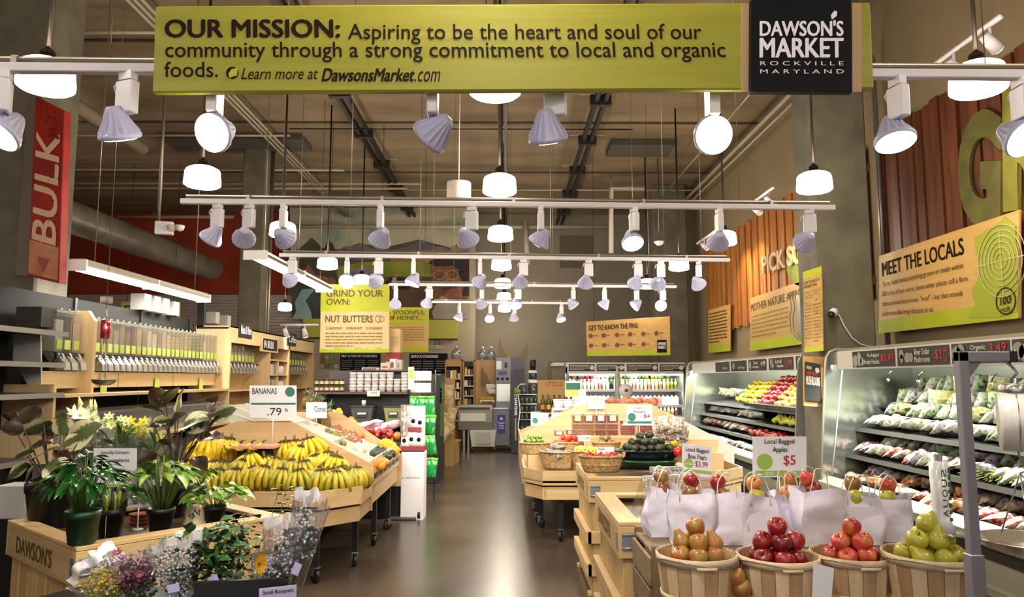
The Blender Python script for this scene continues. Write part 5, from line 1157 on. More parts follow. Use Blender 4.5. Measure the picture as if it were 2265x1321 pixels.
def rim_panels(t, poly, z0, z1, th, inset=0, mat=None):
    n = len(poly); cx = sum(p[0] for p in poly)/n; cy = sum(p[1] for p in poly)/n
    for i in range(n):
        a, b = Vector((*poly[i], 0)), Vector((*poly[(i+1) % n], 0)); c = Vector((cx, cy, 0))
        d = (b-a).normalized(); nn = Vector((d.y, -d.x, 0)); nn = nn if nn.dot(a-c) > 0 else -nn
        a2, b2 = a-nn*(th+inset), b-nn*(th+inset); a1, b1 = a-nn*inset, b-nn*inset
        obj('rim_panel', MB().prism([(a1.x, a1.y), (b1.x, b1.y), (b2.x, b2.y), (a2.x, a2.y)], z0, z1), mat or (TBW if abs(d.x) > abs(d.y) else TBY), t)
def card(px0, py0, px1, py1, Y, label, texts=(), stick=None, frame=None, bars=(), cat='price sign', tilt=0, name='price_card', lime=None, mat=None):
    P = [at_y(px0, py0, Y), at_y(px1, py0+tilt, Y), at_y(px1, py1+tilt, Y), at_y(px0, py1, Y)]
    t = thing(name, label, cat, (P[3]+P[2])/2)
    obj('board', MB().slab([P[3], P[2], P[1], P[0]], .004), mat or CARD, t)
    gs = {}
    for s, u0, v0, u1, v1, c in texts: text_on(gs.setdefault(c, MB()), s, *quad(P, u0, v0, u1, v1), bold=.015, lift=.003)
    for u0, v0, u1, v1, c in bars: patch(gs.setdefault(c, MB()), P, u0, v0, u1, v1, .0025)
    if lime: disc(gs.setdefault(lime[3] if len(lime) > 3 else 'g', MB()), P, lime[0], lime[1], lime[2], 1, lift=.0022)
    for c, g in gs.items(): obj('print', g, {'k': M('print_black', '1c1a1e', .6), 'r': M('print_red', 'a8202c', .6), 'g': M('print_green', '8fae4a', .6), 'd': M('print_teal', '2e6e5c', .6), 'y': M('print_yellow', 'd8d060', .6), 'w': WPRINT}[c], t)
    if stick is not None:
        b = (P[2]+P[3])/2; obj('stick', MB().tube([b+Vector((0, .004, .02)), (b.x, b.y+.004, stick)], .004, 6), WHITE, t)
        obj('base', MB().lathe([(0, 0), (.03, 0), (.03, .006), (0, .006)], 14, c=(b.x, b.y+.004, stick)), WHITE, t)
    return t, P
# ---------------------------------------------------------------- banana table
bt = thing('banana_table', 'octagonal maple display table on black casters heaped with bananas', 'display table', (-2.3, 6.6, 0))
po = [(-3.36, 6.50), (-3.06, 6.14), (-1.52, 6.14), (-1.235, 6.46), (-1.235, 7.0), (-3.36, 7.0)]
rim_panels(bt, po, .595, .74, .02); rim_panels(bt, po, .45, .575, .02, .025)
obj('deck', MB().prism([(x*.985-.03, y) for x, y in po], .60, .62), TBW, bt)
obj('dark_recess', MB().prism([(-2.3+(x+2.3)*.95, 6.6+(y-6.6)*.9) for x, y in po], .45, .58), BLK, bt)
brd = [(826, 1075), (826, 1029), (641, 931), (522, 933), (445, 962), (436, 1075)]
obj('back_board', MB().slab([at_y(x, y, 7.0) for x, y in brd][::-1], .02, Vector((0, -1, 0))), TBW, bt)
for px, py in ((697, 1290), (784, 1253), (560, 1285)):
    p = at_z(px, py, 0); leg(bt, p.x, p.y, .45)
obj('step', MB().bb(-3.2, -1.4, 6.62, 6.98, .62, .76), TBW, bt); obj('step', MB().bb(-3.1, -1.55, 6.80, 6.98, .76, .9), TBW, bt)
p = at_y(522, 977, 6.72); q = at_y(615, 990, 6.72)
obj('tray', MB().bb(p.x, q.x, 6.6, 6.85, q.z, q.z+.022), M('pink_tray', 'c98a78', .5), bt); obj('dark_box', MB().bb(p.x+.03, q.x-.02, 6.66, 6.84, .7, q.z-.005), BLK, bt)
def banana_me(col, tip, L=.185, bend=1.0, r=.0165, seed=0):
    g = MB(); pts, rs = [], []
    for k in range(10):
        f = k/9; a = bend*(f-.15); pts.append(Vector((0, -math.sin(a)*L*.62 if a > 0 else 0, -L*f*.92+.02*math.sin(f*3))))
        rs.append(r*(.35 if k == 0 else .5 if k == 1 else .95 if k in (2, 8) else .42 if k == 9 else 1.08))
    # outward bow: bananas swell away from the crown and turn back in at the tip
    pts = [Vector((0, -.062*math.sin(PI*(k/9)*.86), -L*(k/9))) for k in range(10)]
    g.use(col).tube(pts[1:9], r, 6, rs=rs[1:9]); g.use(tip).tube(pts[:2], r, 6, rs=[.006, .008]); g.tube(pts[8:], r, 6, rs=[.012, .004])
    return g.mesh('banana')
BYL = M('banana_yellow', 'd0ac12', .4, rnd=['d6b416', 'dcbc20', 'c9a414'], col2='a88a1c', nscale=14, thresh=(.55, .8)); BGR = M('banana_green_yellow', '9c8c1a', .4, rnd=['8f8a1a', 'a8941c', 'b09c1c'], col2='6b5f18', nscale=12, thresh=(.5, .8)); BTIP = M('banana_tip', '4a3a1a', .7)
bme = {c: [banana_me(m, BTIP, L, 1, r) for L, r in ((.175, .0185), (.165, .018), (.185, .019))] for c, m in (('y', BYL), ('g', BGR))}
crown = MB().tube([(0, 0, .03), (0, 0, .012), (0, -.006, -.004)], .010, 6, rs=[.006, .008, .013]).mesh('crown', M('banana_crown', '6b5a22', .7))
def bunch(c, n, loc, rot, label, grp, s=1):
    t = thing('banana_bunch', label, 'bananas', loc, 0, grp); t.rotation_euler = rot; t.scale = (s,)*3
    for i in range(n):
        f = (i-(n-1)/2); o = obj('banana', bme[c][R.randrange(3)], parent=t, loc=(f*.012, -.002*abs(f), 0), rot=(R.uniform(-.06, .06)-.1, -f*.17+R.uniform(-.03, .03), f*.30))
    obj('crown', crown, parent=t, loc=(0, 0, 0)); return t
BN = [  # px, py of the crown, distance, colour, count, yaw, place
 (462, 968, 6.85, 'y', 6, .2), (492, 966, 6.88, 'y', 5, 0), (512, 968, 6.86, 'y', 5, -.1), (632, 974, 6.86, 'y', 6, -.25), (652, 972, 6.88, 'y', 5, .1), (680, 968, 6.88, 'y', 6, .15), (668, 985, 6.8, 'y', 4, -.4), (440, 990, 6.8, 'y', 5, .4), (702, 990, 6.84, 'y', 4, .5),
 (476, 1018, 6.62, 'y', 5, .1), (500, 1018, 6.6, 'g', 5, .3), (551, 1001, 6.6, 'y', 6, -.3), (584, 1008, 6.6, 'y', 6, 0), (612, 1012, 6.58, 'g', 5, .9), (640, 1022, 6.56, 'g', 5, 1.1), (672, 1018, 6.56, 'g', 5, .2), (700, 1004, 6.62, 'y', 5, -.2), (726, 998, 6.66, 'y', 5, .5), (744, 1006, 6.6, 'y', 6, .5), (770, 1030, 6.55, 'g', 5, .7), (788, 1038, 6.5, 'g', 5, .9), (718, 1030, 6.5, 'g', 5, .1), (740, 1034, 6.48, 'y', 5, -.1),
 (455, 1052, 6.36, 'g', 5, .2), (487, 1050, 6.36, 'g', 5, 0), (525, 1049, 6.35, 'g', 5, -.1), (563, 1046, 6.35, 'g', 5, .05), (589, 1044, 6.34, 'g', 5, -.1), (626, 1049, 6.34, 'g', 5, .1), (660, 1052, 6.33, 'g', 5, .3), (712, 1052, 6.33, 'g', 6, -.1), (742, 1055, 6.33, 'g', 5, .2), (775, 1050, 6.4, 'g', 5, .5), (800, 1046, 6.5, 'g', 5, .8), (648, 1030, 6.45, 'g', 5, -.6), (600, 1032, 6.45, 'g', 4, .4), (540, 1030, 6.45, 'g', 4, -.3)]
for k, (px, py, Y, c, n, rz) in enumerate(BN):
    rowi = 'back' if k < 9 else ('middle' if k < 23 else 'front')
    fr = k >= 23; bunch(c, n, at_y(px, py, Y+.07*fr)+Vector((-.05*(px > 760), 0, .055*fr)), (R.uniform(-.1, .2), R.uniform(-.25, .25), rz), '%s banana bunch in the %s row of the banana table, %s counted in that row' % ('yellow' if c == 'y' else 'greenish', rowi, ordn(k if k < 9 else k-9 if k < 23 else k-23)), 'banana bunches', 1.3-.12*fr)
for k in range(3): bunch('y', 4, at_y(535+k*24, 975, 6.7), (PI/2*.9, 0, PI/2+.1*k), 'banana bunch lying on the pink tray, %s from the left' % ordn(k), 'bananas on the pink tray', .9)
t, P = card(0, 0, 1, 1, 6.0, 'x')[0:2]; purge(t)
Yb_ = 6.9; t, P = card(552, 853, 656, 924, Yb_, 'big white price sign reading BANANAS .79 above the banana table', [('BANANAS', .06, .08, .58, .27, 'k'), ('.79', .38, .70, .68, .93, 'k'), ('lb', .75, .70, .82, .82, 'k')], bars=[(.03, .54, .98, .60, 'd')], lime=(.86, .2, .045, 'd'), stick=1.0, name='banana_price_sign')
# ---------------------------------------------------------------- citrus section behind the banana table
def plane_at(px, py, p0, n):
    d = ray(px, py); o = Vector((0, 0, H)); return o+d*((Vector(p0)-o).dot(n)/d.dot(n))
ct = thing('citrus_table', 'sloping maple display with white trays of citrus and tropical fruit behind the bananas', 'display table', (-2.0, 7.9, 0))
RX, RZ, LX, LZ = -2.75, 1.32, -1.30, .80
def dk(x): return LZ+(RZ-LZ)*(LX-x)/(LX-RX)
obj('deck', MB().prism([(LX, LZ-.02), (LX, LZ), (RX, RZ), (RX, RZ-.02)], 7.02, 8.76, 'y'), M('tray_white', 'c9c4b6', .4), ct)
for f in (.0, .30, .62, .98):
    x = LX+(RX-LX)*f; obj('divider', MB().bb(x-.012, x+.012, 7.02, 8.76, dk(x)-.01, dk(x)+.08), M('tray_white', '', .4), ct)
for y in (7.04, 7.45, 7.9, 8.3): obj('divider', MB().prism([(LX, LZ), (LX, LZ+.075), (RX, RZ+.075), (RX, RZ)], y-.008, y+.008, 'y'), M('tray_white', '', .4), ct)
obj('front_edge', MB().bb(LX+.02, LX+.05, 7.03, 8.74, .66, .80), TBY, ct); obj('lower_edge', MB().bb(LX+.0, LX+.03, 7.03, 8.74, .48, .64), TBY, ct)
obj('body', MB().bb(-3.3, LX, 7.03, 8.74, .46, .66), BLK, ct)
for k in range(6): obj('price_holder', MB().box((LX+.056, 7.2+.28*k, .74), (.008, .17, .045)), BLK, ct)
obj('end_board', MB().slab([at_y(x, y, 8.78) for x, y in ((736, 912), (750, 912), (889, 1006), (887, 1076), (700, 1076), (640, 960), (640, 912))], .02, Vector((0, -1, 0))), TBW, ct)
for px, py in ((857, 1172), (826, 1207)): p = at_z(px, py, 0); leg(ct, p.x, p.y, .5)
leg(ct, -3.2, 8.5, .5)
N_ = Vector((RZ-LZ, 0, LX-RX)).normalized(); P0 = Vector((LX, 7.5, LZ))
def heap_px(px0, px1, py0, py1, me, n, name, label, cat, grp, lift=.035):
    for i in range(n):
        p = plane_at(px0+(px1-px0)*R.random(), py0+(py1-py0)*R.random(), P0, N_); place_fruit(name, me, p+N_*lift*R.uniform(.7, 1.5), rrot(), label, cat, grp)
f_or = fruits(ROUND, ORA, .045, 14, 'orange'); f_le = fruits(LEMON, LEM, .034, 12, 'lemon'); f_ma = fruits(AVO, MAN, .045, 12, 'mango'); f_ki = fruits(AVO, POT, .032, 10, 'kiwi'); f_gr = fruits(AVO, AVOM, .04, 12, 'avocado'); f_on = fruits(ROUND, M('white_onion', 'c9c0a8', .4), .04, 12, 'onion'); f_pm = fruits(LEMON, M('yellow_melon', 'c9981a', .4), .05, 14, 'melon')
def line_px(pts, me, name, label, cat, grp, lift=.04):
    for x, y in [q for x, y in pts for q in ((x, y), (x+R.uniform(3, 9), y-R.uniform(3, 9)))]: place_fruit(name, me, plane_at(x, y, P0, N_)+N_*lift, rrot(), label, cat, grp)
line_px([(728, 921), (735, 926), (742, 930), (732, 929), (746, 924), (739, 921)], f_le, 'lemon', 'yellow lemon in the white tray beside the citrus price card', 'lemon', 'lemons on the citrus table')
line_px([(765, 944), (774, 950), (783, 956), (790, 963), (800, 968), (770, 957), (780, 964), (792, 972), (758, 950)], f_or, 'orange', 'pale orange in the upper white tray of the citrus table', 'orange', 'oranges on the citrus table', .05)
line_px([(742, 962), (752, 970), (760, 976), (768, 980), (777, 984), (785, 988), (774, 976), (788, 980)], f_ma, 'mango', 'red and green mango in the middle white tray of the citrus table', 'mango', 'mangoes on the citrus table')
line_px([(722, 960), (730, 966), (738, 972), (745, 979), (752, 985), (733, 974), (757, 990), (745, 987)], f_ki, 'kiwi_fruit', 'brown kiwi fruit in the front tray of the citrus table', 'kiwi', 'kiwis on the citrus table')
line_px([(786, 1000), (794, 1005), (802, 1002), (790, 994)], f_on, 'onion', 'white onion in the tray behind the banana board', 'onion', 'white onions on the citrus table')
line_px([(842, 992), (852, 996), (862, 1004), (868, 1012), (850, 988)], f_pm, 'melon', 'yellow melon in the lower tray of the citrus table', 'melon', 'yellow melons on the citrus table', .05)
line_px([(822, 1012), (832, 1017), (845, 1020), (838, 1010), (856, 1020)], f_gr, 'papaya', 'dark green papaya in the lower tray of the citrus table', 'papaya', 'papayas on the citrus table', .05)
line_px([(826, 1036), (834, 1032), (840, 1040)], f_or, 'orange', 'orange in the nearest corner tray beside the banana board', 'orange', 'oranges in the corner tray')
PLF = M('pineapple_leaf', '5f7a4a', .5, rnd=['4f6a3c', '7d9468', '94a684'])
lf = MB().grid(lambda u, v: Vector(((u-.5)*.022*(1-v)**.8, .10*v*v*.6, .12*v)), 2, 4).mesh('leaf', PLF)
pine = MB().lathe([(0, -.08), (.04, -.075), (.055, -.03), (.055, .03), (.035, .075), (0, .08)], 14, fn=lambda a, z: 1+.05*math.sin(a*7)*math.sin(z*90)).mesh('body', M('pineapple_skin', '8a6a2c', .7, col2='5a4a20', nscale=40, bump=.6, bscale=60))
for k, (px, py) in enumerate(((672, 906), (690, 915), (704, 921), (722, 934), (698, 940), (715, 950), (682, 925))):
    p = plane_at(px, py, P0, N_)+N_*.09; t = thing('pineapple', 'spiky-crowned pineapple at the top of the citrus table, %s from the left' % ordn(k), 'pineapple', p, R.uniform(0, 6), 'pineapples')
    obj('body', pine, parent=t, loc=(0, 0, 0)); [obj('leaf', lf, parent=t, loc=(0, 0, .07+.012*(i % 3)), rot=(-.1-.35*(i % 3), 0, i*2.4), scale=R.uniform(.8, 1.2)) for i in range(15)]
card(677, 890, 723, 925, 8.3, 'white price card reading Citrus among the pineapples', [('Citrus', .4, .25, .95, .6, 'k')], stick=1.15)
# red fruit and mesh bags beyond the end board
st = thing('black_stand', 'black slanted stand of tangerines and net bags beyond the citrus end board', 'display stand', (-1.9, 9.5, 0))
obj('body', MB().prism([(-2.6, 0), (-1.28, 0), (-1.28, .8), (-2.6, 1.0)], 9.0, 9.9, 'y'), BLK, st)
f_ap = fruits(ROUND, OR_AP, .045, 12, 'tangerine'); f_ra = fruits(APPLE, RED_AP, .042, 12, 'apple')
for k in range(26): p = at_y(R.uniform(795, 880), R.uniform(945, 972), R.uniform(9.05, 9.5)); place_fruit('tangerine', R.choice((f_ap, f_ra)), Vector((p.x, p.y, .90+.08*(-1.3-p.x)+R.uniform(0, .1))), rrot(), 'red-orange tangerine heaped on the black stand', 'tangerine', 'tangerines on the black stand')
net = leafy('net_bag', '8c2030', 'c98090', 'e0c8d0', 60); nb = pillow(.22, .16, .1, 3, net, name='net_bag')
for k, (px, py) in enumerate(((806, 943), (828, 938), (850, 945), (868, 940), (838, 950))): p = at_y(px, py, 9.4); tag(obj('net_bag', nb, None, None, p, (R.uniform(-.5, .5), -.3, R.uniform(-1, 1))), 'pink and white net bag of fruit on the black stand, %s from the left' % ordn(k), 'net bag', 'net bags')
# ---------------------------------------------------------------- jar gondola
JY = 11.3; za = at_y(700, 867, JY).z; jx0, jx1 = at_y(691, 867, JY).x, at_y(901, 867, JY).x
jg = thing('jar_gondola', 'black shelf unit stacked with rows of white tubs and amber jars', 'shelf unit', ((jx0+jx1)/2, JY+.3, 0))
obj('shelf', MB().bb(jx0, jx1, JY, JY+.55, za-.035, za), M('dark_brown_shelf', '3a2a26', .4), jg); obj('body', MB().bb(jx0+.12, jx1-.03, JY+.35, JY+.6, 0, za-.035), BLK, jg)
obj('back_panel', MB().bb(jx0+.12, jx1, JY+.55, JY+.6, za, at_y(700, 820, JY+.55).z), M('gondola_grey', '4a4644', .4), jg)
obj('price_rail', MB().bb(jx0, jx1, JY-.01, JY, za-.035, za-.005), M('rail_wine', '5a4440', .4), jg); obj('side_leg', MB().bb(jx0+.12, jx0+.16, JY+.05, JY+.55, 0, za-.035), DARKG, jg)
lz = at_y(750, 942, JY).z; obj('lower_shelf', MB().bb(jx0+.15, jx1, JY, JY+.5, lz-.03, lz), BLK, jg); obj('lowest_shelf', MB().bb(jx0+.15, jx1, JY, JY+.5, .1, .14), BLK, jg)
tub = MB().lathe([(.046, 0), (.051, .075), (.054, .076), (.054, .092), (.05, .096), (0, .096)], 16)
TUBW = M('tub_white', 'e6e2e2', .35); tubme = tub.mesh('tub', TUBW); tlab = MB().lathe([(.0515, .028), (.053, .06)], 16, cap=False).mesh('label', M('tub_label', 'c9bdb8', .5, rnd=['d8d0cc', 'b0a098', 'd8c8b8']))
amb = MB().lathe([(.033, 0), (.034, .07), (.028, .08), (.031, .081), (.031, .096), (0, .096)], 14).mesh('jar', M('amber_jar', '3c2818', .2, rnd=['3c2818', '5a4020', '2c1c14'])); alab = MB().lathe([(.0345, .02), (.0345, .062)], 14, cap=False).mesh('label', M('jar_label', 'b8a878', .5, rnd=['c9bc90', '9c8c5c', 'd0c8b0']))
nt_ = int((jx1-at_y(758, 867, JY).x)/.112)
for r_ in range(3):
    for k in range(nt_ if r_ else nt_):
        if r_ == 2 and k in (1,): continue
        o = tag(obj('white_tub', tubme, None, None, (jx1-.055-.112*k, JY+.07+.01*r_, za+.097*r_+.001)), 'white tub in the %s row of the jar shelf, %s from its right end' % (('bottom', 'middle', 'top')[r_], ordn(k)), 'tub', 'white tubs on the jar shelf'); obj('label', tlab, parent=o, loc=(0, 0, 0))
for r_ in range(2):
    x = jx0+.05; k = 0
    while x < jx1-.112*nt_-.04:
        o = tag(obj('amber_jar', amb, None, None, (x, JY+.06, za+.097*r_+.001)), 'amber jar in the %s row of the jar shelf, %s from its left end' % (('bottom', 'upper')[r_], ordn(k)), 'jar', 'amber jars on the jar shelf'); obj('label', alab, parent=o, loc=(0, 0, 0)); x += .076; k += 1
card(812, 864, 840, 877, JY-.02, 'small yellow-lined price tag hanging on the jar shelf edge', [('39.97', .3, .2, .8, .7, 'k')], bars=[(0, .85, 1, 1, 'y')])
bxm = MB().box((0, 0, .0), (1, 1, 1), )
for k, (x0, x1, y0, y1, Y, c, lab) in enumerate(((842, 862, 803, 818, 11.6, 'd0a890', 'peach carton on top of the jar shelf'), (862, 876, 794, 818, 11.65, 'c9c4c0', 'grey-white carton standing on top of the jar shelf'), (877, 888, 796, 818, 11.6, 'b0a8a4', 'narrow grey carton at the right end on top of the jar shelf'), (800, 838, 813, 819, 11.6, 'b8a890', 'low open tray on top of the jar shelf'))):
    p, q = at_y(x0, y0, Y), at_y(x1, y1, Y); b = tag(obj('carton', MB().bb(p.x, q.x, Y, Y+.2, za+.29 if False else q.z, p.z), M('carton_'+c, c, .6), bev=.004), lab, 'box'); obj('carton_print', MB().bb(p.x+.02, q.x-.04, Y-.002, Y, q.z+.03, p.z-.05), M('carton_print', '6b5048', .6), b, loc=(0, 0, 0))
obj('top_shelf', MB().bb(jx0+.5, jx1, JY+.25, JY+.6, at_y(800, 819, 11.6).z-.02, at_y(800, 819, 11.6).z-.001), M('dark_brown_shelf', '', .4), jg)
p, q = at_y(862, 728, 13.0), at_y(884, 800, 13.0)
t = thing('tall_carton', 'tall cream carton with a red band behind the grind-your-own board', 'box', ((p.x+q.x)/2, 13.2, 0)); obj('body', MB().bb(p.x-.05, q.x, 13.0, 13.35, 0, p.z), M('cream_carton', 'c9a878', .6), t); obj('red_band', MB().bb(p.x-.052, q.x+.002, 12.998, 13.352, q.z, q.z+.16), M('red_band', '8c2a22', .6), t)
obj('print_lines', greek(MB(), Vector((p.x+.03, 12.999, p.z-.12)), Vector((q.x-.02, 12.999, p.z-.12)), Vector((p.x+.03, 12.999, q.z+.25)), 9, 3, .35), INKF, t)
# storage tubs on the lower shelf
for k, (a, b, c, d, col) in enumerate(((722, 752, 896, 915, '2c2a28'), (775, 826, 897, 937, '5c5854'), (848, 892, 897, 937, '9c9468'))):
    Y = 11.25; p, q = at_y(a, c, Y), at_y(b, d, Y); w = (q.x-p.x); z0 = lz+.002
    t = thing('storage_tub', 'tapered storage tub on the lower black shelf, %s' % ('small dark one at the left', 'dark grey one with a label', 'one of pale grain with a label')[k], 'tub', ((p.x+q.x)/2, Y+.12, z0))
    h = .27 if k else .14
    obj('body', MB().box((0, 0, h/2), (w*.95, .28, h), taper=.72), M('tub_'+col, col, .3), t, loc=(0, 0, 0)); obj('lid', MB().box((0, 0, h+.015), (w, .3, .03)), M('tub_lid', '3c3a3a', .3), t, loc=(0, 0, 0), bev=.005)
    obj('label', MB().box((0, -.14, h*.62), (w*.45, .01, h*.3)), M('tub_label2', '2c2c2e', .5), t, loc=(0, 0, 0)); obj('label_strip', MB().box((0, -.148, h*.68), (w*.36, .004, h*.1)), WHITE, t, loc=(0, 0, 0))
p = at_y(800, 893, 11.2); tag(obj('white_cup', MB().lathe([(.03, 0), (.034, .075), (0, .075)], 14), WHITE, None, (p.x, 11.37, lz+.30+.002)), 'white cup standing on the dark grey storage tub', 'cup')
p = at_y(842, 932, 9.6); tag(obj('clear_cup', MB().lathe([(.035, 0), (.045, .11), (.043, .11)], 14), CLRW, None, (p.x, 9.45, 1.0)), 'clear plastic cup upside down among the net bags', 'cup')
# ---------------------------------------------------------------- white carton stand with coffee bags, bag roll on a pole
KY = 8.95; base = at_z(905, 1112, 0)
kx0, kx1 = at_y(888, 1000, KY).x, at_y(938, 1000, KY).x
t = thing('coffee_stand', 'white cardboard floor stand with wine-red bands and bags of coffee', 'display stand', ((kx0+kx1)/2, KY+.15, 0)); Zk = lambda y: at_y(900, y, KY).z
WC = M('white_cardboard', 'd8d4d4', .6); WR = M('wine_band', '7a2a30', .6)
obj('body', MB().bb(kx0, kx1, KY, KY+.3, 0, Zk(1000)), WC, t); obj('band', MB().bb(kx0-.005, kx1+.005, KY-.01, KY+.3, Zk(998), Zk(988)), WR, t)
obj('back_card', MB().bb(kx0+.02, kx1-.02, KY+.25, KY+.28, Zk(1000), Zk(900)), WC, t); obj('upper_tray', MB().bb(kx0+.05, kx1-.05, KY+.12, KY+.28, Zk(957), Zk(953)), WC, t); obj('band', MB().bb(kx0+.05, kx1-.05, KY+.115, KY+.12, Zk(957), Zk(947)), WR, t)
g = MB(); text_on(g, 'ly delicious', Vector((kx0+.01, KY-.001, Zk(1054))), Vector((kx1-.05, KY-.001, Zk(1054))), Vector((kx0+.01, KY-.001, Zk(1061))), bold=.02); text_on(g, 'a quietly better cup', Vector((kx0+.01, KY-.012, Zk(990))), Vector((kx1-.02, KY-.012, Zk(990))), Vector((kx0+.01, KY-.012, Zk(996))), bold=.01) if False else None
obj('lettering', g, M('grey_print2', '77706e', .6), t)
cb = pillow(.11, .17, .07, 5, M('coffee_bag_white', 'cfcaca', .4, bump=.2, bscale=12), name='coffee_bag')
for k, (px, py, dy) in enumerate(((896, 975, .06), (911, 972, .06), (927, 973, .06), (914, 932, .18), (928, 935, .18))):
    p = at_y(px, py, KY+dy); o = tag(obj('coffee_bag', cb, None, None, p, (PI/2-.1, 0, .1*k-.2)), 'white coffee bag with a dark emblem on the cardboard stand, %s' % ('lower left', 'lower middle', 'lower right', 'upper left', 'upper right')[k], 'coffee bag', 'coffee bags on the stand'); obj('emblem', MB().lathe([(0, 0), (.025, 0), (.0, .001)], 12), INK, o, loc=(0, 0, .036))
p = at_z(889, 1150, 0); PX, PY = p.x, p.y
t = thing('bag_roll_stand', 'steel pole on a square foot holding a roll of clear bags beside the cardboard stand', 'stand', (PX, PY, 0))
obj('foot', MB().bb(PX-.13, PX+.17, PY-.05, PY+.25, .01, .035), STEEL, t); caster(t, PX+.2, PY+.02); obj('pole', MB().tube([(PX, PY+.1, .03), (PX, PY+.1, at_y(889, 898, PY).z)], .014, 8), STEEL, t)
a, b = at_y(884, 912, PY), at_y(903, 965, PY); obj('bag_roll', MB().tube([((a.x+b.x)/2, PY+.03, a.z), ((a.x+b.x)/2, PY+.03, b.z)], .045, 12), CLRW, t)
obj('clear_sleeve', MB().bb(a.x, at_y(912, 912, PY).x, PY+.08, PY+.09, a.z-.05, at_y(890, 896, PY).z), CLRW, t)
# ---------------------------------------------------------------- wire rack of green bags
GY = 10.4; gp = at_y(935, 1080, GY)
t = thing('wire_rack', 'black wire rack hung with bright green snack bags and white packs', 'display rack', (gp.x, GY, 0)); gx0, gx1 = at_y(906, 900, GY).x, at_y(962, 900, GY).x; Zg = lambda y: at_y(935, y, GY).z
for x in (gx0, (gx0+gx1)/2, gx1): obj('post', MB().tube([(x, GY, 0), (x, GY, Zg(818))], .008, 6), BLK, t)
for y in (868, 838, 905, 950, 995, 1040): obj('cross_wire', MB().tube([(gx0, GY, Zg(y)), (gx1, GY, Zg(y))], .006, 5), BLK, t); 
for y in (868, 842): obj('wire_shelf', MB().bb(gx0, gx1, GY-.15, GY, Zg(y)-.008, Zg(y)), BLK, t)
gb = pillow(.105, .26, .07, 8, M('green_snack_bag', '1f8a3a', .2, rnd=['15702c', '2aa048', '1c8434'], col2='9ad0a0', nscale=16, thresh=(.55, .7)), name='snack_bag'); gt_ = MB().box((0, .125, 0), (.1, .02, .012)).mesh('bag_top', M('lime_bag_top', '8cc832', .3))
for r_ in range(4):
    for k in range(5):
        p = at_y(912+k*10.5+r_*1.5, (898, 940, 985, 1035)[r_], GY-.08+.03*(k % 2)); o = tag(obj('snack_bag', gb, None, None, p, (PI/2+R.uniform(-.15, .15), R.uniform(-.15, .15), R.uniform(-.3, .3))), 'bright green snack bag on the wire rack, %s tier down, %s from the left' % (ordn(r_), ordn(k)), 'snack bag', 'green snack bags'); obj('bag_top', gt_, parent=o, loc=(0, 0, 0))
wp = MB().box((0, 0, .05), (.07, .1, .13)).mesh('white_pack', M('white_pack', 'd8d8d4', .3, rnd=['d8d8d4', 'c0c8c4', '9aa09c']))
for y, lab in ((868, 'lower'), (842, 'upper')):
    for k in range(4): p = at_y(915+k*11, y, GY-.07); tag(obj('white_pack', wp, None, None, (p.x, GY-.08, Zg(y)+.016)), 'white pack on the %s wire shelf above the green bags, %s from the left' % (lab, ordn(k)), 'packet', 'white packs on the rack')
card(903, 812, 916, 862, 10.1, 'upright pale green poster strip left of the wire rack', bars=[(.1, .1, .9, .55, 'g')], name='poster', cat='poster')
p, q = at_y(966, 846, 12.5), at_y(981, 965, 12.5); 
t = thing('tall_banner', 'tall narrow green banner with vertical white words by the dark shelf end', 'banner', ((p.x+q.x)/2, 12.5, 0)); obj('board', MB().bb(p.x, q.x, 12.5, 12.53, q.z, p.z), M('banner_green', '4a6a24', .5), t); obj('stand', MB().bb(p.x, q.x, 12.53, 12.6, 0, p.z), DARKG, t)
g = MB(); text_on(g, 'tastes good and good for you', Vector(((p.x+q.x)/2-.02, 12.497, q.z+.25)), Vector(((p.x+q.x)/2-.02, 12.497, p.z-.1)), Vector(((p.x+q.x)/2+.025, 12.497, q.z+.25)), bold=.02) if False else greek(g, Vector(((p.x+q.x)/2-.012, 12.497, p.z-.1)), Vector(((p.x+q.x)/2-.012, 12.497, q.z+.25)), Vector(((p.x+q.x)/2+.02, 12.497, p.z-.1)), 1, 3, .9); obj('print', g, WPRINT, t)
solid('gondola_end', MB().bb(at_y(940, 828, 12).x, at_y(968, 828, 12).x, 12, 12.7, 0, at_y(950, 828, 12).z), DARKG, 'dark grey end of a shelf unit behind the wire rack', 'shelf unit', bev=.01)
p, q = at_y(968, 976, 14.8), at_y(1013, 1018, 14.8)
t = thing('cardboard_box', 'plain brown cardboard box on the floor at the end of the aisle', 'box', ((p.x+q.x)/2, 15, 0)); obj('body', MB().bb(p.x, q.x, 14.8, 15.2, 0, p.z), M('cardboard', 'a8834c', .8), t); obj('flap', MB().box((q.x-.02, 15, p.z+.003), (.12, .38, .004), ry=.05), M('cardboard', '', .8), t)
paper = pillow(.2, .5, .1, 4, M('kraft_paper', '9a7c50', .7, col2='c9b68a', nscale=12), name='paper_bundle')
for k, (px, py, Y) in enumerate(((992, 880, 14), (996, 930, 14), (975, 940, 13.2), (980, 962, 13.2))): p = at_y(px, py, Y); tag(obj('dried_bundle', paper, None, None, p, (PI/2, .2*k, .3)), 'brown paper-wrapped bundle stacked beside the green banner, %s from the top' % ordn(k), 'bundle', 'paper bundles')
p = at_y(995, 974, 14.2); solid('bundle_rack', MB().bb(at_y(985, 900, 14.3).x, at_y(1005, 900, 14.3).x, 14.3, 14.5, 0, at_y(990, 838, 14.3).z), M('kraft_board', '9c7c4c', .7), 'brown board rack behind the paper bundles', 'display rack')
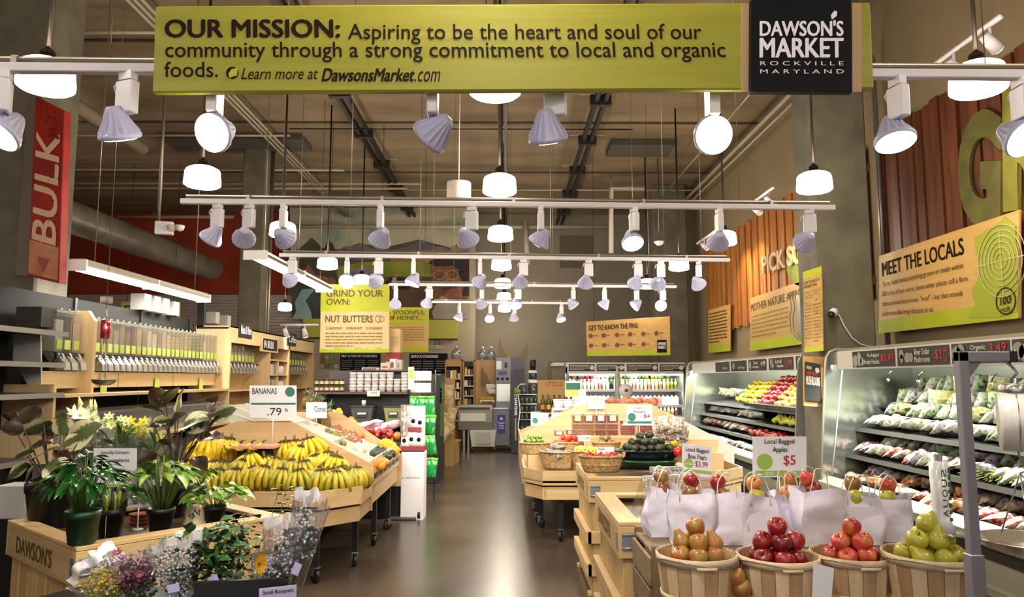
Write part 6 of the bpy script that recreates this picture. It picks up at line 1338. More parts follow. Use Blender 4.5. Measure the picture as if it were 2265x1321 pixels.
# ================================================================ BACK OF THE SHOP
def Zt(px, py, Y): return at_y(px, py, Y).z
SW = wood('shelf_maple', 'a57c48', 'b98d55', axis='z', sc=.6)
def bookcase(px0, px1, pyt, Y, shelves, label, kinds, header=None):
    x0, x1 = at_y(px0, 838, Y).x, at_y(px1, 838, Y).x; zt = Zt(px0, pyt, Y)
    t = thing('wooden_shelf', label, 'shelf unit', ((x0+x1)/2, Y+.15, 0))
    for x in (x0, x1-.03): obj('side', MB().bb(x, x+.03, Y, Y+.35, 0, zt), SW, t)
    obj('back', MB().bb(x0, x1, Y+.33, Y+.35, 0, zt), M('shelf_back_dark', '4a3420', .7), t); obj('top', MB().bb(x0, x1, Y, Y+.35, zt-.03, zt), SW, t)
    if header: obj('header', MB().bb(x0+.03, x1-.03, Y, Y+.02, Zt(px0, header, Y), zt-.03), SW if px0 < 1000 else CHALK, t)
    for i, y in enumerate(shelves):
        z = Zt(px0, y, Y); obj('shelf', MB().bb(x0+.03, x1-.03, Y, Y+.33, z-.03, z), M('shelf_white', 'c9c2b0', .5), t)
        x = x0+.07; k = 0
        while x < x1-.06:
            w = R.uniform(.05, .085); h = R.uniform(.12, .22); c = R.choice(kinds)
            if R.random() < .5: g = MB().box((0, 0, h/2), (w, .08, h))
            else: g = MB().lathe([(w/2, 0), (w/2, h*.7), (w*.2, h*.85), (w*.2, h), (0, h)], 10)
            o = tag(obj('goods_jar', g, M('goods_'+c, c, .4), None, (x, Y+.1, z+.001)), 'small %s on the %s shelf of the %s' % (('jar', 'packet')[k % 2], ordn(i), ('plain' if 'plain' in label else 'black')+'-headed maple shelf'), 'jar', 'goods on the %s maple shelf' % ('plain' if 'plain' in label else 'black')); x += w+.015; k += 1
    return t, x0, x1, zt
BYy = 18.6
t1 = bookcase(984, 1021, 795, BYy, (837, 858, 881, 899, 930), 'narrow maple shelf with a plain header holding jars and bottles', ['3c2a20', 'c9a83a', 'd0c8b0', '8c3a24', 'e0dccc'], 811)
t2 = bookcase(1024, 1050, 797, BYy, (830, 853, 875, 898), 'narrow maple shelf with a black header and glass jars', ['c9b83a', '2c3a24', 'd8d4c8', '3a2c30'], 811)
x0, x1 = at_y(1051, 838, BYy).x, at_y(1094, 838, BYy).x
solid('maple_panel', MB().bb(x0, x1, BYy, BYy+.35, 0, Zt(1060, 797, BYy)), SW, 'plain maple cabinet side between the narrow shelf and the grey water machine', 'cabinet')
JUG = film('clear_jug', 'dfe6e8', .55, .05, white=.15)
for k, (px, py) in enumerate(((1009, 796), (1067, 797), (1086, 797))):
    p = at_y(px, py, BYy+.15); t = thing('water_jug', 'clear five-gallon water jug on top of the maple shelves, %s from the left' % ordn(k), 'water jug', p, 0, 'water jugs')
    obj('body', MB().lathe([(.11, 0), (.125, .02), (.12, .06), (.128, .09), (.12, .13), (.125, .18), (.10, .23), (.04, .27), (.032, .33), (0, .33)], 20), JUG, t, loc=(0, 0, 0)); obj('cap', MB().lathe([(.034, .31), (.034, .34), (0, .34)], 12), WHITE, t, loc=(0, 0, 0)); obj('label', MB().lathe([(.129, .08), (.129, .15)], 12, cap=False), M('jug_label', '8a8e90', .5), t, loc=(0, 0, 0))
# water vending machine
Y = 17.6; a, b = at_y(1096, 838, Y).x, at_y(1131, 838, Y).x
vm = thing('water_machine', 'tall grey water vending machine with a purple sign on its lower cabinet', 'vending machine', ((a+b)/2, Y+.3, 0)); VG = M('machine_grey', '6d6c70', .4, metal=.3); VD = M('machine_dark', '45444a', .4)
obj('body', MB().bb(a, b, Y, Y+.6, .1, Zt(1100, 791, Y)), VG, vm, bev=.01); obj('side_door', MB().bb(b, b+.32, Y+.02, Y+.6, .1, Zt(1100, 791, Y)), VD, vm)
obj('lower_cabinet', MB().bb(at_y(1090, 838, Y).x, at_y(1128, 838, Y).x, Y-.25, Y, .12, Zt(1100, 905, Y-.25)), VG, vm, bev=.008); obj('worktop', MB().bb(at_y(1088, 838, Y).x, at_y(1124, 838, Y).x, Y-.28, Y, Zt(1100, 905, Y-.25), Zt(1100, 902, Y-.25)), STEEL, vm)
obj('dispense_bay', MB().bb(a+.03, b-.03, Y-.01, Y, Zt(1100, 888, Y), Zt(1100, 850, Y)), STEEL, vm)
for k in range(3): p = at_y(1101+k*10.5, 838, Y-.02); obj('button', MB().lathe([(0, 0), (.035, 0), (.03, .03), (0, .03)], 12), BLACK, vm, loc=p-vm.location, rot=(PI/2, 0, 0))
for x0, y0, x1, y1, m in ((1098, 799, 1109, 817, CARD), (1116, 802, 1122, 814, BLACK), (1103, 821, 1121, 830, M('purple_print', '4a4488', .5)), (1100, 857, 1112, 871, CARD)):
    P = [at_y(x0, y0, Y), at_y(x1, y0, Y), at_y(x1, y1, Y), at_y(x0, y1, Y)]; obj('sticker', MB().slab([P[3], P[2], P[1], P[0]], .004).v and MB().bb(P[0].x, P[1].x, Y-.006, Y, P[3].z, P[0].z), m, vm)
Yv = Y-.25; P = [at_y(1100, 918, Yv), at_y(1118, 918, Yv), at_y(1118, 959, Yv), at_y(1100, 959, Yv)]; obj('purple_sign', MB().bb(P[0].x, P[1].x, Yv-.008, Yv, P[3].z, P[0].z), M('purple_sign', '3c2f96', .5), vm)
P = [p-Vector((0, .009, 0)) for p in P]; g = MB(); text_on(g, 'Purified', *quad(P, .15, .38, .85, .48), bold=.03); text_on(g, 'Water', *quad(P, .2, .52, .8, .62), bold=.03); text_on(g, 'Vending', *quad(P, .15, .66, .85, .77), bold=.03); disc(g, P, .5, .2, .03); obj('lettering', g, WPRINT, vm)
for x in (at_y(1093, 838, Yv).x, at_y(1126, 838, Yv).x): caster(vm, x, Yv+.05)
# freezer chest on casters
Y = 17.0; a, b = at_y(1014, 838, Y).x, at_y(1094, 838, Y).x; Zf = lambda y: Zt(1050, y, Y)
fz = thing('dispensing_counter', 'grey and white slanted serving bin on a white base with casters', 'bin', ((a+b)/2, Y+.3, 0))
obj('body', MB().prism([(Y, Zf(935)), (Y-.05, Zf(905)), (Y+.05, Zf(897)), (Y+.55, Zf(897)), (Y+.55, Zf(952)), (Y+.12, Zf(952))], a, b-.05, 'x'), M('bin_grey', '9a988c', .35), fz, bev=.01)
obj('white_front', MB().bb(a+.05, b-.2, Y-.045, Y-.02, Zf(932), Zf(914)), M('bin_white', 'cfcbbb', .35), fz); obj('front_lip', MB().bb(a+.02, b-.1, Y-.06, Y-.03, Zf(906), Zf(901)), DARKG, fz)
obj('base', MB().box(((a+b)/2+.15, Y+.3, (Zf(952)+.12)/2), (.6, .5, Zf(952)-.12), taper=.85), M('bin_white', '', .35), fz); obj('base_front', MB().bb((a+b)/2, (a+b)/2+.32, Y+.03, Y+.06, .18, Zf(957)), M('base_grey', 'a8a598', .5), fz)
for x in ((a+b)/2-.1, (a+b)/2+.4): caster(fz, x, Y+.1)
obj('leg', MB().bb(a+.1, a+.14, Y+.3, Y+.34, 0, Zf(950)), STEEL, fz); obj('leg', MB().bb(a+.2, a+.24, Y+.3, Y+.34, 0, Zf(950)), STEEL, fz)
p = at_y(1005, 970, 17.6); tag(obj('wicker_hamper', wicker(.16, .16, .62, .8)[0], M('hamper', '7a5428', .7, bump=.4, bscale=60), None, (p.x, 17.6, 0)), 'tall dark wicker hamper left of the grey serving bin', 'basket')
for k, (x, y) in enumerate(((1088, 860), (1090, 872), (1084, 868))):
    p = at_y(x, y, 17.5); tag(obj('towel_stack', MB().box((0, 0, .05), (.3-.04*k, .2, .1)), M('towel_white', 'c9c4b8', .8), None, (p.x, 17.8, p.z), (0, 0, .2*k), bev=.02), 'white folded stack on the shelf beside the water machine, %s' % ('top', 'right', 'left')[k], 'stack')
p = at_y(1062, 886, 17.6); q = at_y(1093, 886, 17.6); t = thing('wall_ledge', 'small white ledge with a row of yellow-lidded bottles left of the water machine', 'shelf', ((p.x+q.x)/2, 17.75, p.z)); obj('ledge', MB().bb(p.x, q.x, 17.6, 17.9, p.z-.02, p.z), WHITE, t); obj('bracket', MB().bb(p.x, p.x+.02, 17.6, 18.6, p.z-.06, p.z-.02).bb(q.x-.02, q.x, 17.6, 18.6, p.z-.06, p.z-.02), WHITE, t)
for k in range(8): tag(obj('small_bottle', MB().lathe([(.018, 0), (.018, .06), (.01, .075), (0, .09)], 8), M('yellow_lid', 'b8a040', .4), None, (p.x+.03+.04*k, 17.68, p.z+.001)), 'tiny yellow bottle on the white ledge', 'bottle', 'yellow bottles on the ledge')
# curved pointed wooden fins on the wall
FW = M('fin_wood', '6b5838', .5)
for k, pts in enumerate((((1104, 744), (1101, 790), (1123, 790), (1112, 770)), ((1165, 760), (1150, 785), (1147, 792), (1168, 792), (1168, 775)), ((1065, 812), (1064, 850), (1090, 862), (1078, 835)))):
    solid('pointed_fin', MB().slab([at_y(x, y, 18.5 if k == 2 else 17.95) for x, y in pts], .12, Vector((0, -1, 0))), FW, 'dark wooden pointed fin %s' % ('standing on the water machine at the left', 'standing on the water machine at the right', 'leaning on the maple cabinet side')[k], 'decoration')
# bottle rack with the dark upright panel
Y = 16.6; a, b = at_y(1131, 838, Y).x, at_y(1187, 838, Y).x; Zr = lambda y: Zt(1150, y, Y)
t = thing('filter_rack', 'wavy steel display rack with a black upright panel lettered SANTEVIA', 'display rack', ((a+b)/2, Y+.2, 0))
obj('side_panel', MB().bb(a, at_y(1146, 838, Y).x, Y, Y+.03, .03, Zr(871)), M('navy_black', '10111c', .4), t); obj('head_panel', MB().bb(at_y(1136, 838, Y).x, at_y(1160, 838, Y).x, Y+.3, Y+.33, Zr(868), Zr(816)), M('navy_black', '', .4), t)
P = [Vector((at_y(1138, 838, Y).x, Y-.004, Zr(919))), Vector((at_y(1138, 838, Y).x, Y-.004, Zr(873))), Vector((at_y(1144, 838, Y).x, Y-.004, Zr(873))), Vector((at_y(1144, 838, Y).x, Y-.004, Zr(919)))]
g = MB(); text_on(g, 'SANTEVIA', Vector((P[3].x, Y-.004, Zr(880))), Vector((P[3].x, Y-.004, Zr(919))), Vector((P[0].x, Y-.004, Zr(880))), bold=.03); g.tube([Vector((at_y(1141, 838, Y).x+.025*math.cos(q*.52), Y-.004, Zr(875)+.025*math.sin(q*.52))) for q in range(12)], .006, 4, closed=True); obj('lettering', g, WPRINT, t)
obj('picture_strip', MB().bb(at_y(1139, 838, Y).x, at_y(1142, 838, Y).x, Y-.003, Y, Zr(975), Zr(925)), M('blue_gold', '3a5a8a', .5, col2='b8a040', nscale=3), t)
for i, y in enumerate((872, 893, 912, 928, 957, 987)):
    obj('shelf', MB().bb(at_y(1148, 838, Y).x, b, Y, Y+.3, Zr(y)-.015, Zr(y)), STEEL, t)
    for k in range(4):
        if i and i < 5: tag(obj('filter_bottle', MB().lathe([(.035, 0), (.035, .12), (.015, .14), (0, .15)], 8), M('dark_bottle', '2c2c26', .3, rnd=['1c1c1a', '4a5030', '2c3430']), None, (at_y(1148, 838, Y).x+.07+.1*k, Y+.1, Zr(y)+.001)), 'dark bottle on the steel display rack by the black panel', 'bottle', 'dark bottles on the steel rack')
obj('back', MB().bb(at_y(1148, 838, Y).x, b, Y+.3, Y+.32, .03, Zr(872)), BLK, t); obj('wavy_edge', MB().tube([(at_y(1148, 838, Y).x+.02*math.sin(k*.9), Y-.01, .03+k*(Zr(872)-.03)/12) for k in range(13)], .012, 6), WHITE, t)
# drink dispenser on the rack
p = at_y(1179, 871, Y+.1)
t = thing('water_filter', 'tall stacked clear and white countertop water filter on the steel rack', 'water filter', (p.x, Y+.15, Zr(872)))
obj('base', MB().lathe([(.09, 0), (.1, .02), (.1, .22), (.09, .24)], 18), M('smoke_glass', '3c3c40', .15), t, loc=(0, 0, 0)); obj('collar', MB().lathe([(.105, .24), (.12, .26), (.11, .3), (.08, .32)], 18), WHITE, t, loc=(0, 0, 0)); obj('upper', MB().lathe([(.075, .32), (.085, .34), (.085, .44), (.08, .46)], 18), M('smoke_glass', '', .15), t, loc=(0, 0, 0)); obj('top', MB().lathe([(.1, .46), (.11, .48), (.09, .52), (0, .53)], 18), WHITE, t, loc=(0, 0, 0)); obj('black_cup', MB().lathe([(.06, .53), (.07, .76), (0, .76)], 14), BLACK, t, loc=(0, 0, 0))
p = at_y(1158, 868, Y); t = thing('white_pitcher', 'white-rimmed kettle beside the stacked water filter', 'kettle', (p.x, Y+.12, Zr(872))); obj('body', MB().lathe([(.07, 0), (.08, .02), (.075, .16), (.05, .2), (0, .21)], 16), M('smoke_glass', '', .15), t, loc=(0, 0, 0)); obj('handle', MB().tube([(-.07, 0, .03), (-.12, 0, .08), (-.12, 0, .17), (-.05, 0, .22), (.05, 0, .22)], .012, 6), WHITE, t, loc=(0, 0, 0))
for k in range(3): q = at_y(1140+k*5, 868, Y); tag(obj('green_can', MB().lathe([(.025, 0), (.025, .14-.02*k), (0, .14-.02*k)], 10), M('lime_can', '7a9a2c', .3), None, (q.x, Y+.1, Zr(872)+.001)), 'lime green can on the steel rack beside the kettle, %s from the left' % ordn(k), 'can', 'green cans')
# ================================================================ RIGHT ISLAND: ROOT AND TOMATO DISPLAY
rt_ = thing('tomato_table', 'octagonal maple display table on black casters carrying baskets of tomatoes and avocados', 'display table', (1.2, 8.4, 0))
po = [(.17, 7.98), (.36, 7.66), (2.2, 7.66), (2.5, 8.0), (2.5, 8.9), (.17, 8.9)]
rim_panels(rt_, po, .575, .72, .02); rim_panels(rt_, po, .43, .555, .02, .025); obj('deck', MB().prism(po, .60, .62), TBW, rt_)
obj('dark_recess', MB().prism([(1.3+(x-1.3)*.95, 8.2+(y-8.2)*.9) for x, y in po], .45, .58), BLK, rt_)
obj('side_board', MB().slab([at_y(x, y, 8.9) for x, y in ((1157, 1020), (1500, 1020), (1500, 930), (1440, 893), (1288, 893), (1157, 958))], .02, Vector((0, -1, 0))), TBW, rt_)
obj('riser', MB().bb(.22, .62, 7.95, 8.5, .62, .845), TBW, rt_); obj('riser', MB().bb(.62, 2.3, 8.0, 8.85, .62, .86), TBW, rt_); obj('riser', MB().bb(.62, 2.3, 8.2, 8.85, .86, .99), TBW, rt_)
for px, py in ((1197, 1167), (1241, 1198)): p = at_z(px, py, 0); leg(rt_, p.x, p.y, .45)
leg(rt_, 2.3, 8.2, .45); leg(rt_, .35, 8.75, .45)
# back section of the island with white bins
r2 = thing('root_table', 'sloping white-lined display of packs behind the tomato table', 'display table', (1.3, 10.2, 0))
obj('body', MB().prism([(.2, .45), (.2, .80), (1.2, 1.26), (1.9, 1.26), (2.7, .85), (2.7, .45)], 8.95, 11.6, 'y'), M('tray_white', '', .4), r2)
for y in (8.95, 9.5, 10.1, 10.8): obj('divider', MB().prism([(.2, .78), (.2, .92), (1.2, 1.36), (1.2, 1.24)], y, y+.02, 'y'), TBW, r2)
obj('front_edge', MB().bb(.17, .2, 8.95, 11.6, .45, .88), TBY, r2); leg(r2, .35, 9.4, .46); leg(r2, .35, 11.3, .46); leg(r2, 2.5, 11.3, .46)
rad = leafy('white_pack_clear', 'a8a49c', 'dcd8d0', 'f0eee8', 30)
wpk = pillow(.18, .14, .07, 6, rad, name='pack'); rrd = fruits(ROUND, PINK_AP, .03, 10, 'radish')
for k in range(16):
    y = 9.0+R.uniform(.05, 2.2); x = R.uniform(.3, 1.15); tag(obj('produce_pack', wpk, None, None, (x, y, .80+.46*(x-.2)+.07), (R.uniform(-.2, .2), -.4, R.uniform(0, 3))), 'whitish clear pack in the sloping bins behind the tomato table', 'packet', 'packs in the sloping bins')
for k in range(14): p = at_y(R.uniform(1166, 1188), R.uniform(942, 950), R.uniform(8.97, 9.3)); place_fruit('radish', rrd, Vector((p.x, p.y, .80+.46*(p.x-.2)+.05)), rrot(), 'pink radish beside the white card at the aisle corner of the sloping bins', 'radish', 'radishes')
card(1174, 911, 1213, 942, 8.93, 'blank-looking white price card at the aisle corner of the sloping bins', [('2.49', .45, .35, .8, .6, 'g')], lime=(.25, .6, .035, 'd'), tilt=4)
card(1300, 876, 1338, 905, 8.85, 'pale handwritten card with a red arrow above the tomato packs', [('2.99', .4, .5, .8, .7, 'g')], bars=[(.1, .1, .9, .14, 'g'), (.2, .2, .8, .24, 'g'), (.1, .3, .7, .34, 'g')], stick=1.05)
card(1280, 862, 1296, 905, 10.6, 'narrow white leaning card beside the poster with a blue sky', bars=[(.2, .2, .8, .22, 'k')], stick=1.2)
P = card(1250, 843, 1285, 878, 11.9, 'colour poster of a blue sky over a yellow field on a stand', bars=[(.05, .12, .95, .55, 'd'), (.05, .55, .95, .95, 'y')], stick=1.2, name='poster', cat='poster')
ry = fruits(AVO, M('yam_skin', 'a86a48', .5, col2='8c4a30', nscale=6), .05, 12, 'yam')
for k in range(22): place_fruit('yam', ry, (1.05+R.uniform(0, .9), 9.0+R.uniform(0, .7), 1.31+R.uniform(0, .07)), rrot(), 'reddish yam heaped on top of the island behind the tomato packs', 'yam', 'yams on the island')
# bottles and tubs far end of the island
for k in range(3): p = at_y(1236+k*22, 903, 11.4); t = thing('lidded_pail', 'white lidded pail at the far end of the island, %s from the left' % ordn(k), 'pail', (p.x, 11.4, p.z), 0, 'white pails'); obj('body', MB().lathe([(.07, 0), (.085, .12), (0, .12)], 16), WHITE, t, loc=(0, 0, 0)); obj('lid', MB().lathe([(.09, .12), (.09, .135), (0, .135)], 16), M('pail_lid', 'c9c4c8', .4), t, loc=(0, 0, 0))
solid('pail_stand', MB().bb(at_y(1222, 903, 11.4).x, at_y(1292, 903, 11.4).x, 11.62, 11.64, 0, at_y(1250, 903, 11.4).z).bb(at_y(1222, 903, 11.4).x, at_y(1292, 903, 11.4).x, 11.3, 11.6, at_y(1250, 903, 11.4).z-.03, at_y(1250, 903, 11.4).z), WHITE, 'white shelf under the three pails', 'shelf')
Yw = 13.2; a, b = at_y(1196, 838, Yw).x, at_y(1256, 838, Yw).x
t = thing('bottle_table', 'low table with cardboard trays of wine bottles beyond the island', 'table', ((a+b)/2, Yw+.2, 0)); obj('top', MB().bb(a-.1, b+.3, Yw-.2, Yw+.5, Zt(1200, 912, Yw)-.03, Zt(1200, 912, Yw)), TBW, t); [obj('leg', MB().bb(x, x+.05, Yw-.15, Yw-.1, 0, Zt(1200, 912, Yw)-.03), BLK, t) for x in (a, b)]
wb_ = MB().use(M('wine_glass', '1c2414', .15, rnd=['1c2414', '3a4a14', '2c1a14'])).lathe([(.037, 0), (.037, .19), (.015, .24), (.014, .30), (0, .30)], 12).mesh('wine_bottle'); wl_ = MB().lathe([(.0375, .05), (.0375, .13)], 12, cap=False).mesh('label', M('lime_label', '9aa83a', .5, rnd=['9aa83a', 'c9a850', 'b85a28']))
for r_ in range(2):
    for k in range(6): o = tag(obj('wine_bottle', wb_, None, None, (a+.04+.1*k, Yw+.0+.14*r_, Zt(1200, 912, Yw)+.001)), 'dark wine bottle in the %s row on the low table, %s from the left' % (('front', 'rear')[r_], ordn(k)), 'bottle', 'wine bottles'); obj('label', wl_, parent=o, loc=(0, 0, 0))
q0, q1 = at_y(1190, 841, Yw+.3), at_y(1250, 893, Yw+.3)
t = thing('cardboard_case', 'big brown cardboard case with red lettering tilted above the wine bottles', 'box', ((q0.x+q1.x)/2, Yw+.4, q1.z)); obj('body', MB().bb(q0.x, q1.x, Yw+.3, Yw+.55, q1.z, q0.z), M('cardboard', '', .8), t)
g = MB(); text_on(g, 'LTTCLD', Vector((q0.x+.15, Yw+.298, q0.z-.03)), Vector((q1.x-.04, Yw+.298, q0.z-.03)), Vector((q0.x+.15, Yw+.298, q0.z-.11)), bold=.03); obj('lettering', g, M('red_box_print', '8c3020', .6), t); obj('support', MB().bb(q0.x+.05, q1.x-.05, Yw+.35, Yw+.5, Zt(1200, 912, Yw), q1.z), M('cardboard', '', .8), t)
# baskets on the island
def fill(t, me, r, label, cat, grp, name, layers=2, zoff=None, rx=None, ry=None):
    x, y, z = t.location; rx -= .008; ry -= .010
    for p in mound(x, y, z+(zoff if zoff is not None else .06), rx, ry, r*2.02, layers, t.rotation_euler[2], .06): place_fruit(name, R.choice(me) if isinstance(me, list) else me, p, rrot(), label, cat, grp, stem=0)
GX = lambda px, Y: at_y(px, 900, Y).x
b = basket(GX(1183, 8.12), 8.12, .847, .165, .12, .115, 'oval wicker basket of green limes at the aisle corner of the tomato table', k=.85)
fill(b, fruits(LEMON, AVOG, .027, 10, 'lime'), .028, 'green lime in the wicker basket at the aisle corner', 'lime', 'limes', 'lime', 3, .092, .15, .10)
b = basket(GX(1258, 8.2), 8.2, .87, .16, .11, .09, 'wicker basket heaped with bright plum tomatoes in the second row')
fill(b, fruits(ROUND, TOM, .034, 12, 'tomato'), .035, 'red plum tomato in the second-row wicker basket', 'tomato', 'plum tomatoes', 'tomato', 3, .082, .15, .1)
b = basket(GX(1234, 7.82), 7.82, .725, .2, .11, .17, 'long boat-shaped wicker basket of dark wrapped packs', rz=-.45, k=.75)
bp = [pillow(.1, .13, .06, 7+i, leafy('dark_pack', '1c1610', '3c3028', '786c62', 60), name='pack') for i in range(2)]
for p in mound(b.location.x, b.location.y, .88, .16, .08, .075, 2, -.45): o = tag(obj('wrapped_pack', R.choice(bp), None, None, p, rrot(.8)), 'dark wrapped pack in the boat-shaped wicker basket', 'packet', 'dark wrapped packs')
b = basket(GX(1296, 7.72), 7.72, .76, .165, .10, .15, 'pale wicker basket of halved yellow squash with a thick rim')
sq = fruits(LEMON, M('squash_yellow', 'b8922a', .4, col2='8c7a30', nscale=5), .042, 12, 'squash'); sqc = MB().lathe([(0, 0), (.036, 0), (.030, .002), (.022, .001), (0, -.006)], 16).mesh('cut_face', M('squash_flesh', 'd8b84a', .5))
for p in mound(b.location.x, b.location.y, .91, .14, .08, .085, 2): 
    o = tag(obj('halved_squash', sq, None, None, p, (R.uniform(.9, 1.4), R.uniform(-.3, .3), R.uniform(-.4, .4))), 'halved yellow squash in the pale wicker basket', 'squash', 'halved squashes'); obj('cut_face', sqc, parent=o, loc=(0, 0, .042))
b = basket(GX(1340, 8.2), 8.2, .87, .15, .1, .09, 'wicker basket of brown husked tomatillos under the clear packs')
fill(b, fruits(ROUND, POT, .03, 10, 'tomatillo'), .032, 'greenish-brown tomatillo in the basket under the clear packs', 'tomatillo', 'tomatillos', 'tomatillo', 2, .085, .13, .09)
b = basket(GX(1328, 6.15), 6.15, .897, .172, .12, .125, 'broad wicker basket of big red tomatoes on the middle crate', k=.78, bulge=.04)
obj('handle', MB().tube([(.165, 0, .12), (.18, 0, .15), (.19, -.03, .16), (.18, -.05, .13), (.165, -.06, .12)], .009, 6), STRAW, b, loc=(0, 0, 0)); obj('weave_band', MB().tube([Vector((math.cos(2*PI*i/40)*.15, math.sin(2*PI*i/40)*.105, .06)) for i in range(40)], .012, 6, closed=True), STRAW, b, loc=(0, 0, 0))
tomb = fruits(ROUND, TOM, .043, 16, 'tomato', .02)
for p in mound(b.location.x, b.location.y, 1.012, .12, .062, .084, 2): place_fruit('tomato', tomb, p, (R.uniform(-.5, .5), R.uniform(-.5, .5), R.uniform(0, 3)), 'big red tomato in the broad wicker basket', 'tomato', 'big tomatoes', stem=0)
card(1320, 989, 1358, 1013, 6.4, 'small white card reading Organic Tomatoes behind the broad basket', [('Organic', .1, .1, .45, .3, 'k'), ('$3.99', .5, .45, .9, .7, 'r')], lime=(.25, .55, .012, 'd'), stick=.96)
card(1280, 963, 1305, 976, 8.05, 'tiny white card beside the plum tomatoes', [('2.99', .4, .3, .9, .8, 'k')], stick=.9)
# avocados
t = thing('blue_tray', 'wide dark blue oval tray of avocados', 'tray', (GX(1428, 6.62), 6.62, .95))
obj('body', MB().lathe([(0, 0), (.24, 0), (.30, .075), (.305, .08), (.29, .078), (.23, .012), (0, .012)], 36, sy=.62), M('navy_plastic', '0e1428', .25), t, loc=(0, 0, 0))
t = thing('green_tray', 'dark green oval tray under the blue avocado tray', 'tray', (GX(1430, 6.55), 6.55, .898)); obj('body', MB().lathe([(0, 0), (.22, 0), (.27, .045), (.27, .05), (0, .05)], 32, sy=.62), M('green_plastic', '143a1c', .25), t, loc=(0, 0, 0))
av = [fruits(AVO, AVOM, r, 14, 'avocado') for r in (.033, .035)]
for p in mound(GX(1428, 6.62), 6.62, 1.0, .27, .155, .068, 4): place_fruit('avocado', R.choice(av), p, (R.uniform(.9, 2.2), R.uniform(-.4, .4), R.uniform(0, 6)), 'dark avocado in the wide blue tray', 'avocado', 'avocados in the blue tray')
t_ = place_fruit('tomato', tomb, at_y(1499, 1000, 6.5), (0, 0, 0), 'single orange-red tomato at the right edge of the avocado tray', 'tomato', 'loose tomato'); 
P = card(1386, 897, 1443, 940, 7.4, 'white price sign reading Organic Avocados $4 behind the blue tray', [('Organic', .28, .07, .68, .2, 'k'), ('Avocados', .25, .25, .72, .38, 'k'), ('$4', .66, .45, .9, .68, 'r'), ('5 FOR', .4, .5, .6, .62, 'g')], bars=[(.03, .82, .97, .93, 'd')], lime=(.2, .6, .04, 'd'), stick=1.0)
# clamshells of small tomatoes
CLAM = film('clamshell', 'f6f4f4', .72, .08, white=.1)
def clam(px, py, Y, w, h, col, label, lab=True, d=.12):
    p = at_y(px, py, Y); t = thing('tomato_clamshell', label, 'clamshell', p, 0, 'clear tomato packs')
    obj('shell', MB().box((0, 0, h/2), (w*.96, d, h), taper=.9), CLAM, t, loc=(0, 0, 0)); obj('lid_label', MB().box((0, -.01, h+.002), (w*.8, d*.8, .003)), CARD, t, loc=(0, 0, 0))
    g = MB(); rr = random.Random(int(px)); nx = max(3, int(w/.027))
    for i in range(nx):
        for j in range(2):
            for k in range(max(1, int(h/.027))): g.ball(((i+.5)/nx*w*.84-w*.42, -d*.32+j*.035, .016+.026*k), .0135, 7, 5)
    o = obj('small_tomatoes', g, M('cherry_'+col, {'r': 'b01414', 'o': 'c0701c', 'y': 'c9942a'}[col], .2), t, loc=(0, 0, 0)); o['kind'] = 'stuff'
    if lab: obj('sticker', MB().box((0, -d/2-.003, h*.55), (w*.5, .003, h*.6)), M('sticker', 'd0c4b0', .4, rnd=['d8d4cc', 'd0b04a', 'c0b8b8']), t, loc=(0, 0, 0))
for r_, (py, h) in enumerate(((963, .065), (950, .065), (936, .1))):
    for k, px in enumerate((1277, 1302, 1328, 1354)): clam(px, py, 8.3-.02*r_, .135, h, 'oorrr'[k+(r_ == 0 and k == 0)*0], 'clear pack of %s tomatoes in the %s layer, %s from the left' % ('orange' if k < 2 else 'red', ('bottom', 'middle', 'top')[r_], ordn(k)), lab=r_ == 2)
for k, px in enumerate((1388, 1426)): clam(px, 963, 8.25, .18, .11, 'r', 'larger clear pack of red tomatoes beside the stacked packs, %s one' % ('left', 'right')[k], False)
clam(1384, 942, 8.3, .15, .06, 'r', 'clear pack lying on the larger left pack', True); clam(1236, 964, 8.35, .12, .06, 'y', 'low clear pack of yellow tomatoes above the plum tomatoes, left one'); clam(1262, 962, 8.45, .12, .06, 'y', 'low clear pack of yellow tomatoes above the plum tomatoes, right one')
# wrapped garlic and mushrooms at the right of the island
wm = [pillow(.13, .16, .07, 11+i, leafy('garlic_pack', '3c2c20', '7c6a56', 'c0b6a8', 40), name='pack') for i in range(2)]
for k, (px, py) in enumerate(((1452, 940), (1468, 935), (1484, 942), (1500, 938), (1458, 955), (1474, 952), (1490, 958), (1506, 953), (1462, 968), (1480, 968), (1498, 972), (1510, 966))):
    o = tag(obj('mushroom_pack', R.choice(wm), None, None, at_y(px, py, 7.9+.02*k % .3), (PI/2-.4, R.uniform(-.3, .3), R.uniform(-.5, .5))), 'brown and white wrapped mushroom pack right of the tomato packs, %s' % ordn(k), 'packet', 'mushroom packs')
b = basket(GX(1480, 7.8), 7.8, .86, .2, .13, .1, 'wicker basket holding the wrapped mushroom packs')
ysq = [fruits(LEMON, LEM, .02, 8, 'pepper')]
for k in range(8): place_fruit('pepper', ysq[0], at_y(R.uniform(1462, 1500), R.uniform(976, 984), 7.62), rrot(), 'small yellow pepper in front of the wrapped mushroom packs', 'pepper', 'small yellow peppers')
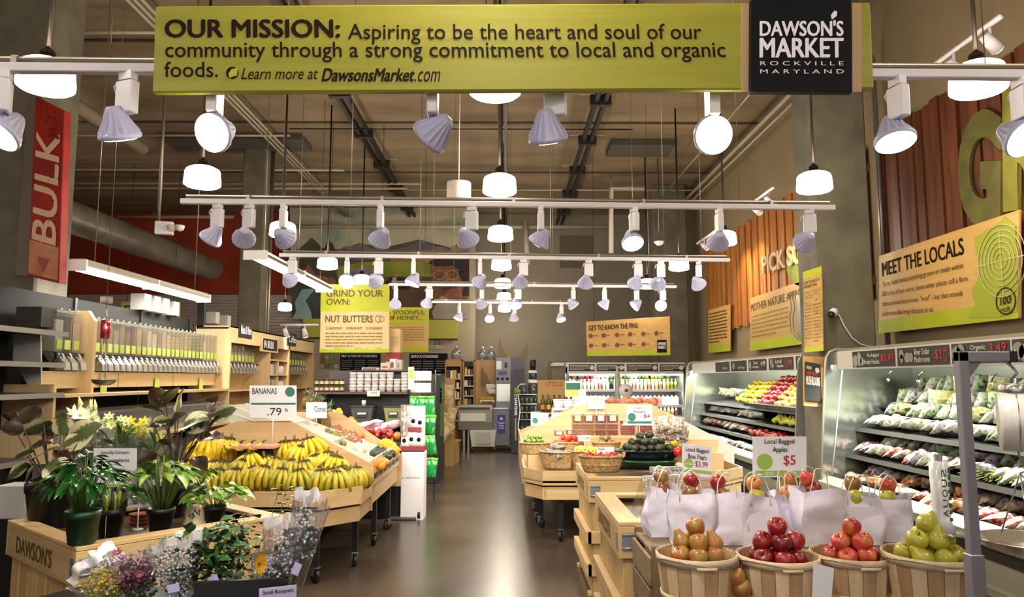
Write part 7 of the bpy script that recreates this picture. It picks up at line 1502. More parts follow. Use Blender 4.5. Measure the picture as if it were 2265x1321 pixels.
# round hanging scale above the island
p = at_y(1384, 864, 10.9); t = thing('hanging_scale', 'small grey round dial scale hanging in front of the back case', 'scale', p)
obj('dial', MB().lathe([(0, -.03), (.09, -.03), (.1, -.02), (.1, .02), (0, .03)], 26), M('scale_grey', 'a39a98', .35), t, loc=(0, 0, 0), rot=(PI/2, 0, 0)); obj('pointer', MB().bb(-.02, .03, -.034, -.031, -.02, .02), BLACK, t, loc=(0, 0, 0)); obj('arm', MB().tube([(0, 0, .1), (0, 0, .33), (-.02, 0, .34), (-.14, .02, .34)], .01, 6), STEEL, t, loc=(0, 0, 0)); obj('pan_rod', MB().tube([(-.01, -.02, -.1), (.04, -.02, -.28)], .01, 6), WHITE, t, loc=(0, 0, 0)); q = at_y(1366, 838, 10.92)-p
obj('post', MB().tube([(q.x, .02, .34), (q.x, .02, -p.z)], .02, 8), M('grey_post', '', .4), t, loc=(0, 0, 0)); obj('pan', MB().lathe([(0, -.03), (.09, -.01), (.12, .01)], 20, cap=False), STEEL, t, loc=(.04, -.02, -.3))
# ================================================================ RIGHT FOREGROUND: CRATES, BASKETS AND BAGS OF APPLES
PINE = wood('crate_pine', 'bd9c66', 'd8ba86', '6a4422', axis='x', sc=1.2, rough=.55, knots=.5); PINEY = wood('crate_pine_y', 'bd9c66', 'd8ba86', '6a4422', axis='y', sc=1.2, rough=.55, knots=.5); PINEZ = wood('crate_pine_z', 'b8965e', 'd2b27c', '6a4422', axis='z', sc=1.2, rough=.55, knots=.5)
OLDZ = wood('old_crate_z', '6d5a3f', '8a7452', axis='z', sc=1.2, rough=.7); OLDX = wood('old_crate_x', '6d5a3f', '8a7452', axis='x', sc=1.2, rough=.7)
STENCIL = M('stencil_brown', '5a4122', .8)
def crate(w, d, loc, rz, label, zt=.895, battens=True, text=("DAWSON'S", "DAWSON'S"), mats=(PINE, PINEY, PINEZ), fr=.085):
    """slatted crate; local x runs along its front, y along its left side, origin at the front left corner"""
    px, py, pz = mats; t = thing('wooden_crate', label, 'crate', loc, rz); B = lambda n, *a, m: obj(n, MB().bb(*a), m, t, loc=(0, 0, 0), bev=.003)
    for a in ((0, w, 0, fr), (0, w, d-fr, d)): B('top_board', *a, zt-.022, zt, m=px)
    for a in ((0, fr, fr, d-fr), (w-fr, w, fr, d-fr)): B('top_board', *a, zt-.022, zt, m=py)
    B('tray_floor', .01, w-.01, .01, d-.01, zt-.06, zt-.05, m=wood('wet_board', '4a3826', '6b5238', axis='x', sc=1, rough=.3))
    b0 = zt-.19
    B('band', 0, w, 0, .02, b0, zt-.024, m=px); B('band', 0, w, d-.02, d, b0, zt-.024, m=px); B('band', 0, .02, .02, d-.02, b0, zt-.024, m=py); B('band', w-.02, w, .02, d-.02, b0, zt-.024, m=py)
    n = int(w/.135)
    for i in range(n): x = .03+(w-.06)*i/n; B('slat', x+.004, x+(w-.06)/n-.006, .025, .04, .03, b0+.03, m=pz)
    n = int(d/.135)
    for i in range(n): y = .03+(d-.06)*i/n; B('slat', .025, .04, y+.004, y+(d-.06)/n-.006, .03, b0+.03, m=pz)
    if battens:
        for z in (.40, .16): B('batten', -.006, w, .0, .024, z, z+.09, m=px); B('batten', -.02, .024, .0, d, z, z+.09, m=py)
    B('skid', 0, w, .05, .12, 0, .03, m=px); B('skid', 0, w, d-.12, d-.05, 0, .03, m=px)
    if text[0]: obj('stencil', text_on(MB(), text[0], (-.001, d*.82, zt-.06), (-.001, d*.30, zt-.06), (-.001, d*.82, zt-.15), bold=.03), STENCIL, t, loc=(0, 0, 0))
    if text[1]: obj('stencil', text_on(MB(), text[1], (w*.28, -.001, zt-.06), (w*.80, -.001, zt-.06), (w*.28, -.001, zt-.15), bold=.03), STENCIL, t, loc=(0, 0, 0))
    g = MB().box((.055, -.003, zt-.10), (.075, .005, .085)); g.tube([(.02, -.009, zt-.065), (.09, -.009, zt-.065)], .006, 8); g.tube([(.02, -.009, zt-.135), (.09, -.009, zt-.135)], .006, 8); g.box((-.003, .03, zt-.10), (.005, .05, .085))
    obj('corner_bracket', g, M('zinc', 'a8adb5', .35, metal=.7), t, loc=(0, 0, 0)); return t
crate(.95, 1.04, (.62, 5.8, 0), 0, 'pale slatted crate under the tomato basket and blue avocado tray', text=("DAWSON'S", None))
crate(.85, 1.04, (.588, 4.03, 0), 0, 'pale slatted crate holding bagged pears at the near end of the right aisle', text=("DAWSON'S", None), fr=.12)
# bagged bosc pears
pr = fruits(PEAR, speckle('bosc_pear_skin', ['a8834a', '96703a', 'b5924f'], '7c5a2c', nscale=14, rough=.5), .034, 14, 'pear')
ZB = film('zip_bag', 'ffffff', .74, .05, bump=1.0, bscale=9, white=.12)
def zipbag(x, y, z, w, h, rz, label, lean):
    g = MB()
    for s in (-1, 1): g.grid(lambda u, v: Vector(((u-.5)*w*(1-.1*v), s*(.07*(1-v)**.6+.003)+.012*noise.noise(Vector((u*4, v*4, x*9+s))), v*h)), 8, 8)
    t = thing('pear_bag', label, 'bag', (x, y, z), rz); o = obj('clear_bag', g, ZB, t, loc=(0, 0, 0), rot=(lean, 0, 0)); obj('zip_strip', MB().box((0, 0, 0), (w*.9, .006, .02)), M('zip_white', 'e8e8ea', .3), o, loc=(0, 0, h*.97)); return t
for k, (x, y, h, rz, ln, q) in enumerate(((.86, 4.33, .27, .3, .25, 'front left'), (1.08, 4.38, .27, -.2, .3, 'front right'), (.98, 4.62, .28, .1, .2, 'back'))):
    zipbag(x, y, .845, .28, h, rz, 'clear zip bag of bosc pears in the near crate, %s' % q, ln)
    for p in mound(x, y-.01, .89, .115, .055, .07, 2, rz): place_fruit('pear', pr, p, (R.uniform(.6, 2), R.uniform(-.5, .5), R.uniform(0, 6)), 'brown bosc pear inside the %s clear bag' % q, 'pear', 'bosc pears in the %s bag' % q)
# stand for the bags and baskets
st = thing('old_crate_stand', 'grey-brown weathered crates stepped up under the paper bags and bushel baskets', 'crate', (.7, 3.5, 0))
def S_(n, *a, m=OLDX): obj(n, MB().bb(*a), m, st, bev=.003)
for i in range(4): S_('slat', .655, 2.03, 3.44+.125*i, 3.44+.125*i+.115, .855, .873)
S_('post', .655, .70, 3.43, 3.47, 0, .90, m=OLDZ); S_('post', .655, .70, 3.88, 3.92, 0, .90, m=OLDZ); S_('post', 1.98, 2.03, 3.43, 3.47, 0, .855, m=OLDZ); S_('post', 1.3, 1.35, 3.43, 3.47, 0, .855, m=OLDZ)
for i in range(6): S_('slat', .64, .655, 3.45, 3.90, .14*i+.02, .14*i+.145)
for i in range(5): S_('slat', .70, 2.0, 3.475, 3.49, .15*i+.05, .15*i+.18)
for i in range(5): S_('slat', .66, 2.12, 2.93+.1*i, 2.93+.1*i+.092, .622, .64)
S_('post', .66, .71, 2.95, 3.0, 0, .622, m=OLDZ); S_('post', 2.06, 2.11, 2.95, 3.0, 0, .622, m=OLDZ); S_('post', .66, .71, 3.35, 3.4, 0, .622, m=OLDZ); S_('post', 2.06, 2.11, 3.35, 3.4, 0, .622, m=OLDZ)
ST1 = wood('stave_pale', 'c9ae8a', 'dcc6a2', axis='z', sc=1.5, rough=.6); ST2 = wood('stave_tan', 'a88860', 'bf9f74', axis='z', sc=1.5, rough=.6)
def bushel(px, py, Y, r, label, rx=1.0):
    c = at_y(px, py, Y); h = c.z-.642; t = thing('bushel_basket', label, 'basket', (c.x, Y, .642), R.uniform(0, 1)); n = 18; rb = r*.74
    mes = []
    for kk, m in enumerate((ST1, ST2)):
        g = MB(); wt = 2*math.sin(PI/n)*.96
        vs = []
        for f in (0, .25, .5, .75, 1):
            rr = rb+(r-rb)*f+.006*math.sin(PI*f)
            for s in (-.5, .5): vs += [(rr, s*wt*rr, h*f), (rr-.0035, s*wt*rr, h*f)]
        fs = []
        for j in range(4):
            a = j*4; fs += [(a, a+2, a+6, a+4), (a+1, a+5, a+7, a+3), (a, a+4, a+5, a+1), (a+2, a+3, a+7, a+6)]
        fs += [(0, 1, 3, 2), (16, 18, 19, 17)]; g.add(vs, fs); mes.append(g.mesh('stave', m))
    for i in range(n): obj('stave', mes[i % 2], parent=t, loc=(0, 0, 0), rot=(0, 0, 2*PI*i/n), scale=(1-.012*(i % 2), 1, 1))
    obj('bottom', MB().lathe([(0, 0), (rb*.98, 0), (rb*.98, .008), (0, .008)], 24), ST2, t, loc=(0, 0, 0)); obj('lining', MB().lathe([(rb*.93, .008), (r*.955, h-.005)], 32, cap=False), ST2, t, loc=(0, 0, 0))
    for nm, z, hh, dr in (('top_hoop', h-.016, .034, .005), ('middle_hoop', h*.42, .024, .010)):
        rr = rb+(r-rb)*(z/h)+dr; obj(nm, MB().lathe([(rr-.002, z-hh/2), (rr+.002, z-hh/2), (rr+.004, z+hh/2), (rr, z+hh/2)], 36, cap=False), ST1, t, loc=(0, 0, 0))
    obj('wire_handle', MB().tube([Vector((math.cos(a)*(r+.008), math.sin(a)*(r+.008), h-.02+.012*math.sin(a*2))) for a in [PI+PI*i/16 for i in range(17)]], .0022, 5), STEEL, t, loc=(0, 0, 0), rot=(0, 0, -t.rotation_euler[2])); obj('handle_grip', MB().tube([(-.04, -r-.006, h-.03), (.04, -r-.006, h-.03)], .007, 6), ST1, t, loc=(0, 0, 0), rot=(0, 0, -t.rotation_euler[2])); return t, c
BK = [(1540, 1222, 3.2, .162, BR_AP, 'russet orange pears and apples', 'leftmost', APPLE, .040), (1720, 1226, 3.2, .162, RED_AP, 'dark red apples', 'second', APPLE, .041), (1883, 1222, 3.24, .162, PINK_AP, 'pinkish red apples', 'third', APPLE, .039), (2054, 1222, 3.1, .172, GR_AP, 'yellow-green apples', 'rightmost', APPLE, .044)]
for px, py, Y, r, mt_, what, pos, prof, fr_ in BK:
    t, c = bushel(px, py, Y, r, 'pale staved bushel basket heaped with %s, %s of the four' % (what, pos))
    me = fruits(prof, mt_, fr_, 22, 'apple', wob=.02); mp2 = fruits(PEAR, mt_, fr_*.93, 20, 'pear') if pos in ('leftmost', 'rightmost') else me
    for p in mound(c.x, Y, c.z-.012, r-.036, r-.036, fr_*1.93, 3, R.random(), .06): place_fruit('apple', me if R.random() < .65 else mp2, p, (R.uniform(-.7, .9), R.uniform(-.6, .6), R.uniform(0, 6)), '%s in the %s bushel basket' % (what.replace('apples', 'apple').replace('pears and', 'pear or'), pos), 'apple', 'fruit in the %s basket' % pos, stem=.022)
for px, py in ((1628, 1278), (1640, 1302)): p = at_y(px, py, 3.12); place_fruit('apple', fruits(APPLE, BR_AP, .04, 20, 'apple'), (p.x, 3.12, max(p.z, .68)), rrot(.5), 'loose russet apple between the first two bushel baskets, %s' % ('upper' if py < 1290 else 'lower'), 'apple', 'loose apples')
P = [at_y(1800, 1246, 3.02), at_y(1845, 1258, 3.02), at_y(1838, 1335, 3.02), at_y(1796, 1330, 3.02)]; solid('paper_card', MB().slab([P[3], P[2], P[1], P[0]], .003), CARD, 'blank white paper card leaning between the second and third baskets', 'card')
# white paper bags
PAPER = M('white_paper', 'dedae8', .6, bump=.7, bscale=11)
def paper_bag(px, pt, pb, w, Y, label, ms, rz=0, seed=0, hh=.10):
    b = at_y(px, pb, Y); tp = at_y(px, pt, Y); h = tp.z-.874; t = thing('paper_bag', label, 'bag', (b.x, Y, .874), rz); d = .052; w /= 2
    def side(u, v):
        a = u*4; k = int(a) % 4; f = a-int(a); cr_ = [(-w, -d), (w, -d), (w, d), (-w, d)]; p, q = cr_[k], cr_[(k+1) % 4]
        x, y = p[0]+(q[0]-p[0])*f, p[1]+(q[1]-p[1])*f; e = 1+.10*math.sin(PI*min(v*1.1, 1))
        n = Vector((x*8+seed*3, y*8, v*2.0+seed)); cr2 = noise.noise(n)+.5*abs(noise.noise(n*2.3))
        return Vector((x*e*(1.04-.10*abs(v-.5))+.02*cr2, y*e+.05*noise.noise(n*.8+Vector((9, 3, 1)))*(.4+v*.6)+.018*abs(noise.noise(n*2+Vector((1, 5, 2)))), h*v*(1+.05*math.sin(u*11+seed*2)*v)))
    g = MB(); g.grid(side, 32, 14, smooth=True); g.bb(-w*.97, w*.97, -d*.97, d*.97, .001, .006); obj('bag_body', g, PAPER, t, loc=(0, 0, 0))
    for s in (-1, 1):
        obj('handle', MB().tube([Vector((math.cos(PI*i/14)*w*.55, s*d*.9+.01*math.sin(i+seed), h-.045+(hh+.045)*math.sin(PI*i/14)**.8)) for i in range(15)], .0042, 6, flat=.5), M('paper_handle', 'd8cfc0', .6), t, loc=(0, 0, 0))
    k = 0
    for p in mound(t.location.x, Y, tp.z-.022, w*.72, .03, .076, 1, rz, .04)+[Vector((t.location.x+.02*(seed % 3-1), Y+.03, tp.z+.032))]: place_fruit('apple', ms[k % len(ms)], Vector((p.x, max(p.y, Y-.004), p.z+.01)), rrot(.6), 'apple in the %s paper bag from the left' % ordn(seed-1), 'apple', 'apples in bag '+str(seed), stem=.02); k += 1
    obj('hidden_filling', MB().box((0, 0, h*.42), (w*1.7, d*1.6, h*.7)), PAPER, t, loc=(0, 0, 0)); return t
fm = {k: fruits(APPLE, m, .038, 20, 'apple') for k, m in (('b', BR_AP), ('r', RED_AP), ('p', PINK_AP), ('g', GR_AP), ('o', OR_AP))}
grn = speckle('greenish_apple_skin', ['7c6a30', '8a7434', '8c5a30'], '7a3a24', nscale=12); fm['n'] = fruits(APPLE, grn, .038, 20, 'apple')
for k, (px, pt, pb, w, Y, c, lab, rz) in enumerate(((1468, 1078, 1165, .17, 3.80, 'nn', 'white paper bag of brown-green apples, at the left end by the pear sign', .15), (1527, 1086, 1180, .19, 3.62, 'nrn', 'white paper bag of green and red apples under the pear sign', -.1), (1604, 1090, 1195, .165, 3.62, 'nr', 'white paper bag with one crimson apple showing', 0), (1676, 1094, 1197, .165, 3.6, 'goo', 'white paper bag of yellow and orange apples below the bagged apples sign', .05),
        (1746, 1086, 1190, .14, 3.68, 'ob', 'narrow white paper bag right of the yellow and orange apples', 0), (1806, 1082, 1197, .19, 3.6, 'rpo', 'crumpled white paper bag of dark red apples below the grey column', .2), (1898, 1094, 1195, .19, 3.62, 'gng', 'white paper bag of yellow-green apples with crossed handles', -.1), (1968, 1096, 1190, .17, 3.68, 'gp', 'white paper bag with a green and a red apple at the right end', -.25))):
    paper_bag(px, pt, pb, w, Y, lab, [fm[q] for q in c], rz, k+1)
# signs above them
card(1509, 981, 1574, 1050, 4.0, 'white sign reading Local Bagged Bosc Pears $3.99', [('Local Bagged', .12, .10, .90, .27, 'k'), ('Bosc Pears', .20, .30, .82, .46, 'k'), ('$3.99', .44, .52, .86, .72, 'r'), ('Locals', .1, .58, .34, .66, 'w')], bars=[(0, .80, 1, .90, 'g')], lime=(.22, .62, .025), stick=.85, tilt=7)
t, P = card(1665, 966, 1784, 1056, 3.95, 'large white sign reading Local Bagged Apples $5', [('Local Bagged', .22, .06, .77, .21, 'k'), ('Apples', .37, .25, .64, .42, 'k'), ('$5', .57, .46, .79, .73, 'r'), ('LOCAL', .22, .865, .38, .935, 'w'), ('LOCAL', .64, .865, .82, .935, 'w')], bars=[(.06, .84, .99, .96, 'g')], lime=(.22, .62, .042), stick=.874)
# ---------------------------------------------------------------- weighing scale on a grey frame
GP = M('grey_frame_paint', '7d7b82', .4, metal=.3); X0, Y0 = at_y(2139, 1000, 2.62).x, 2.62; zt_ = at_y(2139, 778, 2.62).z
t = thing('scale_frame', 'grey square-tube frame with a horizontal arm for the hanging scale', 'frame', (X0, Y0, 0))
obj('post', MB().bb(X0-.018, X0+.018, Y0-.018, Y0+.018, 0, zt_), GP, t, bev=.003); obj('sleeve', MB().bb(X0-.024, X0+.024, Y0-.024, Y0+.024, 0, at_y(2139, 1225, 2.62).z), GP, t, bev=.003)
obj('arm', MB().bb(X0-.018, X0+.165, Y0-.018, Y0+.018, zt_-.036, zt_), GP, t, bev=.003); obj('arm_cap', MB().bb(X0+.165, X0+.19, Y0-.018, Y0+.018, zt_-.037, zt_+.001), BLACK, t); obj('gusset', MB().prism([(X0+.018, zt_-.036), (X0+.07, zt_-.036), (X0+.018, zt_-.10)], Y0-.004, Y0+.004, 'y'), GP, t); obj('base', MB().bb(X0-.15, X0+.3, Y0-.15, Y0+.15, 0, .015), GP, t)
HX = X0+.15; q = at_y(2230, 932, Y0); dz = q.z
t = thing('weighing_scale', 'white drum scale hanging edge-on with a wide steel pan below', 'scale', (HX+.03, Y0, dz))
obj('drum', MB().lathe([(0, -.052), (.093, -.052), (.104, -.042), (.106, 0), (.104, .042), (.093, .052), (0, .052)], 36), M('enamel_cream', 'd3cec8', .3, coat=.3), t, loc=(0, 0, 0), rot=(0, PI/2, -.5)); obj('seam', MB().lathe([(.107, -.002), (.1075, 0), (.107, .002)], 36, cap=False), STEEL, t, loc=(0, 0, 0), rot=(0, PI/2, -.5))
obj('top_collar', MB().lathe([(.045, .095), (.047, .10), (.047, .125), (.04, .13), (.012, .132), (.012, .15)], 20), STEEL, t, loc=(0, 0, 0)); obj('hook', MB().tube([(0, 0, .15), (.015, 0, .17), (0, 0, .19), (-.02, 0, .205), (.0, 0, .23), (.012, 0, .25), (-.01, 0, zt_-dz-.045), (-.03, 0, zt_-dz-.034)], .005, 8), STEEL, t, loc=(0, 0, 0))
pz_ = at_y(2245, 1195, Y0).z-dz; obj('pan', MB().lathe([(0, -.052), (.08, -.05), (.14, -.032), (.168, -.004), (.176, 0), (.176, .003), (.166, 0), (.138, -.027), (.078, -.045), (0, -.047)], 44, c=(.03, 0, pz_)), M('pan_steel', 'cfcbc2', .22, metal=.85), t, loc=(0, 0, 0))
obj('lower_hook', MB().tube([(0, 0, -.105), (.002, 0, -.12), (.022, 0, -.145), (.02, 0, -.17), (.0, 0, -.18)], .004, 6), STEEL, t, loc=(0, 0, 0))
for dx, dy in ((-.06, -.13), (.20, -.04), (.03, .165)): obj('pan_rod', MB().tube([(0.0, 0, -.18), (dx, dy, pz_-.003)], .003, 6), STEEL, t, loc=(0, 0, 0))
Y = 3.1; p = at_y(2085, 1180, Y); q = at_y(2083, 1022, Y)
t = thing('bag_dispenser', 'frosted roll of produce bags with dark green print on a clear round plate', 'bag roll', (p.x, Y, p.z)); obj('plate', MB().lathe([(0, 0), (.085, 0), (.09, .006), (0, .006)], 30), CLRW, t, loc=(0, 0, 0)); obj('roll', MB().lathe([(.048, .006), (.036, .05), (.033, .12), (.037, q.z-p.z), (.02, q.z-p.z+.004)], 24), film('frosted_roll', 'f4f4f8', .25, .2, white=.85), t, loc=(0, 0, 0)); obj('core', MB().tube([(0, 0, 0), (0, 0, q.z-p.z+.03)], .016, 10), M('grey_core', '6d6c72', .4), t, loc=(0, 0, 0)); obj('pole', MB().tube([(0, 0, -p.z), (0, 0, 0)], .012, 8), GP, t, loc=(0, 0, 0))
g = MB(); rr = random.Random(4)
for k in range(5): z = .07+.04*k; text_on(g, 'AUOUS'[k], (-.012, -.0385, z+.03), (-.012, -.0385, z), (.010, -.0385, z+.03), bold=.03)
for k in range(8): z = .05+.028*k; g.box((.022, -.031, z+.01), (.012, .002, rr.uniform(.012, .024)))
obj('print', g, M('roll_print', '3a5a40', .6), t, loc=(0, 0, 0))
# ================================================================ LEFT FOREGROUND: PLANTS AND BOUQUETS
_a, _b = at_z(169, 1211, .85), at_z(445, 1168, .85)
fc = crate(1.12, 1.05, (_a.x, _a.y, 0), math.atan2(_b.y-_a.y, _b.x-_a.x), 'large pale slatted crate stencilled DAWSON\'S carrying the potted plants', text=("DAWSON'S", "DAWSON'S"), battens=False, fr=.10, zt=.85)
def leafmat(name, base, edge, mid=None, r=.35, thr=.62, coat=.2):
    if name in _M: return _M[name]
    m, nt, b = _new(name); N = nt.nodes; L = nt.links; t = N.new('ShaderNodeTexCoord'); sx = N.new('ShaderNodeSeparateXYZ'); L.new(t.outputs['Generated'], sx.inputs[0])
    a = N.new('ShaderNodeMath'); a.operation = 'MULTIPLY_ADD'; L.new(sx.outputs[0], a.inputs[0]); a.inputs[1].default_value = 2; a.inputs[2].default_value = -1
    ab = N.new('ShaderNodeMath'); ab.operation = 'ABSOLUTE'; L.new(a.outputs[0], ab.inputs[0])
    nz = N.new('ShaderNodeTexNoise'); nz.inputs['Scale'].default_value = 9; L.new(t.outputs['Generated'], nz.inputs['Vector']); ad = N.new('ShaderNodeMath'); ad.operation = 'MULTIPLY_ADD'; L.new(nz.outputs[0], ad.inputs[0]); ad.inputs[1].default_value = .7; L.new(ab.outputs[0], ad.inputs[2])
    cr = N.new('ShaderNodeValToRGB'); e = cr.color_ramp.elements; e[0].position = thr+.25; e[0].color = rgb(base); e[1].position = thr+.42; e[1].color = rgb(edge); k = e.new(.22); k.color = rgb(mid or base); k2 = e.new(.36); k2.color = rgb(base)
    L.new(ad.outputs[0], cr.inputs[0]); oi = N.new('ShaderNodeObjectInfo'); hs = N.new('ShaderNodeHueSaturation'); mr = N.new('ShaderNodeMapRange'); mr.inputs['To Min'].default_value = .7; mr.inputs['To Max'].default_value = 1.25; L.new(oi.outputs['Random'], mr.inputs['Value']); L.new(mr.outputs[0], hs.inputs['Value']); L.new(cr.outputs[0], hs.inputs['Color']); L.new(hs.outputs[0], b.inputs['Base Color'])
    b.inputs['Roughness'].default_value = r; b.inputs['Coat Weight'].default_value = coat; _M[name] = m; return m
def leafme(mat, L=.1, W=.05, droop=.25, fold=.2, p=.75, tipp=1.0, n=(4, 7)):
    def f(u, v):
        x = (u-.5)*2; w = W/2*(math.sin(PI*min(1, v**p))**.8 if v < 1 else 0)*(1-.0*v); w = max(w, .0006)
        return Vector((x*w, L*v*(1-droop*.3*v), -L*droop*v*v+abs(x)*w*fold+.05*W*math.sin(v*9)*x))
    return MB().grid(f, *n).mesh('leaf', mat)
RUBV = leafmat('variegated_rubber_leaf', '4f5a34', 'c9c29a', '8a8a5c', thr=.50); RUBD = leafmat('dark_rubber_leaf', '3a2c1e', '5a4432', '5c2f22', thr=.6, coat=.5); LILY = leafmat('peace_lily_leaf', '1c4a18', '245a1e', '3f7a30', r=.25, coat=.4); DIEF = leafmat('dieffenbachia_leaf', 'a3b84c', '4f8430', 'd0d68c', thr=.42); POTH = leafmat('pothos_leaf', '5f9430', '8cb450', 'a8c46a', thr=.4); PARS = leafmat('fern_leaf', '1f4414', '2f5c1e', r=.5)
STM = M('green_stem', '5a7a34', .5); STMB = M('brown_stem', '4a3424', .7); SOIL = M('soil', '1c1410', .9)
lm = {'v': leafme(RUBV, .17, .088, .2, .15), 'd': leafme(RUBD, .17, .075, .25, .3), 'l': leafme(LILY, .13, .042, .5, .25), 'h': leafme(DIEF, .12, .066, .5, .3), 'p': leafme(POTH, .075, .055, .4, .25, .6), 'a': leafme(PARS, .04, .03, .3, .3, .6, n=(3, 4))}
lm0 = {'v': .17, 'd': .17, 'l': .13, 'h': .12, 'p': .075, 'a': .04}
def pot(px, pb, r, h, z, label, mat, cat='potted plant', name='potted_plant', lipped=True):
    p = at_z(px, pb, z); t = thing(name, label, cat, (p.x, p.y, z)); rb = r*.74
    obj('pot', MB().lathe([(rb*.9, 0), (rb, .004), (r*.94, h*.8), (r*.97, h*.8), (r, h*.82), (r, h), (r*.94, h), (r*.9, h*.75)], 28), mat, t, loc=(0, 0, 0)); obj('soil', MB().lathe([(0, h*.86), (r*.93, h*.86)], 20, cap=False), SOIL, t, loc=(0, 0, 0)); return t
def leaf(t, kind, b, tip, roll=0, wmul=1):
    b, tip = Vector(b), Vector(tip); d = tip-b; q = d.to_track_quat('Y', 'Z').to_matrix() @ Matrix.Rotation(roll, 3, 'Y'); s = d.length/lm0[kind]
    obj('leaf', lm[kind], parent=t, loc=b-t.location, rot=q.to_euler(), scale=(s*wmul, s, s))
def fountain(t, n, kind, h0, spread, lo, hi, seed, L=(.8, 1.2), stem=STM, rs=.0018, up=.5):
    rr = random.Random(seed); g = MB()
    for i in range(n):
        a = rr.uniform(0, 2*PI); f = math.sqrt(rr.random()); z = lo+(hi-lo)*(1-f*.6)*rr.uniform(.75, 1); x, y = math.cos(a)*f*spread, math.sin(a)*f*spread; b0 = Vector((x*.25, y*.25, h0)); e = Vector((x, y, z))
        g.tube([b0, b0.lerp(e, .5)+Vector((0, 0, .02)), e], rs, 4); ln = lm0[kind]*rr.uniform(*L); dr = Vector((math.cos(a)*(.5+f), math.sin(a)*(.5+f), up*rr.uniform(-.6, 1.2))).normalized()
        leaf(t, kind, e+t.location, e+t.location+dr*ln, rr.uniform(-.5, .5))
    o = obj('stems', g, stem, t, loc=(0, 0, 0)); return t
BPOT = M('black_pot', '161412', .4); GPOT = M('green_pot', '173c22', .35)
z0 = .80
# rubber plants, leaf by leaf
def C(x, y): return 0+x/2.746, 840+y/2.746
rp = pot(108, 1166, .135, .25, z0, 'rubber plant with cream-edged leaves in a big black pot on the plant crate', BPOT); YL_ = rp.location.y
g = MB(); top = rp.location+Vector((0, 0, .2))
for x0, y0, x1, y1, k, dy in ((180, 510, 15, 600, 'v', -.1), (200, 485, 342, 370, 'v', -.12), (205, 430, 75, 465, 'v', 0), (255, 172, 88, 262, 'd', .1), (60, 250, 15, 195, 'd', .1), (150, 310, -10, 280, 'd', 0), (335, 265, 135, 315, 'v', .1), (392, 340, 362, 185, 'v', .05), (395, 400, 590, 250, 'v', 0), (490, 350, 355, 400, 'v', -.1), (300, 500, 405, 612, 'v', -.15), (215, 530, 115, 620, 'v', -.15), (255, 340, 385, 290, 'd', .1), (150, 440, 300, 345, 'd', .05), (185, 600, 130, 690, 'd', -.05), (300, 610, 160, 590, 'd', -.1), (380, 300, 420, 220, 'd', .1), (260, 300, 200, 260, 'd', .15), (100, 200, 30, 330, 'd', .2), (560, 330, 470, 230, 'v', .15), (330, 450, 430, 520, 'd', 0)):
    b = at_y(*C(x0, y0), YL_+dy); e = at_y(*C(x1, y1), YL_+dy*1.3-.05); leaf(rp, k, b, e, R.uniform(-.5, .5)+.9, 1.45); g.tube([top-rp.location, (b+top)/2-rp.location, b-rp.location], .004, 5)
obj('stems', g, STMB, rp, loc=(0, 0, 0))
r2_ = pot(388, 1092, .12, .2, z0, 'dark-leaved rubber plant in a black pot between the lilies and the bananas', BPOT); Y2 = 4.75; r2_.location = (at_y(388, 1000, Y2).x, Y2, z0)
g = MB(); top = r2_.location+Vector((0, 0, .18))
for x0, y0, x1, y1, k in ((995, 205, 812, 128, 'd'), (1065, 255, 905, 268, 'v'), (1010, 165, 888, 28, 'd'), (1008, 150, 1050, -5, 'd'), (1085, 200, 1080, 38, 'v'), (1100, 300, 1245, 200, 'v'), (1175, 235, 1225, 345, 'v'), (1265, 300, 1320, 155, 'd'), (1310, 140, 1258, 78, 'd'), (1080, 335, 1060, 445, 'd'), (955, 450, 828, 505, 'd'), (940, 290, 1000, 208, 'v'), (1165, 410, 1245, 300, 'd'), (1180, 470, 1250, 530, 'd'), (1020, 300, 1090, 180, 'd'), (1160, 330, 1100, 420, 'd'), (1330, 220, 1240, 250, 'd'), (1110, 300, 1320, 200, 'v'), (1300, 230, 1420, 170, 'v'), (1280, 210, 1300, 100, 'd'), (1200, 380, 1340, 300, 'd'), (1040, 400, 960, 350, 'd')):
    b = at_y(*C(x0, y0), Y2); e = at_y(*C(x1, y1), Y2-.06+R.uniform(-.1, .1)); leaf(r2_, k, b, e, R.uniform(-.6, .6)+.8, 1.35); g.tube([top-r2_.location, (b+top)/2-r2_.location+Vector((0, 0, .05)), b-r2_.location], .004, 5)
obj('stems', g, STMB, r2_, loc=(0, 0, 0))
t = pot(180, 1203, .082, .16, .851, 'peace lily with dark green leaves in a green pot on the crate corner', GPOT); fountain(t, 85, 'l', .14, .13, .20, .46, 3, (.7, 1.15), up=.5)
t = pot(243, 1187, .073, .15, z0, 'trailing plant with yellowish cut stems in a black pot right of the peace lily', BPOT); fountain(t, 16, 'l', .13, .13, .18, .30, 5, (.6, 1), up=-.1)
g = MB(); rr = random.Random(9)
for i in range(14): a = rr.uniform(0, 6.28); x, y = .035*math.cos(a), .035*math.sin(a); g.tube([(x, y, .13), (x*1.2, y*1.2, .22+rr.uniform(0, .04))], .008, 6)
obj('canes', g, M('yellow_cane', '9a9a3c', .5, col2='5f7a2c', nscale=30), t, loc=(0, 0, 0)); obj('cord', MB().tube([(.01, -.07, .16), (.01, -.066, .0)], .0015, 4), WHITE, t, loc=(0, 0, 0))
t = pot(354, 1173, .078, .125, z0, 'lime and white dieffenbachia in a black pot at the middle of the crate', BPOT); fountain(t, 34, 'h', .11, .14, .22, .44, 8, (.8, 1.25), rs=.005, up=.3)
t = pot(432, 1114, .075, .13, z0, 'green-leaved houseplant in a dark green pot at the back corner of the crate', GPOT); fountain(t, 26, 'h', .11, .1, .15, .27, 12, (.45, .8), up=.3)
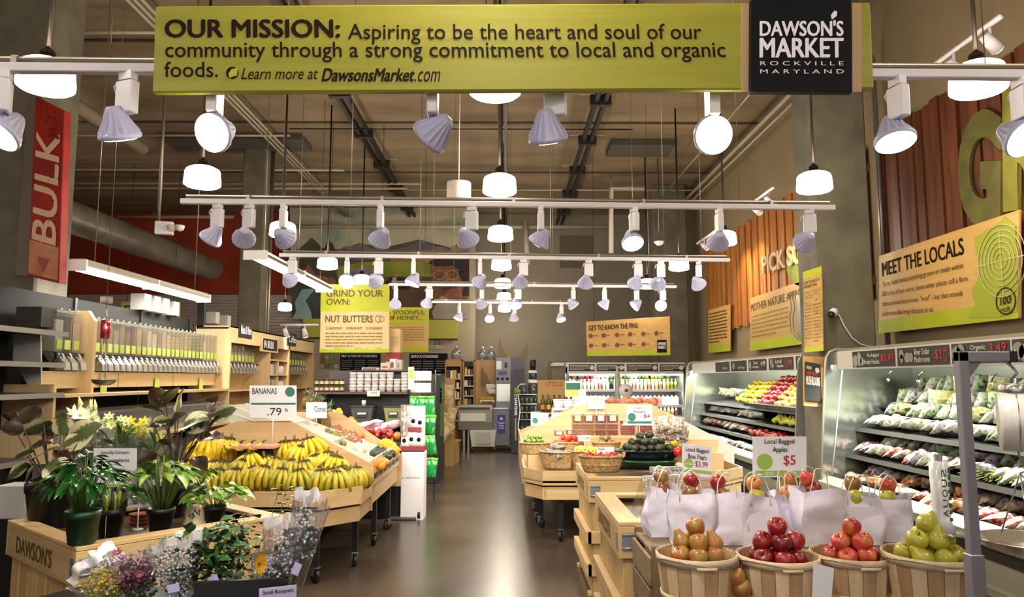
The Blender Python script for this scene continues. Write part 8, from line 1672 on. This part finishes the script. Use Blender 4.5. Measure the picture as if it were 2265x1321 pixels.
t = pot(474, 1157, .066, .10, z0, 'trailing pothos with light green leaves in a small black pot', BPOT); fountain(t, 46, 'p', .09, .17, .10, .27, 14, (.8, 1.4), up=.1)
TC = M('terracotta', '9c5434', .7); p = at_z(307, 1160, z0)
for k in range(3): tag(obj('clay_saucer', MB().lathe([(0, 0), (.045, 0), (.054, .015), (.056, .02), (.05, .02), (.045, .008), (0, .006)], 22), TC, None, (p.x, p.y, z0+.022*k)), 'terracotta saucer in the stack on the crate, %s' % ('bottom', 'middle', 'top')[k], 'saucer', 'clay saucers')
p = at_z(430, 1160, z0); t = thing('ceramic_pot', 'cream ceramic pot with brown floral pattern standing upside down', 'pot', (p.x, p.y, z0)); obj('body', MB().lathe([(.064, 0), (.066, .01), (.055, .022), (.058, .05), (.052, .085), (.035, .108), (.02, .112), (0, .112)], 26, fn=lambda a, z: 1+(.04*math.sin(a*9) if z < .015 else 0)), M('cream_glaze', 'c9bd95', .2, coat=.5), t, loc=(0, 0, 0))
g = MB(); rr = random.Random(2)
for i in range(9): a = -PI/2+rr.uniform(-.9, .9); z = rr.uniform(.04, .085); g.ball((math.cos(a)*.056, math.sin(a)*.056, z), .006, 6, 4, sc=(1, .4, 1.6))
obj('floral_print', g, M('brown_glaze', '5a4022', .4), t, loc=(0, 0, 0))
p = at_y(257, 1075, 4.45); card(207, 992, 302, 1078, 4.4, 'white sign reading Locally Grown Houseplants $6.99 among the plants', [('Locally Grown', .18, .06, .82, .17, 'k'), ('Houseplants', .22, .26, .84, .37, 'k'), ('$6.99', .36, .58, .86, .76, 'r')], bars=[(.28, .92, .99, .98, 'g')], stick=.80)
card(282, 1076, 330, 1122, 4.32, 'small white sign reading Green Foliage $20 below the houseplant sign', [('Green', .15, .05, .6, .2, 'k'), ('Foliage', .15, .32, .9, .52, 'k'), ('$20', .25, .62, .85, .88, 'r')], stick=.80)
# lilies and mixed bouquets behind the crate
SLV = film('cellophane', 'fafaff', .86, .06, bump=.8, bscale=14, white=.1); RUF = film('white_ruffle', 'f4f2fa', .45, .15, white=.8)
tz = thing('flower_bucket', 'black bucket of lily bouquets behind the houseplants', 'bucket', (-2.55, 4.95, 0)); obj('bucket', MB().lathe([(.2, .75), (.27, 1.0), (.26, 1.0), (.2, .8)], 28), BPOT, tz, loc=(0, 0, 0)); obj('stand', MB().lathe([(0, 0), (.2, 0), (.2, .75), (0, .75)], 20), BPOT, tz, loc=(0, 0, 0))
pet = {}
def flower(t, p, r, col, n=6, up=(0, -.6, .8), cup=.5, ctr='c9a83a'):
    key = (col, n, cup)
    if key not in pet:
        m = M('petal_'+col, col, .5); g = MB()
        for i in range(n):
            a = 2*PI*i/n; M3 = Matrix.Rotation(a, 3, 'Z')
            k = len(g.v); g.grid(lambda u, v: M3 @ Vector(((u-.5)*.5*math.sin(PI*(.12+.83*v)), .15+v*.85, cup*v*v)), 2, 4)
        g.use(m); g.mats = [m]; c = M('centre_'+ctr, ctr, .6); g.use(c).ball((0, 0, .08), .16, 8, 5); pet[key] = g.mesh('flower')
    obj('flower', pet[key], parent=t, loc=Vector(p)-t.location, rot=Vector(up).to_track_quat('Z', 'Y').to_euler(), scale=r)
def sleeve(t, b, tp, r0, r1, ruff=True):
    b, tp = Vector(b)-t.location, Vector(tp)-t.location; ax = tp-b; q = ax.to_track_quat('Z', 'Y').to_matrix(); L = ax.length; n = 28
    def f(u, v): a = 2*PI*u; r = r0+(r1-r0)*v+.012*v*math.sin(a*7); return b+q @ Vector((r*math.cos(a), r*math.sin(a), L*v+.015*v*math.sin(a*5)))
    obj('clear_sleeve', MB().grid(f, n, 6), SLV, t, loc=(0, 0, 0))
    if ruff: obj('ruffled_edge', MB().grid(lambda uu, v: (lambda u: b+q @ Vector(((r1*(.97+.08*v)+.012*math.sin(2*PI*u*9))*math.cos(2*PI*u), (r1*(.97+.08*v)+.012*math.sin(2*PI*u*9))*math.sin(2*PI*u), L*(1-.02)+.035*v+.010*math.sin(2*PI*u*6))))(-.06+.62*uu), 54, 2), RUF, t, loc=(0, 0, 0))
def sprig(t, c, r, n, col, s, name='blossoms', sc=(1, 1, .8), seed=0, mat=None):
    rr = random.Random(seed); g = MB(); c = Vector(c)-t.location
    for i in range(n):
        d = Vector((rr.gauss(0, 1), rr.gauss(0, 1), rr.gauss(0, 1))).normalized()*r*rr.random()**.4; d = Vector((d.x*sc[0], d.y*sc[1], d.z*sc[2])); g.ball(c+d, s*rr.uniform(.7, 1.3), 5, 3)
    o = obj(name, g, mat or M('bloom_'+col, col, .6), t, loc=(0, 0, 0)); o['kind'] = 'stuff'
lp = {k: leafme(leafmat('bouquet_leaf', '3c6a24', '5c8a34', r=.45), .14, .03, .4, .2) for k in (1,)}; lm['b'] = lp[1]; lm0['b'] = .14
LB = [(170, 900, 'cream lilies', 'dcd8b0', 4), (205, 905, 'white lily buds', 'd8dcb0', 4), (238, 925, 'lime green blooms', 'a0b43c', 6), (262, 915, 'pale green and white blooms', 'b4c078', 6), (298, 928, 'bright yellow blooms', 'd0c41c', 8), (325, 945, 'yellow-green button blooms', 'a8a82c', 8), (345, 925, 'white wrapped blooms', 'd0ccb8', 5), (190, 935, 'yellow lilies', 'ccc832', 5)]
for k, (px, py, s, c, n) in enumerate(LB):
    Y = 4.78+.12*(k % 3); b = Vector((-2.55+(k-3.5)*.04, 4.95, .85)); tp = at_y(px, py+25, Y); t = thing('lily_bouquet', 'bouquet with %s behind the houseplants' % s, 'bouquet', b, 0, 'lily bouquets'); rr = random.Random(k)
    obj('stems', MB().tube([(0, 0, 0), (tp-b)*.6, tp-b], .014, 6), STM, t, loc=(0, 0, 0)); sleeve(t, b, tp, .03, .10, False)
    for i in range(n): d = Vector((rr.uniform(-.07, .07), rr.uniform(-.07, .05), rr.uniform(-.03, .07))); flower(t, tp+d, rr.uniform(.045, .07) if 'lil' in s else rr.uniform(.028, .042), c, 6, (rr.uniform(-.6, .6), -.7, rr.uniform(.1, .9)), .5 if 'lil' in s else .2)
    for i in range(11): a = rr.uniform(0, 6.3); leaf(t, 'b', tp+Vector((.04*math.cos(a), .04*math.sin(a), -.12)), tp+Vector((.11*math.cos(a), .09*math.sin(a), rr.uniform(-.09, .06))), rr.uniform(-1, 1))
    if 'lil' in s:
        for i in range(3): d = Vector((rr.uniform(-.05, .05), 0, .05)); obj('bud', MB().tube([d, d+Vector((rr.uniform(-.02, .02), 0, .04)), d+Vector((0, 0, .085))], .01, 6, rs=[.005, .012, .003]), M('lily_bud', 'c9cc8a', .5), t, loc=tp-b)
# small bouquets in a black box at the front
bz = at_y(560, 1290, 2.85).z
t = thing('bouquet_box', 'black rectangular box holding the small wrapped bouquets', 'box', (-1.28, 2.95, 0)); ang = -.0
obj('front_panel', MB().prism([(-1.16, 2.853), (-.83, 2.92), (-.84, 2.94), (-1.17, 2.873)], 0, bz), BPOT, t); obj('side_panel', MB().prism([(-.83, 2.92), (-.90, 3.25), (-.92, 3.25), (-.85, 2.92)], 0, bz), BPOT, t); obj('left_panel', MB().prism([(-1.43, 2.80), (-1.95, 3.0), (-1.95, 3.02), (-1.42, 2.82)], 0, bz-.14), BPOT, t); obj('middle_panel', MB().prism([(-1.42, 2.80), (-1.16, 2.853), (-1.17, 2.873), (-1.43, 2.82)], 0, bz-.09), BPOT, t); obj('floor', MB().prism([(-1.95, 3.0), (-1.43, 2.82), (-.86, 2.93), (-.92, 3.24), (-1.8, 3.25)], bz-.14, bz-.12), BPOT, t); obj('stand', MB().prism([(-1.85, 3.05), (-1.43, 2.9), (-.9, 3.0), (-.95, 3.2)], 0, bz-.14), BPOT, t)
P = [at_y(573, 1303, 2.83), at_y(656, 1294, 2.86), at_y(656, 1335, 2.86), at_y(573, 1343, 2.83)]
t = thing('small_bouquets_sign', 'small white sign reading Small Bouquets on the black box', 'sign', (P[0]+P[2])/2); obj('board', MB().slab([P[3], P[2], P[1], P[0]], .003), M('lilac_card', 'c4c0e0', .5), t); g = MB(); text_on(g, 'Small Bouquets', *quad(P, .1, .12, .92, .42), bold=.03, lift=.003); obj('lettering', g, M('print_black', '', .6), t)
SB = [ # px, top y, px base, Y, radius, kind, label
 (205, 1262, 270, 3.0, .10, 'y', 'wrapped bouquet of yellow goldenrod with white ruffled edge, far left'), (222, 1235, 275, 3.12, .055, 'w', 'small ruffled sleeve with green filler behind the yellow bouquet'), (292, 1225, 320, 3.0, .085, 'm', 'wrapped bouquet of burgundy and pink flowers'), (385, 1205, 400, 3.0, .10, 'b', 'wrapped bouquet of white baby\'s breath with a white ruffled edge'),
 (475, 1180, 480, 3.08, .10, 'g', 'full bunch of dark green leather leaf foliage'), (540, 1150, 520, 3.3, .09, 'h', 'loose bunch of mixed green foliage and brown wax flowers'), (600, 1225, 570, 3.0, .06, 'b', 'narrow bouquet of white baby\'s breath beside the yellow daisy'), (632, 1165, 610, 3.02, .075, 's', 'sleeve printed with small white blossoms and a ruffled white edge'), (692, 1105, 640, 3.05, .065, 's', 'tall slanting sleeve of white blossoms with a wavy white top at the right')]
for k, (px, pt, pb, Y, r, kind, lab) in enumerate(SB):
    b = at_y(pb, 1345, Y); tp = at_y(px, pt, Y); b.z = max(b.z, bz-.11); t = thing('small_bouquet', lab, 'bouquet', b, 0, 'small wrapped bouquets'); ax = tp-b; rr = random.Random(k+20); U = ax.normalized()
    obj('stems', MB().tube([(0, 0, 0), ax*.5, ax*.8], .006, 6), STM, t, loc=(0, 0, 0))
    if kind not in 'gh': sleeve(t, b, tp, .035, r, k in (0, 1, 3, 7, 8))
    c = tp-U*.05
    if kind == 'y': sprig(t, c-U*.02, r*.85, 330, 'b8a420', .0055, seed=k); sprig(t, c-U*.1, r*.7, 60, '4f6a24', .007, 'filler', seed=k+50)
    if kind == 'w': sprig(t, c+U*.03, r*.8, 90, '7a8a34', .005, 'filler', seed=k)
    if kind == 'm': sprig(t, c-U*.03, r*.9, 170, '4a1424', .008, seed=k); sprig(t, c+U*.01, r*.9, 60, 'a07090', .006, 'pink_blossoms', seed=k+1); [flower(t, c+Vector((rr.uniform(-.05, .05), -.05, rr.uniform(-.06, .06))), .02, '7a2a48', 7) for i in range(6)]; sprig(t, c-U*.08, r*.8, 60, '2c4420', .008, 'filler', seed=k+9)
    if kind == 'b': sprig(t, c-U*.02, r*.88, 420, 'd4d4dc', .0042, seed=k, sc=(1, 1, 1.25)); sprig(t, c-U*.12, r*.6, 90, 'c4c4cc', .004, 'lower_blossoms', seed=k+4); sprig(t, c-U*.08, r*.7, 40, '3c4a30', .008, 'filler', seed=k+3)
    if kind in 'gh':
        for i in range(280 if kind == 'g' else 110): d = Vector((rr.gauss(0, .058), rr.gauss(0, .05), rr.uniform(-.24, .07))); e = Vector((rr.uniform(-1, 1), -.6, rr.uniform(-.2, 1))).normalized()*.045; leaf(t, 'a' if kind == 'g' or i % 2 else 'b', c+d, c+d+e, rr.uniform(-1, 1), 1.3)
        sprig(t, c, r*1.05, 90 if kind == 'h' else 20, 'a89a84' if kind == 'h' else '8a9a5c', .0035, seed=k, sc=(1, 1, 1.1))
    if kind == 's': sprig(t, c-U*.07, r*.85, 130, 'd8d8e0', .006, seed=k, sc=(1, 1, 2.1)); sprig(t, c-U*.1, r*.7, 50, '3a4430', .01, 'filler', seed=k+7, sc=(1, 1, 2))
    if k in (3, 4, 6, 8): obj('price_tag', MB().box((0, 0, 0), (.045, .002, .03)), M('tag_lilac', 'b8b4e0', .4), t, loc=ax*.35+Vector((.02, -.09, 0)), rot=(0, .4-.2*k, 0))
p = at_y(573, 1247, 2.9); t = thing('yellow_gerbera', 'single yellow gerbera daisy facing sideways beside the baby\'s breath', 'flower', p); flower(t, p, .042, 'd8a81c', 14, (.95, -.3, .1), .25, '8a5a1c'); flower(t, p+Vector((-.004, 0, 0)), .036, 'd8a81c', 14, (.95, -.3, .1), .35, '8a5a1c'); obj('stem', MB().tube([(0, 0, 0), (-.02, .02, -.1), (.0, .06, bz-.1-p.z)], .004, 6), STM, t, loc=(0, 0, 0))
# trailing vine stems on the banana table front and a white bin below
p = at_y(628, 1108, 6.1)
for k, (px, py) in enumerate(((615, 1112), (634, 1104), (655, 1108))):
    b = at_y(px, py+8, 3.45); t = thing('herb_sprig', 'small leafy sprig reaching up from the mixed foliage bunch, %s from the left' % ordn(k), 'plant', b); g = MB().tube([(-.12, -.12, -.28), (-.03, -.03, -.1), (0, 0, .08)], .0015, 4)
    obj('stem', g, STMB, t, loc=(0, 0, 0)); [leaf(t, 'a', b+Vector((0, 0, .02*i-.03)), b+Vector((.03*(-1)**i, -.02, .02*i-.01)), 0) for i in range(6)]
p = at_y(40, 1145, 4.9); t = thing('white_basket', 'white plastic carton on the floor shelf left of the plant crate', 'box', (at_y(42, 1120, 4.9).x, 4.9, 0)); obj('body', MB().box((0, 0, p.z+.11), (.2, .2, .2), taper=.9), M('white_carton', 'b8b4ac', .5), t, loc=(0, 0, 0)); obj('stand', MB().box((0, 0, (p.z+.01)/2), (.24, .24, p.z+.01)), BLK, t, loc=(0, 0, 0))
# ================================================================ LABELS: goods of one kind are counted from the left as the photograph shows them
_by = {}
for o in COL.objects:
    if o.parent is None and o.get('group') and o.get('label'): _by.setdefault(o['label'], []).append(o)
_inv = _RM.inverted()
def _px(o):
    v = _inv @ (o.location-Vector((0, 0, H))); return -v.x/v.z
for lab, os_ in _by.items():
    if 1 < len(os_) <= 29 and 'behind the camera' not in lab:
        for k, o in enumerate(sorted(os_, key=_px)):
            tail = ', %s from the left' % ordn(k); words = lab.split()
            o['label'] = (lab if len(words) <= 12 else ' '.join(words[:12]))+tail
for o in COL.objects:
    if o.name.split('.')[0] in ('small_print', 'pin_print', 'bean_print'): o['kind'] = 'stuff'
